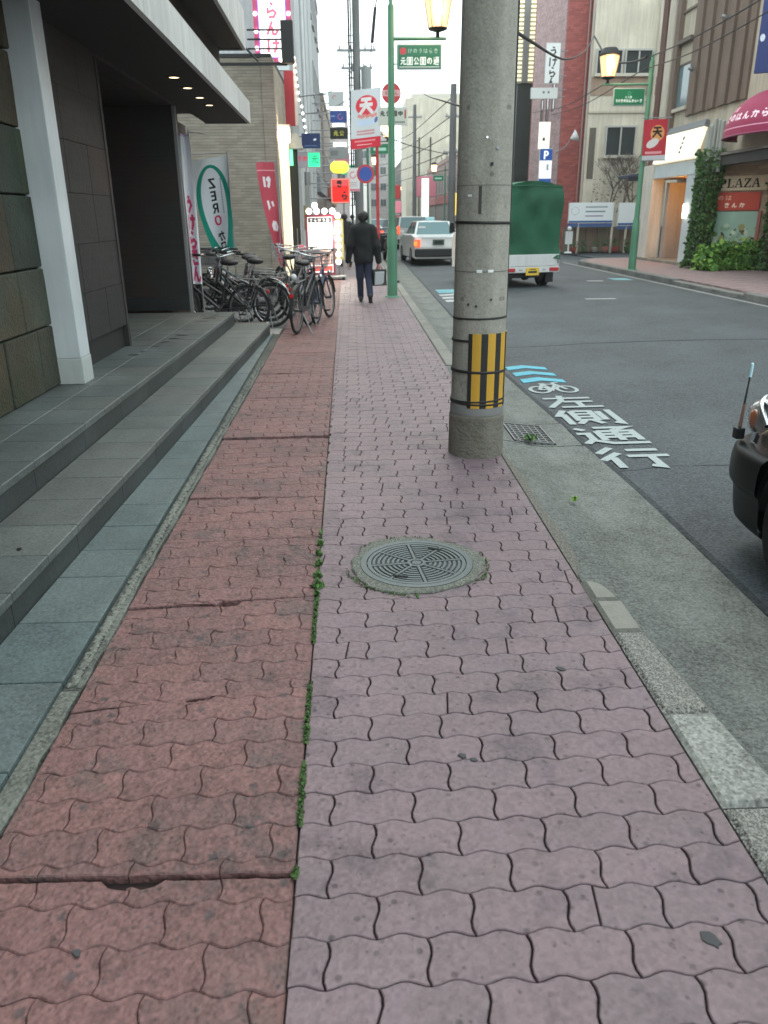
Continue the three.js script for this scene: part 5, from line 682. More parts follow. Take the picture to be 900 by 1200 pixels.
// ---------- utility pole in the foreground ----------
{
  const t = thing('utility_pole', 'thick weathered concrete utility pole with a black and yellow striped guard', 'utility pole', [0.825, 0, -5.24]);
  const cm = M([0.36, 0.35, 0.315], 0.9, { map: T.pole, bump: T.rough, bs: 0.005 }), R = rng(33);
  const rad = (y) => 0.18 - y * 0.0065;
  mk('shaft', lathe([[rad(0), -0.3], [rad(0), 0.0], ...[...Array(14)].map((_, i) => [rad(i * 0.7), i * 0.7]), [0, 9.1]], 40), cm, t);
  mk('footing', lathe([[0.186, -0.05], [0.19, 0.02], [0.188, 0.27], [0.184, 0.285], [0.178, 0.29]], 40), M([0.2, 0.187, 0.16], 0.95, { map: T.pole, bump: T.rough, bs: 0.012 }), t);
  mk('grey_collar', lathe([[0.1795, 0.29], [0.183, 0.292], [0.1825, 0.345], [0.179, 0.35]], 40), M([0.25, 0.25, 0.243], 0.9, { map: T.blotch }), t);
  // striped guard: curved plate over part of the girth
  const arc = (a0, a1, y0, y1, r0, r1, n = 8) => { const s = new THREE.Shape(); s.absarc(0, 0, r1, a0, a1, false); s.absarc(0, 0, r0, a1, a0, true); return at(new THREE.ExtrudeGeometry(s, { depth: y1 - y0, bevelEnabled: false, curveSegments: n }), 0, y0, 0, -PI / 2); };
  const ye = M([0.6, 0.34, 0.03], 0.55, { map: T.metal, bump: T.grainB, bs: 0.0015 }), bk = M([0.012, 0.012, 0.012], 0.6);
  const cuts = [-0.373, -0.224, 0.095, 0.34, 0.647, 0.9, 1.2, 1.45, 1.7];
  for (let i = 0; i + 1 < cuts.length; i++) mk('stripe', arc(cuts[i] - PI / 2 - 0.156, cuts[i + 1] - PI / 2 - 0.156 - 0.004, 0.345, 0.835, 0.176, 0.1825 + (i % 2 ? 0.0008 : 0)), i % 2 ? ye : bk, t);
  const band = (y, w, r, til = 0, m = bk) => mk('band', at(lathe([[rad(y) - 0.004, -w / 2], [rad(y) + r, -w / 2], [rad(y) + r, w / 2], [rad(y) - 0.004, w / 2]], 36), 0, y, 0, 0, 0, til), m, t);
  band(0.93, 0.012, 0.004, 0.02); band(1.51, 0.016, 0.006, -0.02); band(0.79, 0.014, 0.008, 0.03); band(0.585, 0.018, 0.008, -0.015); band(0.39, 0.012, 0.008, 0.04); band(0.37, 0.012, 0.008, -0.02); band(1.22, 0.006, 0.001, 0.0, M([0.14, 0.135, 0.12], 0.9)); band(1.725, 0.004, 0.001, 0, M([0.15, 0.145, 0.13], 0.9));
  const stud = (y, a, s, m) => mk('bolt', at(new THREE.CylinderGeometry(s, s, 0.014, 8), (rad(y) + 0.002) * cos(a), y, (rad(y) + 0.002) * -sin(a), PI / 2, 0, 0).rotateY(0), m, t);
  for (const [y, a, s, m] of [[1.985, -PI / 2 - 0.1, 0.007, B.chrome], [1.93, -PI / 2 + 0.3, 0.011, B.steel], [1.84, -PI / 2 + 0.1, 0.01, B.dark], [1.01, -PI / 2 - 0.3, 0.008, B.dark], [1.05, -PI / 2 + 0.25, 0.006, B.dark], [1.02, -PI / 2 - 0.6, 0.008, B.dark]]) stud(y, a, s, m);
  mk('glued_scrap', [arc(-PI / 2 - 0.32, -PI / 2 - 0.12, 1.214, 1.232, 0.16, rad(1.22) + 0.0025, 4), arc(-PI / 2 + 0.1, -PI / 2 + 0.3, 1.216, 1.232, 0.16, rad(1.22) + 0.0025, 4), arc(-PI / 2 - 0.75, -PI / 2 - 0.6, 1.66, 1.672, 0.16, rad(1.66) + 0.0025, 4)], M([0.7, 0.72, 0.72], 0.4), t);
  mk('mark', arc(-PI / 2 - 0.33, -PI / 2 - 0.22, 1.56, 1.72, 0.15, rad(1.6) + 0.0018, 3), M([0.05, 0.05, 0.045], 0.9), t);
  mk('side_conduit', [rod([rad(0) + 0.012, 0.9, -0.1], [rad(3) + 0.012, 8.5, -0.1], 0.008)], B.dark, t);
  single('overhead_cable', 'dark sagging cable running from the concrete pole across to the right lamp post', 'cable', pipe([[0.95, 2.62, -5.4], [3.2, 3.7, -13], [6.2, 5.6, -23], [8.3, 7.2, -30]], 0.014, 40), B.wire);
}
// ---------- overhead wires ----------
{
  const W = (label, pts, r = 0.016) => single('overhead_wire', label, 'wire', pipe(pts, r, 30, 5), B.wire);
  W('upper dark wire slanting up to the right corner before the tan facade', [[7.68, 5.3, -22.4], [7.75, 5.25, -19.8], [7.9, 5.4, -16.5], [8.1, 5.9, -12]]);
  W('lower wire slanting up to the right corner before the tan facade', [[7.67, 5.05, -22.4], [7.8, 4.98, -20], [8.03, 5.15, -17], [8.3, 5.6, -12]], 0.013);
  W('thin wire from the right lamp post toward the red building, upper one', [[7.6, 5.05, -22.4], [8.5, 5.3, -32], [9.57, 6.3, -45]], 0.014);
  W('thin wire from the right lamp post toward the red building, lower one', [[7.1, 4.95, -24], [7.9, 5.3, -32], [8.48, 6.0, -40]], 0.013);
  W('drooping cable loop left of the right lamp post top', [[8.3, 7.2, -30], [7.9, 5.9, -26.5], [7.75, 5.45, -24], [7.6, 5.3, -22.45]], 0.03);
  W('long thin wire rising behind the concrete pole on the left', [[0.7, 2.2, -5.5], [1.3, 3.5, -15], [2.2, 5.4, -28], [4.39, 9.6, -60]], 0.007);
  for (let i = 0; i < 5; i++) W(['topmost', 'second', 'third', 'fourth', 'lowest'][i] + ' of five far wires crossing before the cream wall', [[5.3, 7.3 - i * 0.85, -45], [4.4, 7.6 - i * 0.8, -70], [3.2 - i * 0.2, 9.6 - i * 1.3, -98]], 0.025);
  W('thin wire between grey building and far left utility pole, upper one', [[-1.5, 4.9, -26], [-0.6, 5.6, -30], [0.2, 6.9, -34]], 0.014);
  W('thin wire between grey building and far left utility pole, lower one', [[-1.5, 4.2, -24], [-0.7, 4.9, -29], [0.2, 6.0, -34]], 0.014);
  W('far wire running straight across the street at mid height', [[0.3, 5.0, -34], [2.6, 4.7, -40], [5.1, 4.6, -45]], 0.02);
}
function linePole(name, label, p, h, r, o = {}) {
  const t = thing(name, label, 'utility pole', p), m = M([0.22, 0.225, 0.225], 0.85, { map: T.streak });
  mk('shaft', rod([0, 0, 0], [0, h, 0], r, r * 0.7, 14), m, t);
  for (const [y, w] of o.arms || []) { mk('cross_arm', box(-w, w, y - 0.04, y + 0.04, -0.05, 0.05), B.steel, t); for (const x of [-w * 0.85, -w * 0.3, w * 0.45, w * 0.9]) mk('insulator', at(lathe([[0, 0], [0.05, 0], [0.03, 0.06], [0.05, 0.1], [0, 0.14]], 8), x, y + 0.04, 0), B.white, t); }
  for (const [x, y] of o.cans || []) mk('transformer', [at(new THREE.CylinderGeometry(0.2, 0.2, 0.75, 14), x, y, 0.1), at(new THREE.CylinderGeometry(0.06, 0.06, 0.12, 8), x, y + 0.42, 0.1)], M([0.3, 0.32, 0.32], 0.6), t);
  for (let i = 0; i < (o.steps || 0); i++) mk('step_bolt', rod([0, 2.4 + i * 0.35, 0], [(i % 2 ? 1 : -1) * (r + 0.12), 2.4 + i * 0.35, 0], 0.012), B.steel, t);
  if (o.ladder) mk('cable_bundle', [rod([-r - 0.1, 0.5, 0], [-r - 0.1, h * 0.82, 0], 0.035), rod([-r - 0.02, 2, 0.1], [-r - 0.02, h * 0.9, 0.1], 0.025), ...[...Array(26)].map((_, i) => rod([-r - 0.2, 2 + i * 0.24, 0], [0, 2 + i * 0.24, 0], 0.014, 0.014, 5))], B.dark, t);
  return t;
}
linePole('utility_pole', 'far left grey utility pole with transformer and cross arms above the banner', [0.28, 0, -34], 12, 0.18, { arms: [[7.5, 0.75], [6.9, 0.6], [9.2, 0.5]], cans: [[0.36, 6.5]], steps: 14, ladder: 1 });
linePole('utility_pole', 'grey utility pole seen just left of the thick concrete pole', [5.35, 0, -45], 7.9, 0.22, { arms: [[6.4, 0.4], [4.7, 0.5]], steps: 8 });
linePole('utility_pole', 'slim dark utility pole before the cream wall', [4.6, 0, -62], 9, 0.16, { arms: [[8.2, 0.5]], steps: 6 });
{ const t = thing('cable_joint', 'black cable closure hanging from wires beside the far left pole', 'cable', [0.54, 5.2, -20]); mk('sleeve', rod([-0.02, 0, 0], [0.06, 0.68, 0], 0.04, 0.035, 10), B.black, t); mk('tail', pipe([[0.06, 0.68, 0], [0.12, 1.0, 0], [0.1, 1.3, 0]], 0.015), B.wire, t); mk('tail', rod([-0.02, 0, 0], [-0.05, -0.2, 0], 0.012), B.wire, t); }
// ---------- green street lamps ----------
function streetLamp(name, label, p, dir, o = {}) {
  const t = thing(name, label, 'street lamp', p, 0, 'green street lamps along the street');
  mk('post', lathe([[0.0, 0], [0.105, 0], [0.1, 1.05], [0.088, 1.3], [0.07, 1.36], [0.058, 5.15], [0.03, 5.2], [0.045, 5.26], [0.02, 5.34], [0, 5.4]], 16), B.green, t);
  mk('base_flange', at(new THREE.CylinderGeometry(0.14, 0.16, 0.03, 14), 0, 0.015, 0), B.green, t);
  mk('arm', [rod([0, 4.63, 0], [dir * ((o.reach || 0.87) + 0.16), 4.63, 0], 0.032, 0.026, 10), rod([0, 4.22, 0], [dir * 0.12, 4.22, 0], 0.012)], B.green, t);
  const L = new THREE.Group(); L.name = 'lantern'; L.position.set(dir * (o.reach || 0.87), 4.65, 0); L.scale.setScalar(0.92); t.add(L);
  const gl = M([0.9, 0.6, 0.28], 0.4, { em: [1, 0.7, 0.38], ei: o.lit ?? 0.42 });
  mk('glass', at(new THREE.CylinderGeometry(0.27, 0.18, 0.52, 6, 1, false), 0, 0.42, 0, 0, 0.3, 0), gl, L); mk('bulb', at(new THREE.SphereGeometry(0.075, 14, 10), 0, 0.4, 0.2), M([1, 0.9, 0.7], 0.5, { em: [1, 0.88, 0.66], ei: 1.6 }), L);
  mk('cage', [...Array(6)].map((_, i) => { const a = (i / 6) * 2 * PI + 0.3, s = sin(a), c = cos(a); return rod([0.184 * s, 0.16, 0.184 * c], [0.275 * s, 0.69, 0.275 * c], 0.011, 0.011, 5); }), M([0.2, 0.14, 0.08], 0.5), L);
  mk('stem', lathe([[0, 0], [0.04, 0], [0.035, 0.09], [0.1, 0.11], [0.19, 0.14], [0.185, 0.165], [0, 0.165]], 14), B.dark, L); mk('cap', lathe([[0.0, 0.69], [0.3, 0.68], [0.29, 0.72], [0.2, 0.86], [0.18, 0.88], [0.04, 0.9], [0, 0.91]], 12), B.dark, L);
  if (o.lamp) { const q = new THREE.PointLight(0xffc890, 1.2, 14, 2); q.position.set(p[0] + dir * (o.reach || 0.87), p[1] + 5.05, p[2] + 0.34); q.castShadow = true; q.shadow.radius = 8; scene.add(q); }
  const S = new THREE.Group(); S.name = 'name_sign'; S.position.set(dir * 0.53, 4.335, 0); t.add(S);
  mk('panel', new RoundedBoxGeometry(0.84, 0.42, 0.06, 2, 0.02), M([0.33, 0.42, 0.38], 0.5), S); if (o.draw) mk('sign_face', face(0.79, 0.37, 0, 0, 0.033), new THREE.MeshStandardMaterial({ map: o.draw, roughness: 0.45 }), S);
  return t;
}
{
  const gA = canvas(320, 150, (c, w, h) => { fill(c, '#2d7358', 0, 0, w, h); fill(c, '#1f6f4e', 0, h * 0.45, w, h * 0.55); c.fillStyle = '#c2444c'; c.beginPath(); c.arc(36, 38, 24, 0, 7); c.fill(); htext(c, 'けのうはらき', 72, 20, 34, 39, 4, '#a9c9b8', 34); htext(c, '元園公園の通', 14, 76, 46, 50, 8, '#eef8f2', 56); fill(c, '#e6efe9', 8, h - 9, w - 16, 5); });
  const gB = canvas(320, 150, (c, w, h) => { fill(c, '#11704a', 0, 0, w, h); c.strokeStyle = '#4fa07e'; c.lineWidth = 6; c.beginPath(); c.arc(w / 2, 42, 15, 0, 7); c.stroke(); htext(c, '元公園', w * 0.36, 66, 22, 26, 4, '#cfe8da'); htext(c, 'うけきのはんからいき', 14, 94, 28, 29, 6, '#f2faf5', 34); });
  const gC = canvas(160, 80, (c, w, h) => { fill(c, '#15805a', 0, 0, w, h); fill(c, '#bfead6', 24, 30, 112, 26); });
  streetLamp('street_lamp', 'nearest green street lamp with lit lantern and green name sign behind the walking man', [0.78, 0, -16.55], 1, { draw: gA, lamp: 1 });
  streetLamp('street_lamp', 'green street lamp on the right pavement with its lit lantern before the cream building', [7.82, 0.08, -22.6], -1, { draw: gB, lamp: 1, reach: 1.12 });
  const f = streetLamp('street_lamp', 'green street lamp on the left kerb just past the red pole', [0.72, 0, -37.5], 1, { draw: gC, lit: 1.3 });
  copy(f, 'street_lamp', 'green street lamp far down the left kerb, second past the red pole', [0.7, 0, -57], 0); copy(f, 'street_lamp', 'green street lamp farthest down the left kerb', [0.7, 0, -78], 0);
  const g = streetLamp('street_lamp', 'far right green street lamp seen over the taxi roof', [7.3, 0, -66], -1, { draw: gC, lit: 1.3 });
  copy(g, 'street_lamp', 'very far right green street lamp before the cream wall', [8.0, 0, -92], 0); copy(g, 'street_lamp', 'farthest right green street lamp of the row', [7.4, 0, -112], 0);
}
// ---------- banners and poles near the kerb on the left ----------
{
  const t = thing('pole_banner', 'white banner with a red disc and white character on a red post', 'banner', [0.72, 0, -23.8]);
  mk('post', rod([0.0, 0, 0], [0.0, 4.75, 0], 0.045, 0.04, 12), B.redpaint, t); mk('rod_top', rod([-0.72, 4.74, 0.03], [0.1, 4.82, 0.03], 0.015), B.steel, t); mk('rod_bottom', rod([-0.66, 3.28, 0.03], [0.14, 3.42, 0.03], 0.015), B.steel, t); mk('foot', at(new THREE.CylinderGeometry(0.09, 0.1, 0.04, 12), 0, 0.02, 0), B.redpaint, t);
  const map = canvas(256, 440, (c, w, h) => { fill(c, '#c3cace', 0, 0, w, h); c.fillStyle = '#cf3a48'; c.beginPath(); c.ellipse(w * 0.52, h * 0.27, w * 0.36, h * 0.17, 0, 0, 7); c.fill(); htext(c, '天', w * 0.24, h * 0.12, 138, 0, 27, '#d8d6d6'); c.fillStyle = '#cf8a86'; for (let i = 0; i < 7; i++) { c.beginPath(); c.ellipse(w * (0.28 + i * 0.09), h * (0.44 + 0.02 * (i % 2)), 15, 13, 0, 0, 7); c.fill(); } fill(c, '#b9cbe0', w * 0.2, h * 0.51, w * 0.6, h * 0.1); c.fillStyle = '#5a6a9a'; c.beginPath(); c.ellipse(w * 0.84, h * 0.53, 14, 24, 0.3, 0, 7); c.fill(); for (let i = 0; i < 2; i++) { c.fillStyle = '#c0606c'; for (let k = 0; k < 11; k++) c.fillRect(w * 0.2 + k * 14, h * (0.69 + i * 0.05), 10, 12); } fill(c, '#c62f40', 0, h * 0.82, w, h * 0.18); fill(c, '#d98a94', w * 0.12, h * 0.86, w * 0.7, 12); fill(c, '#e4b9be', w * 0.2, h * 0.93, w * 0.5, 6); });
  const g = new THREE.PlaneGeometry(0.82, 1.44, 8, 12), a = g.attributes.position; for (let i = 0; i < a.count; i++) { const x = a.getX(i), y = a.getY(i); a.setXYZ(i, x - 0.3 + 0.02 * y, y + 4.06 + 0.1 * x, 0.07 + 0.03 * sin(x * 6 + y * 3)); } g.computeVertexNormals(); g.userData.uv = true; mk('cloth', g, M([1, 1, 1], 0.8, { map, side: THREE.DoubleSide }), t);
  const b = thing('round_traffic_sign', 'blue round traffic sign with a red rim on a white post', 'traffic sign', [0.55, 0, -26]);
  mk('post', rod([0.02, 0, 0], [-0.02, 2.7, 0], 0.03), B.white, b); const disc = (r, z, d) => at(new THREE.CylinderGeometry(r, r, d, 32), -0.13, 2.78, z, PI / 2); mk('plate', disc(0.27, 0.05, 0.02), M([0.55, 0.05, 0.07], 0.4), b); mk('blue_field', disc(0.205, 0.058, 0.012), M([0.04, 0.1, 0.42], 0.4), b); mk('clamp', box(-0.14, 0.04, 2.74, 2.82, -0.02, 0.04), B.steel, b);
  const s = thing('round_red_sign', 'red round sign with a pale lettered band above a small route board', 'sign', [0.98, 0, -20.1]);
  mk('post', rod([0, 0, -0.05], [0, 4.35, -0.05], 0.035), B.steel, s); const map2 = canvas(200, 200, (c, w, h) => { fill(c, '#c43a44', 0, 0, w, h); fill(c, '#d9a9a9', 0, h * 0.34, w, h * 0.3); htext(c, 'の止ん', 30, h * 0.38, 44, 50, 8, '#b06a6a'); }); const cg = new THREE.CircleGeometry(0.215, 32); cg.userData.uv = true; mk('disc', at(new THREE.CylinderGeometry(0.22, 0.22, 0.03, 32), -0.03, 4.2, 0, PI / 2), M([0.5, 0.06, 0.07], 0.5), s); mk('disc_face', at(cg, -0.03, 4.2, 0.018), new THREE.MeshStandardMaterial({ map: map2, roughness: 0.5 }), s);
  const map3 = canvas(256, 150, (c, w, h) => { fill(c, '#c9cdc2', 0, 0, w, h); htext(c, '元公園中', 12, 28, 46, 54, 10, '#3a4038'); fill(c, '#b5524a', w - 22, 20, 14, 74); c.fillStyle = '#6a7066'; for (let i = 0; i < 6; i++) c.fillRect(150 + i * 15, 118, 11, 18); }); mk('route_board', box(-0.34, 0.34, 3.54, 3.92, -0.03, 0.0, 0.006), B.white, s); mk('route_face', face(0.66, 0.36, 0, 3.73, 0.003), new THREE.MeshStandardMaterial({ map: map3, roughness: 0.5 }), s); mk('base', at(new THREE.CylinderGeometry(0.14, 0.16, 0.06, 14), 0, 0.03, -0.05), B.dark, s);
  const q = thing('pole_banner', 'red banner with black character and white figure on the right lamp post', 'banner', [7.98, 0.08, -22.42]);
  const map4 = canvas(160, 260, (c, w, h) => { fill(c, '#b83340', 0, 0, w, h); c.fillStyle = '#d89a60'; c.beginPath(); c.ellipse(w * 0.6, h * 0.34, 46, 52, 0, 0, 7); c.fill(); htext(c, '天', w * 0.34, h * 0.16, 78, 0, 12, '#2a2220'); c.fillStyle = '#d8d4d2'; c.beginPath(); c.ellipse(w * 0.42, h * 0.58, 44, 26, -0.5, 0, 7); c.fill(); fill(c, '#dfa0a4', 20, h * 0.78, w * 0.7, 16); fill(c, '#c2c6c8', 0, h * 0.88, w, h * 0.12); });
  const g2 = new THREE.PlaneGeometry(0.62, 0.98, 6, 8), a2 = g2.attributes.position; for (let i = 0; i < a2.count; i++) { const x = a2.getX(i), y = a2.getY(i); a2.setXYZ(i, x + 0.05 - 0.03 * y, y + 3.3 + 0.03 * x, 0.02 * sin(x * 7 + y * 2)); } g2.computeVertexNormals(); g2.userData.uv = true; mk('cloth', g2, M([1, 1, 1], 0.8, { map: map4, side: THREE.DoubleSide }), q); mk('rod_top', rod([-0.33, 3.82, 0], [0.45, 3.83, 0], 0.012), B.steel, q); mk('rod_bottom', rod([-0.33, 2.8, 0], [0.4, 2.81, 0], 0.012), B.steel, q);
}
// ---------- standing signs by the shop ----------
{
  const t = thing('menu_board', 'white standing poster board framed in maroon with glowing white bulbs', 'sign board', [-0.83, 0, -21.6]);
  mk('frame', [box(-0.4, -0.35, 0.12, 1.62, -0.05, 0.05), box(0.29, 0.34, 0.12, 1.62, -0.05, 0.05), box(-0.35, 0.29, 1.56, 1.62, -0.05, 0.05), box(-0.35, 0.29, 0.12, 0.18, -0.05, 0.05)], M([0.2, 0.03, 0.06], 0.5), t);
  const map = canvas(256, 560, (c, w, h) => { fill(c, '#f3f1ec', 0, 0, w, h); fill(c, '#20242a', 8, 8, w - 16, 46); htext(c, 'きらけうの', 22, 14, 34, 43, 6, '#e8e8e8'); const r = rng(9); for (let i = 0; i < 8; i++) { c.fillStyle = ['#cfd6d2', '#d9b9a8', '#8a9096', '#b9453f'][floor(r() * 4)]; c.beginPath(); c.ellipse(40 + r() * 170, 100 + r() * 190, 8 + 14 * r(), 6 + 9 * r(), r() * 3, 0, 7); c.fill(); } fill(c, '#e9bcae', 10, 320, w - 20, 150); for (let i = 0; i < 6; i++) fill(c, '#b86a62', 26, 340 + i * 22, 90 + r() * 110, 7); fill(c, '#c9564c', 10, 492, w - 20, 54); });
  mk('poster', face(0.64, 1.38, -0.03, 0.87, 0.03), new THREE.MeshStandardMaterial({ map, roughness: 0.6, emissive: 0xffffff, emissiveMap: map, emissiveIntensity: 0.3 }), t); mk('back_panel', box(-0.35, 0.29, 0.18, 1.56, -0.03, 0.026), B.white, t);
  const bl = (x, y) => mk('bulb', at(new THREE.SphereGeometry(0.075, 12, 8), x, y, 0.02), B.bulb, t); for (const x of [-0.3, -0.1, 0.1, 0.3]) bl(x, 1.7); bl(-0.15, 1.84); for (let i = 0; i < 7; i++) bl(0.43, 0.45 + i * 0.19);
  mk('foot', [box(-0.45, 0.62, 0.03, 0.1, -0.2, 0.2, 0.02)], M([0.3, 0.31, 0.31], 0.6), t); for (const x of [-0.4, 0.55]) mk('caster', at(new THREE.CylinderGeometry(0.04, 0.04, 0.03, 10), x, 0.03, 0.2, PI / 2), B.rubber, t);
  const p = new THREE.PointLight(0xfff0dc, 3, 6, 2); p.position.set(-0.35, 1.2, -21.35); p.shadow.radius = 6; p.castShadow = true; scene.add(p);
  const y = thing('poster_stand', 'yellow framed poster stand just right of the bulb edged board', 'sign board', [-0.42, 0, -23.3]); const m2 = canvas(120, 300, (c, w, h) => { fill(c, '#e6d77a', 0, 0, w, h); fill(c, '#f0ead0', 8, 8, w - 16, h * 0.36); fill(c, '#f2edd0', 10, h * 0.44, w - 20, h * 0.5); for (let i = 0; i < 7; i++) fill(c, '#8a7a4a', 22, h * 0.48 + i * 18, 74, 6); fill(c, '#7a6a3a', 30, 24, 60, 20); }); mk('panel', box(-0.15, 0.15, 0.4, 1.5, -0.02, 0.02, 0.005), M([0.6, 0.5, 0.15], 0.6), y); mk('poster', face(0.28, 1.06, 0, 0.95, 0.023), new THREE.MeshStandardMaterial({ map: m2, roughness: 0.6 }), y); mk('leg', [rod([-0.12, 0, 0.12], [-0.12, 0.5, 0], 0.012), rod([0.12, 0, 0.12], [0.12, 0.5, 0], 0.012), rod([0, 0, -0.25], [0, 1.2, 0], 0.012)], B.steel, y);
}
// far small signs and lights that dot the street
{
  const cols = { red: [0.5, 0.05, 0.05], pink: [0.6, 0.2, 0.25], yellow: [0.7, 0.5, 0.1], white: [0.75, 0.75, 0.72], green: [0.05, 0.4, 0.22] };
  for (const [k, lb, x, y, z, w, h, l] of [['red', 'small far red lantern sign, top of three beside the green lamp post', 3.2, 3.2, -60, 0.5, 0.9, 0.1], ['pink', 'small far pink lantern sign, middle of three beside the green lamp post', 3.25, 2.2, -60, 0.5, 0.8, 0.3], ['red', 'small far red lantern sign, lowest of three beside the green lamp post', 3.3, 1.2, -60, 0.5, 0.8, 0.1], ['white', 'far white lit vertical sign before the cream wall', 6.1, 3.0, -70, 0.6, 3.0, 0.6], ['yellow', 'far yellow lit sign above the second car', 8.15, 2.4, -64, 0.9, 1.6, 0.6], ['white', 'far cream lit sign next to the yellow one', 8.9, 2.6, -61.5, 1.4, 1.4, 0.4], ['pink', 'far pinkish shop board left of the yellow sign', 6.9, 4.2, -80, 2.2, 1.8, 0.05], ['red', 'far red strip sign just left of the concrete pole', 7.5, 3.4, -52, 0.5, 2.4, 0.05], ['white', 'far white vertical sign right of the blue round sign', 0.9, 3.4, -66, 0.6, 3.2, 0.25], ['green', 'far small green lit sign over the left pavement', -0.3, 5.2, -70, 1.1, 0.7, 0.5], ['pink', 'far pinkish sign over the left pavement', -0.8, 5.9, -74, 1.2, 1.6, 0.05], ['white', 'far small lit white sign low on the left', -0.7, 2.7, -44, 0.5, 0.35, 1.2]])
    { const t = thing('far_sign', lb, 'sign', [x, y, z]), c = cols[k]; mk('panel', new RoundedBoxGeometry(w, h, 0.12, 1, 0.03), M(c, 0.5, l ? { em: c, ei: l } : {}), t); mk('back_frame', box(-w / 2 - 0.03, w / 2 + 0.03, -h / 2 - 0.03, h / 2 + 0.03, -0.1, -0.07), B.steel, t); mk('post', rod([w / 2, -h / 2 - min(2, y - h / 2), -0.12], [w / 2, h / 2, -0.12], 0.03), B.steel, t); }
}
// ---------- bicycles ----------
const rimD = M([0.16, 0.165, 0.17], 0.4, { metal: 0.8 });
const paints = { black: M([0.02, 0.021, 0.023], 0.35), silver: M([0.35, 0.36, 0.37], 0.35, { metal: 0.7 }), navy: M([0.03, 0.05, 0.1], 0.35), maroon: M([0.12, 0.03, 0.04], 0.35), teal: M([0.05, 0.12, 0.13], 0.35) };
function bicycle(label, p, ry, lean = 0, paint = paints.black, o = {}) { // local +x is forward, rear wheel contact at the origin
  const t = thing('bicycle', label, 'bicycle', p, ry, 'bicycles parked by the steps'); t.rotation.x = lean; t.rotation.order = 'YXZ';
  const r = 0.325, bb = [0.44, 0.29, 0], seat = [0.3, 0.82, 0], head = [0.86, 0.86, 0], headB = [0.9, 0.66, 0], ax = [1.06, r, 0];
  mk('frame', [rod(bb, seat, 0.018), rod(headB, bb, 0.024), rod([0.87, 0.8, 0], [0.38, 0.5, 0], 0.018), rod(headB, head, 0.021), ...[-1, 1].flatMap((s) => [rod([0, r, s * 0.06], [bb[0], bb[1], s * 0.03], 0.011), rod([0, r, s * 0.06], [seat[0] + 0.02, 0.74, s * 0.02], 0.009)])], paint, t);
  for (const s of [-1, 1]) mk('fork_blade', pipe([[0.9, 0.66, s * 0.03], [0.95, 0.5, s * 0.05], [1.0, 0.4, s * 0.05], [ax[0], ax[1], s * 0.05]], 0.012, 10), paint, t);
  for (const x of [0, ax[0]]) {
    const w = new THREE.Group(); w.name = 'wheel'; w.position.set(x, r, 0); t.add(w);
    mk('tyre', new THREE.TorusGeometry(r - 0.021, 0.021, 8, 40), B.rubber, w); mk('rim', new THREE.TorusGeometry(r - 0.044, 0.011, 6, 40), o.rim || rimD, w);
    mk('spokes', [...[...Array(18)].map((_, i) => { const a = (i / 18) * 2 * PI; return rod([0.02 * cos(a + 1), 0.02 * sin(a + 1), (i % 2 ? 1 : -1) * 0.03], [(r - 0.045) * cos(a), (r - 0.045) * sin(a), 0], 0.0018, 0.0018, 4); }), at(new THREE.CylinderGeometry(0.024, 0.024, 0.09, 10), 0, 0, 0, PI / 2)], rimD, w);
    const arcg = []; for (let i = 0; i < 16; i++) { const a = x ? lerp(0.15, 2.3, i / 16) : lerp(0.55, 3.35, i / 16), b = x ? lerp(0.15, 2.3, (i + 1.03) / 16) : lerp(0.55, 3.35, (i + 1.03) / 16), R = r + 0.022; const m = (a + b) / 2; arcg.push(at(new THREE.BoxGeometry(R * (b - a), 0.004, 0.052), x + R * cos(m), r + R * sin(m), 0, 0, 0, m + PI / 2)); }
    mk('mudguard', arcg, o.guard || B.black, t);
  }
  mk('seat_post', rod(seat, [0.27, 0.93, 0], 0.013), B.chrome, t);
  const sd = new THREE.SphereGeometry(0.13, 14, 10); sd.scale(1.05, 0.36, 0.85); const sa = sd.attributes.position; for (let i = 0; i < sa.count; i++) { const x = sa.getX(i); if (x > 0) sa.setZ(i, sa.getZ(i) * (1 - 0.65 * (x / 0.137))); } mk('saddle', at(sd, 0.26, 0.955, 0), B.black, t);
  mk('handlebar', [rod(head, [0.83, 1.0, 0], 0.013), pipe([[0.6, 1.06, -0.27], [0.74, 1.07, -0.25], [0.84, 1.03, -0.14], [0.84, 1.01, 0], [0.84, 1.03, 0.14], [0.74, 1.07, 0.25], [0.6, 1.06, 0.27]], 0.011, 26)], B.chrome, t);
  for (const s of [-1, 1]) { mk('grip', rod([0.58, 1.058, s * 0.272], [0.7, 1.066, s * 0.258], 0.017), B.black, t); mk('brake_lever', rod([0.76, 1.05, s * 0.24], [0.66, 1.02, s * 0.25], 0.006), B.chrome, t); }
  mk('chainring', at(new THREE.CylinderGeometry(0.085, 0.085, 0.006, 18), bb[0], bb[1], 0.06, PI / 2), B.steel, t); mk('crank', rod([bb[0], bb[1], 0.075], [bb[0] + 0.12, bb[1] - 0.12, 0.085], 0.009), B.steel, t); mk('crank', rod([bb[0], bb[1], -0.075], [bb[0] - 0.12, bb[1] + 0.12, -0.085], 0.009), B.steel, t);
  for (const [x, y, z] of [[bb[0] + 0.12, bb[1] - 0.12, 0.13], [bb[0] - 0.12, bb[1] + 0.12, -0.13]]) mk('pedal', box(x - 0.045, x + 0.045, y - 0.012, y + 0.012, z - 0.04, z + 0.04, 0.005), B.black, t);
  mk('chain_guard', [box(0.0, 0.44, 0, 0.07, 0.055, 0.07, 0.006).translate(0.02, 0.3, 0)], o.guard || paint, t);
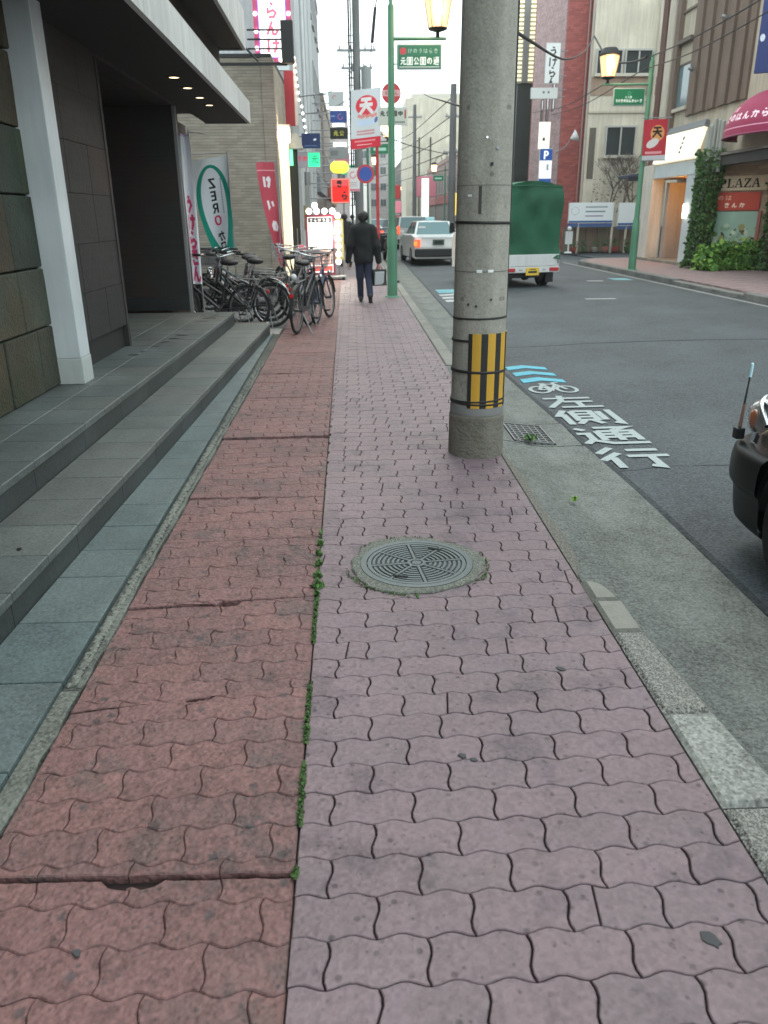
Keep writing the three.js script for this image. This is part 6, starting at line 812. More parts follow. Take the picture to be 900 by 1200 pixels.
  mk('rear_rack', [rod([-0.2, 0.72, -0.06], [0.24, 0.74, -0.05], 0.006), rod([-0.2, 0.72, 0.06], [0.24, 0.74, 0.05], 0.006), ...[-0.15, 0, 0.14].map((x) => rod([x, 0.725, -0.06], [x, 0.725, 0.06], 0.005)), rod([-0.16, 0.72, 0.06], [0, r, 0.07], 0.005), rod([-0.16, 0.72, -0.06], [0, r, -0.07], 0.005)], B.steel, t);
  mk('kickstand', o.side ? [rod([0.05, r - 0.03, 0.06], [0.02, 0.01, 0.22], 0.01)] : [-1, 1].map((s) => rod([0.02, r - 0.02, s * 0.07], [-0.06, 0.005, s * 0.13], 0.009)), B.steel, t);
  if (o.basket !== 0) { const b = []; const X0 = 0.9, Y0 = 0.84; for (let k = 0; k < 5; k++) { const s = 0.13 + 0.01 * k, y = Y0 + k * 0.055, l = 0.26 + 0.014 * k; b.push(rod([X0 + 0.02 - 0.004 * k, y, -s], [X0 + l, y, -s], 0.003, 0.003, 4), rod([X0 + 0.02, y, s], [X0 + l, y, s], 0.003, 0.003, 4), rod([X0 + l, y, -s], [X0 + l, y, s], 0.003, 0.003, 4), rod([X0 + 0.02, y, -s], [X0 + 0.02, y, s], 0.003, 0.003, 4)); } for (let i = 0; i < 9; i++) { const z = lerp(-0.13, 0.13, i / 8); b.push(rod([X0 + 0.02, Y0, z], [X0 + 0.005, Y0 + 0.23, z * 1.28], 0.0025, 0.0025, 4), rod([X0 + 0.26, Y0, z], [X0 + 0.32, Y0 + 0.23, z * 1.28], 0.0025, 0.0025, 4), rod([X0 + 0.02, Y0, z], [X0 + 0.26, Y0, z], 0.0025, 0.0025, 4)); const x = lerp(0.03, 0.26, i / 8); for (const s of [-1, 1]) b.push(rod([X0 + x, Y0, s * 0.13], [X0 + x * 1.15, Y0 + 0.23, s * 0.17], 0.0025, 0.0025, 4)); } b.push(rod([X0, Y0 + 0.23, -0.17], [X0 + 0.33, Y0 + 0.23, -0.17], 0.006), rod([X0, Y0 + 0.23, 0.17], [X0 + 0.33, Y0 + 0.23, 0.17], 0.006), rod([X0 + 0.33, Y0 + 0.23, -0.17], [X0 + 0.33, Y0 + 0.23, 0.17], 0.006), rod([X0, Y0 + 0.23, -0.17], [X0, Y0 + 0.23, 0.17], 0.006)); mk('basket', b, o.basketM || B.steel, t); }
  mk('headlight', at(lathe([[0, 0], [0.03, 0.005], [0.035, 0.05], [0, 0.06]], 12), 1.0, 0.72, 0.06, 0, 0, -PI / 2), B.chrome, t);
  mk('rear_reflector', [at(new THREE.CylinderGeometry(0.03, 0.03, 0.02, 14), -0.3, 0.55, 0, 0, 0, PI / 2)], M([0.5, 0.02, 0.02], 0.25), t); mk('lock', at(new THREE.TorusGeometry(0.06, 0.012, 6, 16), 0.1, 0.6, 0.03), B.steel, t);
  if (o.cover) mk('rack_lamp', [at(new THREE.SphereGeometry(0.045, 12, 8), -0.2, 0.79, 0)], M([0.5, 0.52, 0.53], 0.3), t);
  if (o.cloth) mk('cloth', [at(new THREE.SphereGeometry(0.09, 10, 8), 0.62, 1.0, 0.25), box(0.58, 0.7, 0.78, 1.0, 0.2, 0.3, 0.03)], M([0.5, 0.12, 0.15], 0.85), t);
  return t;
}
{
  const H = (a, b) => atan2(-(b[1] - a[1]), b[0] - a[0]);
  const put = (label, a, b, lean, pt, o) => bicycle(label, [a[0], 0, a[1]], H(a, b), lean, pt, o);
  put('nearest black bicycle standing end on beside the pavement edge with a silver lamp', [-0.83, -11.3], [-0.6, -12.35], 0.06, paints.black, { side: 1, cover: 1 });
  put('dark bicycle just behind the nearest one with its large wheel toward the pavement', [-0.7, -12.2], [-0.42, -13.2], -0.05, paints.navy, {});
  put('broadside black bicycle with big bright rimmed wheel beside the steps', [-1.25, -12.05], [-2.28, -12.4], 0.08, paints.black, { guard: B.chrome, rim: B.chrome });
  put('black bicycle with pale chain guard in the middle of the parked row', [-1.35, -12.75], [-2.38, -13.05], 0.06, paints.silver, { guard: B.white });
  put('maroon bicycle with dark basket parked in the row under the teal flag', [-1.45, -13.4], [-2.48, -13.7], -0.05, paints.maroon, { basketM: B.black });
  put('dark bicycle at the back left of the row by the dark wall', [-1.6, -14.2], [-2.6, -14.5], 0.05, paints.teal, { guard: B.black });
  put('dark bicycle with a red cloth on its handlebar by the lit column', [-1.0, -14.9], [-1.45, -15.85], 0.06, paints.black, { cloth: 1 });
  put('black bicycle with wire basket half hidden behind the broadside one', [-1.05, -13.1], [-0.75, -14.1], -0.08, paints.black, { basketM: B.chrome });
  put('black bicycle nearest the landing edge at the front left of the row', [-1.55, -11.75], [-2.6, -11.95], 0.04, paints.black, { guard: B.black });
  put('dark bicycle leaning between the broadside one and the dark wall', [-1.75, -12.5], [-2.62, -12.95], -0.06, paints.black, { guard: B.steel, basketM: B.black });
  const k = thing('wheel_stop', 'low grey concrete block at the end of the steps under the bicycles', 'block', [-1.5, 0, -11.55]); mk('block', box(-0.28, 0.2, 0, 0.13, -0.12, 0.12, 0.02), M([0.25, 0.22, 0.2], 0.9, { map: T.aggregate }), k);
}
// ---------- cars ----------
const tyreM = B.rubber, glassM = M([0.035, 0.05, 0.055], 0.05), tealGlass = M([0.1, 0.19, 0.2], 0.05);
function wheel(r, w) { const g = new THREE.Group(); g.name = 'wheel'; const L = (p, s = 28) => at(lathe(p, s), 0, 0, 0, 0, 0, -PI / 2);
  mk('tyre', L([[r * 0.62, -w / 2], [r * 0.9, -w / 2], [r * 0.98, -w * 0.4], [r, -w * 0.25], [r, w * 0.25], [r * 0.98, w * 0.4], [r * 0.9, w / 2], [r * 0.62, w / 2]]), tyreM, g);
  mk('rim', [L([[0, w * 0.3], [r * 0.2, w * 0.34], [r * 0.24, w * 0.28], [r * 0.56, w * 0.3], [r * 0.64, w * 0.46], [r * 0.64, -w * 0.46], [0, -w * 0.46]]), L([[0, -w * 0.34], [r * 0.2, -w * 0.36], [r * 0.24, -w * 0.3], [r * 0.6, -w * 0.32], [r * 0.64, -w * 0.47]])], M([0.3, 0.31, 0.32], 0.4, { metal: 0.8 }), g); return g; }
function car(name, label, p, ry, o) { // rear end at z = 0, nose toward -z
  const t = thing(name, label, o.cat || 'car', p, ry, o.group), w = o.w / 2, L = o.l, pr = o.profile; // profile: [distance from rear, height] round the lower body
  const bodyM = M(o.color, 0.3, { clearcoat: 0.6, clearcoatRoughness: 0.1 });
  const s = new THREE.Shape(pr.map(([d, y]) => new THREE.Vector2(d, y))), g = new THREE.ExtrudeGeometry(s, { depth: o.w - 0.12, bevelEnabled: true, bevelSize: 0.05, bevelThickness: 0.06, bevelSegments: 3 });
  mk('body', at(g, -w + 0.06, 0, 0, 0, PI / 2, 0), bodyM, t);
  const c = o.cabin, P = (d, y, x) => [x, y, -d]; // cabin: base and roof spans
  const pts = [[c.b0, c.yb, c.wb], [c.b1, c.yb, c.wb], [c.r1, c.yr, c.wr], [c.r0, c.yr, c.wr]];
  mk('cabin', new ConvexGeometry(pts.flatMap(([d, y, x]) => [V(...P(d, y, x)), V(...P(d, y, -x))]).concat([V(0, c.yr + 0.03, -(c.r0 + c.r1) / 2)])), bodyM, t);
  const quad = (nm, q, m, off) => { const [a, b, e, f] = q.map((v) => V(...v)), n = V().crossVectors(b.clone().sub(a), f.clone().sub(a)).normalize().multiplyScalar(off), ctr = a.clone().add(b).add(e).add(f).multiplyScalar(0.25); const v = [a, b, e, f].map((k) => k.clone().lerp(ctr, 0.1).add(n)); const gg = new THREE.BufferGeometry(); gg.setAttribute('position', new THREE.Float32BufferAttribute([v[0], v[1], v[2], v[0], v[2], v[3]].flatMap((k) => k.toArray()), 3)); gg.computeVertexNormals(); mk(nm, gg, m, t); };
  const gm = o.glass || glassM;
  quad('rear_window', [P(c.b0, c.yb, -c.wb), P(c.b0, c.yb, c.wb), P(c.r0, c.yr, c.wr), P(c.r0, c.yr, -c.wr)], gm, 0.006);
  quad('windscreen', [P(c.b1, c.yb, c.wb), P(c.b1, c.yb, -c.wb), P(c.r1, c.yr, -c.wr), P(c.r1, c.yr, c.wr)], gm, 0.006);
  for (const k of [-1, 1]) { const m = (c.r0 + c.r1) / 2, q = (d0, d1, e0, e1) => { const a = [P(d0, c.yb, k * c.wb), P(d1, c.yb, k * c.wb), P(e1, c.yr, k * c.wr), P(e0, c.yr, k * c.wr)]; quad('side_window', k > 0 ? a : a.reverse(), gm, 0.006); }; q(c.b0 + 0.05, m, c.r0 + 0.05, m); q(m, c.b1 - 0.05, m, c.r1 - 0.05); }
  for (const d of o.axles) for (const k of [-1, 1]) { const wh = wheel(o.r, 0.19); wh.position.set(k * (w - 0.08), o.r, -d); t.add(wh); }
  mk('underbody', box(-w + 0.1, w - 0.1, 0.18, 0.4, -L + 0.3, -0.25), B.black, t);
  if (o.extra) o.extra(t, w, L); return t;
}
{
  const tail = M([0.6, 0.05, 0.03], 0.3, { em: [1, 0.12, 0.04], ei: 0.55 }), amber = M([0.7, 0.25, 0.04], 0.3, { em: [1, 0.35, 0.05], ei: 0.35 });
  const sedan = { w: 1.66, l: 4.5, r: 0.3, axles: [0.95, 3.7], profile: [[0.05, 0.28], [0.02, 0.62], [0.06, 0.9], [0.9, 0.97], [3.3, 0.94], [4.35, 0.82], [4.45, 0.6], [4.42, 0.25]], cabin: { b0: 0.75, b1: 3.35, r0: 1.2, r1: 2.65, yb: 0.95, yr: 1.44, wb: 0.74, wr: 0.58 } };
  car('taxi', 'white taxi sedan with teal tinted windows driving away from the camera', [2.93, -0.06, -28.3], 0.06, { ...sedan, cat: 'taxi', color: [0.66, 0.67, 0.66], glass: tealGlass, extra: (t, w) => {
    for (const k of [-1, 1]) { mk('tail_light', box(k * w - (k > 0 ? 0.2 : 0.0) + (k > 0 ? 0 : -0.0) + (k < 0 ? 0.01 : -0.01), k * w + (k < 0 ? 0.2 : 0), 0.62, 0.86, -0.06, 0.075, 0.015), tail, t); mk('indicator', box(k * w - (k > 0 ? 0.09 : 0.02), k * w + (k > 0 ? 0.02 : 0.09), 0.66, 0.8, -0.02, 0.085, 0.01), amber, t); mk('door_mirror', box(k * (w + 0.05) - 0.06, k * (w + 0.05) + 0.06, 0.98, 1.1, -3.2, -3.05, 0.02), B.white, t); }
    mk('rear_bumper', box(-w + 0.01, w - 0.01, 0.3, 0.56, -0.12, 0.14, 0.04), B.black, t); mk('number_plate', box(-0.2, 0.2, 0.68, 0.86, 0.07, 0.085), M([0.06, 0.12, 0.08], 0.5), t); mk('plate_mark', box(-0.14, 0.14, 0.72, 0.82, 0.086, 0.09), B.black, t); mk('trim_strip', box(-w + 0.25, w - 0.25, 0.9, 0.93, 0.04, 0.065), B.chrome, t);
    mk('roof_sign', box(-0.16, 0.16, 1.46, 1.58, -2.0, -1.86, 0.03), M([0.3, 0.55, 0.6], 0.4), t); mk('shelf', box(-0.5, 0.5, 0.97, 1.05, -1.0, -0.9), M([0.6, 0.62, 0.62], 0.6), t); mk('sticker', box(-0.55, -0.3, 1.22, 1.28, -1.0, -0.985), B.white, t); } });
  car('van', 'pale grey van ahead of the white taxi', [3.15, -0.06, -43], 0.03, { w: 1.7, l: 4.4, r: 0.31, axles: [0.9, 3.5], color: [0.58, 0.6, 0.58], glass: tealGlass, cat: 'van', profile: [[0.03, 0.3], [0.0, 1.0], [3.4, 1.05], [4.25, 0.95], [4.35, 0.3]], cabin: { b0: 0.03, b1: 3.9, r0: 0.25, r1: 3.1, yb: 1.0, yr: 1.6, wb: 0.8, wr: 0.7 }, extra: (t, w) => { for (const k of [-1, 1]) mk('tail_light', box(k * (w - 0.14), k * (w + 0.01), 0.75, 1.15, -0.06, 0.07, 0.015), tail, t); mk('rear_bumper', box(-w + 0.02, w - 0.02, 0.3, 0.5, -0.1, 0.12, 0.03), B.dark, t); } });
  car('car', 'dark blue car far down the lane between green post and taxi', [2.55, -0.06, -52], 0, { ...sedan, color: [0.04, 0.06, 0.09], extra: (t, w) => { for (const k of [-1, 1]) mk('tail_light', box(k * (w - 0.2), k * w, 0.62, 0.8, -0.06, 0.07, 0.01), tail, t); mk('number_plate', box(-0.22, 0.22, 0.5, 0.68, 0.05, 0.075), B.white, t); mk('rear_bumper', box(-w + 0.02, w - 0.02, 0.28, 0.46, -0.1, 0.12, 0.03), B.black, t); } });
  car('car', 'silver white car far down the lane just left of the green post', [1.9, -0.06, -60], 0, { ...sedan, color: [0.6, 0.62, 0.62], glass: tealGlass, extra: (t, w) => { for (const k of [-1, 1]) mk('tail_light', box(k * (w - 0.2), k * w, 0.62, 0.8, -0.06, 0.07, 0.01), tail, t); mk('rear_bumper', box(-w + 0.02, w - 0.02, 0.28, 0.5, -0.1, 0.12, 0.03), B.dark, t); } });
}
{
  // small open truck with a green tarpaulin over its load
  const t = thing('small_truck', 'small white truck with a green tarpaulin load cover and yellow plate', 'truck', [4.14, -0.06, -18.75], 0.26), wh = B.white;
  const tm = M([0.018, 0.125, 0.066], 0.75, { map: T.blotch }), w = 0.7;
  const g = new THREE.BoxGeometry(1.42, 1.7, 2.0, 16, 20, 14), a = g.attributes.position; // creased cover
  for (let i = 0; i < a.count; i++) { let x = a.getX(i), y = a.getY(i), z = a.getZ(i); const v = (y + 0.85) / 1.7, e = Math.pow(min(1, hypot(x / 0.71, max(0, y - 0.35) / 0.5) / 1.25), 6); const f = 0.13 * (vn(x * 3.4 + 20, v * 4 + 20, 999, 999, 3) - 0.5) + 0.03 * (vn(x * 9 + 20 + v * 4, v * 8 - x * 3 + 40, 999, 999, 13) - 0.5) + 0.035 * sin(v * 9 + x * 3 + 2 * sin(x * 4)) * (1 - v); if (y > 0.7) { y -= 0.06 * e + 0.05 * (x / 0.71) ** 2; x *= 0.965; } if (z > 0.9) z += f - 0.03 * exp(-(((v - 0.9) / 0.03) ** 2)); x += 0.02 * sin(z * 7 + y * 2) * (abs(x) > 0.6 ? 1 : 0); if (y < -0.8) y += 0.03 * sin(x * 5); a.setXYZ(i, x, y, z); }
  g.computeVertexNormals(); mk('tarpaulin', at(g, 0, 1.5, -1.05), tm, t);
  mk('tarpaulin_hem', [pipe([[-0.7, 2.2, -0.02], [-0.3, 2.23, 0.0], [0.3, 2.22, 0.0], [0.68, 2.2, -0.02]], 0.012, 20)], tm, t);
  mk('tail_gate', box(-w, w, 0.5, 0.76, -0.06, 0.0, 0.012), wh, t); mk('side_gate', [box(-w - 0.01, -w + 0.04, 0.5, 0.76, -2.05, -0.06, 0.01), box(w - 0.04, w + 0.01, 0.5, 0.76, -2.05, -0.06, 0.01)], wh, t); mk('bed', box(-w, w, 0.4, 0.5, -2.05, -0.03, 0.01), wh, t); mk('rear_panel', box(-w, w, 0.36, 0.49, -0.04, 0.02, 0.01), wh, t);
  for (const k of [-1, 1]) { mk('tail_light', box(k * 0.56 - 0.12, k * 0.56 + 0.12, 0.385, 0.465, 0.0, 0.04, 0.01), M([0.45, 0.02, 0.03], 0.3), t); mk('gate_latch', box(k * 0.66 - 0.02, k * 0.66 + 0.02, 0.55, 0.7, 0, 0.02), B.steel, t); for (const d of [0.55, 2.45]) { const q = wheel(0.27, 0.16); q.position.set(k * 0.56, 0.27, -d); t.add(q); } mk('mud_flap', box(k * 0.56 - 0.1, k * 0.56 + 0.1, 0.12, 0.36, -0.2, -0.185), B.black, t); mk('reflector', box(k * 0.3 - 0.04, k * 0.3 + 0.04, 0.41, 0.45, 0.01, 0.03), B.chrome, t); }
  mk('number_plate', box(-0.17, 0.17, 0.3, 0.47, 0.02, 0.035, 0.004), M([0.75, 0.5, 0.04], 0.5), t); mk('plate_mark', [box(-0.11, 0.11, 0.35, 0.4, 0.0355, 0.037), box(-0.08, 0.08, 0.425, 0.445, 0.0355, 0.037)], M([0.03, 0.03, 0.03], 0.6), t);
  mk('chassis', [box(-0.5, 0.5, 0.22, 0.38, -3.0, -0.3), at(new THREE.CylinderGeometry(0.05, 0.05, 1.1, 10), 0, 0.27, -0.55, 0, 0, PI / 2), at(new THREE.SphereGeometry(0.12, 12, 8), 0.1, 0.27, -0.55)], B.black, t);
  mk('cab', new ConvexGeometry([[0.7, 0.35, -2.1], [0.7, 1.1, -2.1], [0.66, 1.78, -2.15], [0.7, 0.35, -3.25], [0.7, 1.05, -3.3], [0.64, 1.76, -2.75]].flatMap(([x, y, z]) => [V(x, y, z), V(-x, y, z)])), wh, t); mk('rear_window', box(-0.5, 0.5, 1.2, 1.65, -2.11, -2.09), glassM, t);
  for (const k of [-1, 1]) { mk('side_window', box(k * 0.69 - 0.005, k * 0.69 + 0.008, 1.12, 1.6, -2.85, -2.25), glassM, t); mk('door_mirror', [box(k * 0.86 - 0.06, k * 0.86 + 0.06, 1.2, 1.45, -2.95, -2.9, 0.015), rod([k * 0.7, 1.2, -2.92], [k * 0.86, 1.3, -2.92], 0.012)], B.black, t); }
}
{
  // black car at the right edge, seen from behind its front left corner; nose toward -z
  const t = thing('black_car', 'black car at the right edge showing its front corner, wheel and guide pole', 'car', [2.68, -0.066, -2.98]);
  const pm = M([0.012, 0.013, 0.014], 0.22, { clearcoat: 1, clearcoatRoughness: 0.05 }), W = 0.84;
  // stations along z (front at -0.78): [z, half width, sill, top]
  const st = [[-0.79, 0.46, 0.3, 0.52], [-0.76, 0.6, 0.24, 0.62], [-0.7, 0.72, 0.2, 0.68], [-0.58, 0.8, 0.18, 0.73], [-0.4, 0.835, 0.17, 0.77], [0.0, W, 0.17, 0.84], [0.7, W, 0.17, 0.92], [1.2, W, 0.17, 0.95], [2.6, W, 0.17, 0.97], [3.3, W, 0.2, 0.95], [3.7, 0.8, 0.26, 0.88], [3.78, 0.66, 0.32, 0.6]];
  const ring = ([z, w, b, h]) => { const m = b + (h - b) * 0.55; return [[-w * 0.9, b], [-w, b + 0.1], [-w, m], [-w * 0.975, lerp(m, h, 0.6)], [-w * 0.9, h - 0.03], [-w * 0.7, h], [0, h + 0.03], [w * 0.7, h], [w * 0.9, h - 0.03], [w * 0.975, lerp(m, h, 0.6)], [w, m], [w, b + 0.1], [w * 0.9, b]].map(([x, y]) => [x, y, z]); };
  const rings = st.map(ring), pos = [], idx = [], n = rings[0].length; rings.forEach((r) => r.forEach((p) => pos.push(...p)));
  for (let i = 0; i + 1 < rings.length; i++) for (let j = 0; j < n; j++) { const k = (j + 1) % n, a = i * n + j, b = i * n + k, c = a + n, d = b + n; idx.push(a, c, b, b, c, d); }
  for (const [s, fl] of [[0, 0], [rings.length - 1, 1]]) for (let j = 1; j + 1 < n; j++) { const a = s * n, b = s * n + j, c = s * n + j + 1; fl ? idx.push(a, c, b) : idx.push(a, b, c); }
  const bg = new THREE.BufferGeometry(); bg.setAttribute('position', new THREE.Float32BufferAttribute(pos, 3)); bg.setIndex(idx); bg.computeVertexNormals(); bg.setAttribute('uv', new THREE.Float32BufferAttribute(new Array((pos.length / 3) * 2).fill(0), 2));
  const ev = new Evaluator(); ev.attributes = ['position', 'normal', 'uv']; ev.useGroups = false; let body = new Brush(bg); body.updateMatrixWorld();
  for (const z of [0, 2.65]) { const c = new Brush(at(new THREE.CylinderGeometry(0.365, 0.365, 3, 36), 0, 0.31, z, 0, 0, PI / 2)); c.updateMatrixWorld(); const core = new Brush(box(-0.62, 0.62, -0.2, 1.2, z - 0.4, z + 0.4)); core.updateMatrixWorld(); const cut = ev.evaluate(c, core, SUBTRACTION); cut.updateMatrixWorld(); body = ev.evaluate(body, cut, SUBTRACTION); body.updateMatrixWorld(); }
  mk('body', body.geometry, pm, t);
  mk('cabin', new ConvexGeometry([[0.7, 0.9, 0.75], [0.7, 0.92, 3.2], [0.58, 1.42, 1.5], [0.58, 1.43, 2.6]].flatMap(([x, y, z]) => [V(x, y, z), V(-x, y, z)])), M([0.015, 0.017, 0.018], 0.08), t); mk('roof', at(new RoundedBoxGeometry(1.12, 0.04, 1.3, 2, 0.018), 0, 1.43, 2.05), pm, t);
  for (const z of [0, 2.65]) for (const k of [-1, 1]) { const w = wheel(0.31, 0.2); w.position.set(k * (W - 0.115), 0.312, z); t.add(w); }
  const arm = M([0.02, 0.02, 0.02], 0.95, { side: THREE.DoubleSide }); for (const z of [0, 2.65]) for (const k of [-1, 1]) mk('arch_liner', at(new THREE.CylinderGeometry(0.362, 0.362, 0.2, 30, 1, true, 0, PI), k * 0.71, 0.31, z, 0, 0, PI / 2), arm, t);
  // front bumper that wraps round the corner, grey against the paint
  const bumper = (prof) => { // prof: [inset, height] from bottom to top, swept round the nose
    const half = [[-0.846, -0.3], [-0.846, -0.45], [-0.832, -0.56], [-0.795, -0.66], [-0.73, -0.745], [-0.6, -0.82], [-0.4, -0.87], [0, -0.895]], cv = new THREE.CatmullRomCurve3([...half, ...half.slice(0, -1).reverse().map(([x, z]) => [-x, z])].map(([x, z]) => V(x, 0, z)), false, 'centripetal');
    const N = 72, p = [], ix = [], m = prof.length; for (let i = 0; i <= N; i++) { const q = cv.getPoint(i / N), g = cv.getTangent(i / N); for (const [d, y] of prof) p.push(q.x - g.z * d, y, q.z + g.x * d); }
    for (let i = 0; i < N; i++) for (let j = 0; j + 1 < m; j++) { const a = i * m + j, c = a + m; ix.push(a, a + 1, c, c, a + 1, c + 1); }
    const g = new THREE.BufferGeometry(); g.setAttribute('position', new THREE.Float32BufferAttribute(p, 3)); g.setIndex(ix); g.computeVertexNormals(); return g; };
  const bm = M([0.008, 0.01, 0.011], 0.4, { clearcoat: 0.03, clearcoatRoughness: 0.2, specularIntensity: 0.3 });
  mk('front_bumper', bumper([[0.1, 0.17], [0.05, 0.18], [0.02, 0.21], [0.008, 0.27], [0.0, 0.34], [-0.006, 0.385], [-0.024, 0.395], [-0.03, 0.42], [-0.03, 0.5], [-0.022, 0.545], [0.0, 0.57], [0.05, 0.582], [0.14, 0.585]]), bm, t);
  for (const k of [-1, 1]) { const hl = new THREE.Group(); hl.name = 'headlight'; t.add(hl);
    const sg = new THREE.SphereGeometry(0.13, 20, 14); sg.scale(0.62, 0.78, 1.5); mk('lens', at(sg, k * 0.715, 0.69, -0.55), M([0.16, 0.17, 0.175], 0.06, { clearcoat: 1 }), hl); const ig = new THREE.SphereGeometry(0.04, 16, 12); ig.scale(0.5, 1.2, 1.0); mk('indicator', at(ig, k * 0.785, 0.695, -0.575), M([0.3, 0.1, 0.05], 0.15, { clearcoat: 1 }), hl); mk('chrome_trim', pipe([[k * 0.8, 0.7, -0.42], [k * 0.79, 0.775, -0.52], [k * 0.7, 0.8, -0.62], [k * 0.56, 0.78, -0.72]], 0.014, 16), B.chrome, hl); }
  mk('grille', at(new RoundedBoxGeometry(0.9, 0.16, 0.05, 1, 0.01), 0, 0.66, -0.78), B.chrome, t); mk('bonnet_edge', pipe([[-0.8, 0.79, -0.35], [-0.72, 0.79, -0.62], [-0.4, 0.78, -0.76], [0, 0.77, -0.8], [0.4, 0.78, -0.76], [0.72, 0.79, -0.62], [0.8, 0.79, -0.35]], 0.012, 30), B.chrome, t);
  const gp = new THREE.Group(); gp.name = 'corner_pole'; gp.position.set(-0.81, 0.58, -0.655); t.add(gp);
  mk('socket', box(-0.022, 0.022, 0, 0.055, -0.022, 0.022, 0.006), B.black, gp); mk('rod', rod([0, 0.05, 0], [0.018, 0.31, -0.01], 0.007, 0.004), B.dark, gp); mk('tip', [rod([0.018, 0.3, -0.01], [0.021, 0.36, -0.012], 0.008, 0.008), at(new THREE.SphereGeometry(0.008, 10, 8), 0.021, 0.36, -0.012)], M([0.4, 0.62, 0.68], 0.15), gp); mk('amber_sleeve', rod([0.001, 0.06, 0], [0.009, 0.17, -0.005], 0.009, 0.007), M([0.22, 0.12, 0.09], 0.25), gp);
  mk('door_mirror', at(new RoundedBoxGeometry(0.16, 0.13, 0.1, 2, 0.03), -0.92, 1.0, 1.05), pm, t);
}
// ---------- people ----------
function field(bones, k, c, half, N) { // smooth union of tapered capsules, meshed; bones: [ax, ay, az, ra, bx, by, bz, rb, (flatten z)]
  const mc = new MarchingCubes(N, new THREE.MeshBasicMaterial(), false, false, 160000), h = N / 2; mc.isolation = 0;
  for (let z = 0; z < N; z++) for (let y = 0; y < N; y++) for (let x = 0; x < N; x++) {
    const px = c[0] + ((x - h) / h) * half[0], py = c[1] + ((y - h) / h) * half[1], pz = c[2] + ((z - h) / h) * half[2]; let d = 9;
    for (const b of bones) {
      const f = b[8] || 1, ax = b[0], ay = b[1], az = b[2], ux = b[4] - ax, uy = b[5] - ay, uz = (b[6] - az) / f, vx = px - ax, vy = py - ay, vz = (pz - az) / f;
      const t = clamp((vx * ux + vy * uy + vz * uz) / (ux * ux + uy * uy + uz * uz + 1e-9), 0, 1), e = hypot(vx - t * ux, vy - t * uy, vz - t * uz) - lerp(b[3], b[7], t), q = max(k - abs(d - e), 0) / k; d = min(d, e) - q * q * k * 0.25;
    }
    mc.field[z * N * N + y * N + x] = -d;
  }
  mc.update(); const n = mc.count ?? mc.geometry.drawRange.count, P = mc.positionArray.slice(0, n * 3), Q = mc.normalArray.slice(0, n * 3);
  for (let i = 0; i < n; i++) { for (let a = 0; a < 3; a++) { P[i * 3 + a] = c[a] + P[i * 3 + a] * half[a]; Q[i * 3 + a] /= half[a]; } const l = hypot(Q[i * 3], Q[i * 3 + 1], Q[i * 3 + 2]) || 1; for (let a = 0; a < 3; a++) Q[i * 3 + a] /= l; }
  const g = new THREE.BufferGeometry(); g.setAttribute('position', new THREE.BufferAttribute(P, 3)); g.setAttribute('normal', new THREE.BufferAttribute(Q, 3)); g.computeVertexNormals(); return g;
}
const skin = M([0.42, 0.26, 0.19], 0.6), hairM = M([0.012, 0.011, 0.011], 0.55, { bump: T.grainB, bs: 0.004 });
function handBones(w, s, curl) { // five fingers rooted in the palm; w: wrist, s: side
  const [x, y, z] = w, b = [[x, y, z, 0.026, x, y - 0.085, z - 0.004, 0.033, 1.35]]; b[0][3] = 0.019; b[0][7] = 0.023;
  const len = [0.072, 0.083, 0.079, 0.062]; for (let i = 0; i < 4; i++) { const fz = z - 0.033 + i * 0.021, a = [x, y - 0.092, fz], m = [x - s * curl * 0.012, y - 0.092 - len[i] * 0.5, fz], e = [x - s * curl * 0.035, y - 0.092 - len[i] * (1 - 0.25 * curl), fz]; b.push([...a, 0.0095, ...m, 0.0088], [...m, 0.0088, ...e, 0.0075]); }
  b.push([x, y - 0.03, z - 0.03, 0.013, x - s * 0.006, y - 0.07, z - 0.055, 0.01], [x - s * 0.006, y - 0.07, z - 0.055, 0.01, x - s * 0.012, y - 0.1, z - 0.056, 0.0085]); return b;
}
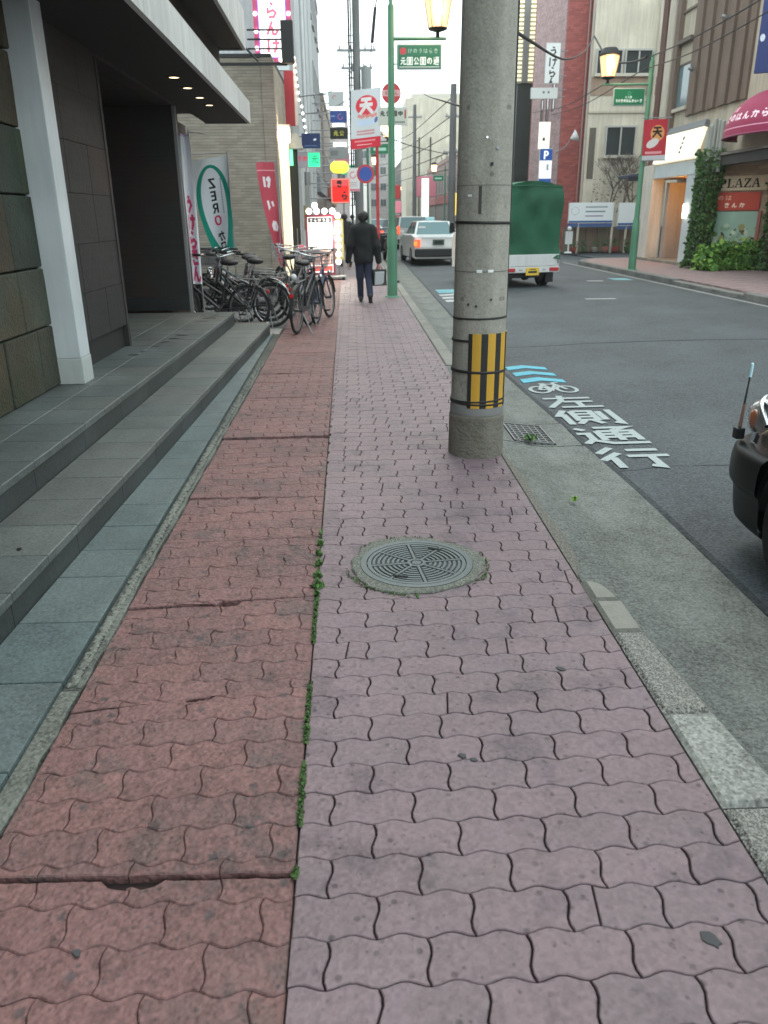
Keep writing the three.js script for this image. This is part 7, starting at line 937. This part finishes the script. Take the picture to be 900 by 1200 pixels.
function person(label, p, ry, o) { // faces -z; a standing stride with the right foot trailing
  const t = thing('person', label, 'person', p, ry), m = o.mat;
  const Lw = [-0.295, 0.76, -0.02], Rw = [0.285, 0.75, 0.03], body = [
    [0, 1.36, 0.01, 0.058, 0, 1.46, -0.01, 0.052], [0, 1.0, 0, 0.1, 0, 1.27, 0, 0.1], [-0.085, 0.9, 0, 0.085, -0.075, 0.47, -0.05, 0.055], [-0.075, 0.47, -0.06, 0.055, -0.07, 0.1, -0.12, 0.038], [0.085, 0.9, 0, 0.085, 0.085, 0.49, 0.02, 0.055], [0.085, 0.49, 0.02, 0.055, 0.115, 0.15, 0.24, 0.038],
    [-0.17, 1.31, 0, 0.055, -0.255, 1.04, 0.02, 0.042], [-0.255, 1.04, 0.02, 0.042, ...Lw, 0.026], [0.17, 1.31, 0, 0.055, 0.25, 1.03, 0.04, 0.042], [0.25, 1.03, 0.04, 0.042, ...Rw, 0.026]];
  const bodyG = field(body, 0.04, [0, 0.78, 0.04], [0.44, 0.82, 0.34], 72);
  const headG = field([[0, 1.535, 0.012, 0.082, 0, 1.53, -0.018, 0.078], [0, 1.5, -0.03, 0.06, 0, 1.455, -0.055, 0.038], [0, 1.52, -0.095, 0.012, 0, 1.49, -0.112, 0.013], [0, 1.462, -0.092, 0.016, 0, 1.462, -0.09, 0.018], [0, 1.4, 0.01, 0.05, 0, 1.48, 0.0, 0.048], [-0.082, 1.535, 0.01, 0.012, -0.086, 1.495, 0.004, 0.009], [0.082, 1.535, 0.01, 0.012, 0.086, 1.495, 0.004, 0.009], [-0.032, 1.535, -0.088, 0.012, -0.034, 1.535, -0.088, 0.012], [0.032, 1.535, -0.088, 0.012, 0.034, 1.535, -0.088, 0.012]], 0.02, [0, 1.5, -0.01], [0.13, 0.15, 0.15], 64);
  const hands = [field(handBones(Lw, -1, 0.5), 0.008, [Lw[0], Lw[1] - 0.09, Lw[2]], [0.075, 0.13, 0.085], 64), field(handBones(Rw, 1, 1.3), 0.008, [Rw[0], Rw[1] - 0.09, Rw[2]], [0.075, 0.13, 0.085], 64)];
  mk('body', [bodyG, headG, ...hands], skin, t);
  const j = 0.03; // jacket: over torso, arms and hips, open below
  const jack = [[-0.14, 1.335, 0.005, 0.075, 0.14, 1.335, 0.005, 0.075], [0, 1.1, 0, 0.16, 0, 1.28, 0.005, 0.165, 0.84], [0, 0.9, 0.0, 0.165, 0, 1.1, 0, 0.16, 0.78], [-0.06, 0.78, 0.0, 0.125, -0.05, 0.95, 0, 0.125], [0.06, 0.78, 0.01, 0.125, 0.05, 0.95, 0, 0.125], [0, 1.38, 0.015, 0.068, 0, 1.405, 0.01, 0.06], ...body.slice(6).map((b) => { const c = b.slice(); c[3] += j; c[7] += j; return c; })];
  const jg = field(jack, 0.05, [0, 1.05, 0.02], [0.44, 0.44, 0.28], 72), ja = jg.attributes.position; for (let i = 0; i < ja.count; i++) { const x = ja.getX(i), y = ja.getY(i), z = ja.getZ(i), q = 0.006 * sin(y * 22 + x * 9 + 3 * sin(z * 9 + x * 6)) * smooth(1.35, 1.0, y); ja.setXYZ(i, x, max(y, 0.71 + 0.012 * sin(x * 20)), z + q); } jg.computeVertexNormals();
  mk('jacket', jg, m.jacket, t);
  const legs = body.slice(2, 6).map((b) => { const c = b.slice(); c[3] += 0.012; c[7] += 0.02; return c; }); legs.push([-0.04, 0.88, 0, 0.11, 0.04, 0.88, 0, 0.11]);
  mk('trousers', field(legs, 0.03, [0, 0.52, 0.07], [0.26, 0.5, 0.3], 72), m.trousers, t);
  const shoe = (x, y, z, pitch) => { const g = field([[0, 0.045, 0.06, 0.036, 0, 0.035, -0.14, 0.034], [0, 0.08, 0.03, 0.04, 0, 0.06, -0.04, 0.036], [0.008, 0.03, -0.15, 0.034, 0.004, 0.03, -0.18, 0.026]], 0.03, [0, 0.06, -0.06], [0.08, 0.1, 0.18], 40), a = g.attributes.position; for (let i = 0; i < a.count; i++) a.setY(i, max(a.getY(i), 0.006)); g.computeVertexNormals(); return at(g, x, y, z, pitch, 0, 0); };
  mk('shoe', shoe(-0.07, 0, -0.12, 0), m.shoe, t); mk('shoe', shoe(0.118, 0.065, 0.27, -0.62), m.shoe, t); mk('sock', [rod([0.116, 0.12, 0.258], [0.111, 0.2, 0.205], 0.044, 0.052, 12)], M([0.3, 0.3, 0.29], 0.9), t);
  const hg = field([[0, 1.55, 0.018, 0.093, 0, 1.548, -0.02, 0.088], [0, 1.49, 0.03, 0.068, 0, 1.455, 0.034, 0.05], [-0.06, 1.56, 0.0, 0.042, -0.064, 1.52, 0.02, 0.03], [0.06, 1.56, 0.0, 0.042, 0.064, 1.52, 0.02, 0.03], [0, 1.6, -0.05, 0.045, 0, 1.585, -0.08, 0.03]], 0.03, [0, 1.54, 0.0], [0.13, 0.15, 0.15], 56), ha = hg.attributes.position; for (let i = 0; i < ha.count; i++) { const x = ha.getX(i), y = ha.getY(i), z = ha.getZ(i), q = 0.006 * (vn(x * 70 + 90, y * 40 + z * 60 + 90, 999, 999, 21) - 0.5); ha.setXYZ(i, x + q, y + q, z + q); } hg.computeVertexNormals(); mk('hair', hg, hairM, t);
  return t;
}
{
  const blackJ = M([0.008, 0.009, 0.01], 0.85, { bump: T.grainB, bs: 0.002 });
  const man = person('person in black jacket and dark blue jeans walking away on the pavement', [0.19, 0, -15.6], -0.02, { mat: { jacket: blackJ, trousers: M([0.018, 0.024, 0.05], 0.9, { bump: T.grainB, bs: 0.002 }), shoe: M([0.015, 0.015, 0.016], 0.6) } });
  man.scale.setScalar(1.01);
  const bag = thing('shopping_bag', 'black and white shopping bag held in the right hand of the walking person', 'bag', [0.485, 0.29, -15.57], -1.25);
  const b = new THREE.BoxGeometry(0.1, 0.3, 0.26, 2, 4, 4), a = b.attributes.position; for (let i = 0; i < a.count; i++) { const y = a.getY(i), s = y > 0.1 ? 0.45 : 1; a.setX(i, a.getX(i) * s + 0.012 * sin(y * 20 + a.getZ(i) * 15)); } b.computeVertexNormals(); mk('bag_body', at(b, 0.0, 0.17, 0), M([0.012, 0.012, 0.013], 0.6), bag);
  mk('white_panel', at(new RoundedBoxGeometry(0.02, 0.24, 0.2, 2, 0.008), 0.062, 0.16, 0.02, 0, 0.15, -0.12), M([0.4, 0.42, 0.43], 0.5), bag); for (const s of [-1, 1]) mk('handle', pipe([[s * 0.012, 0.31, -0.07], [s * 0.005 - 0.02, 0.38, -0.03], [s * 0.004 - 0.02, 0.385, 0.02], [s * 0.012, 0.31, 0.07]], 0.005, 14), B.black, bag);
  const other = (label, p, ry, J, Tr) => { const o = copy(man, 'person', label, p, ry); o.traverse((c) => { if (c.name === 'jacket') c.material = J; if (c.name === 'trousers') c.material = Tr; }); return o; };
  other('person in dark clothes further down the pavement, just left of the walking person', [-0.28, 0, -27.4], 0.3, M([0.02, 0.02, 0.022], 0.9), M([0.3, 0.24, 0.2], 0.9));
  other('person in a pale top farthest down the pavement, head beside the walking person', [-0.02, 0, -38], 0.1, M([0.55, 0.54, 0.52], 0.9), M([0.05, 0.05, 0.06], 0.9));
  other('person in a black coat standing by the shop fronts under the red lit sign', [-0.75, 0, -33], 1.2, M([0.015, 0.015, 0.016], 0.9), M([0.03, 0.03, 0.03], 0.9));
  // scooter ahead, its tail lamp lit
  const s = thing('scooter', 'dark motor scooter with a red tail lamp parked past the walking person', 'scooter', [1.35, -0.05, -31], 0.1); const L = (x) => at(new THREE.TorusGeometry(0.2, 0.055, 8, 24), 0, 0.25, x, 0, PI / 2, 0);
  mk('wheel', L(0), B.rubber, s); mk('wheel', L(-1.2), B.rubber, s); const bd = new THREE.SphereGeometry(0.3, 16, 12); bd.scale(0.6, 0.7, 1.3); mk('body', at(bd, 0, 0.58, -0.12), paints.black, s); mk('seat', box(-0.13, 0.13, 0.74, 0.84, -0.5, 0.15, 0.04), B.black, s); mk('floor', box(-0.16, 0.16, 0.28, 0.36, -0.9, -0.3, 0.02), paints.black, s); mk('front_shield', at(new RoundedBoxGeometry(0.36, 0.65, 0.06, 2, 0.02), 0, 0.62, -1.0, 0.25), paints.black, s); mk('handlebar', [rod([-0.33, 1.02, -0.92], [0.33, 1.02, -0.92], 0.018), rod([0, 0.3, -1.18], [0, 1.0, -0.93], 0.025)], B.steel, s); mk('tail_lamp', box(-0.08, 0.08, 0.6, 0.7, 0.24, 0.3, 0.015), M([0.6, 0.04, 0.03], 0.3, { em: [1, 0.1, 0.05], ei: 1.2 }), s);
}
scene.fog = new THREE.FogExp2(0xe6e8e4, 0.0006);
renderer.render(scene, camera);
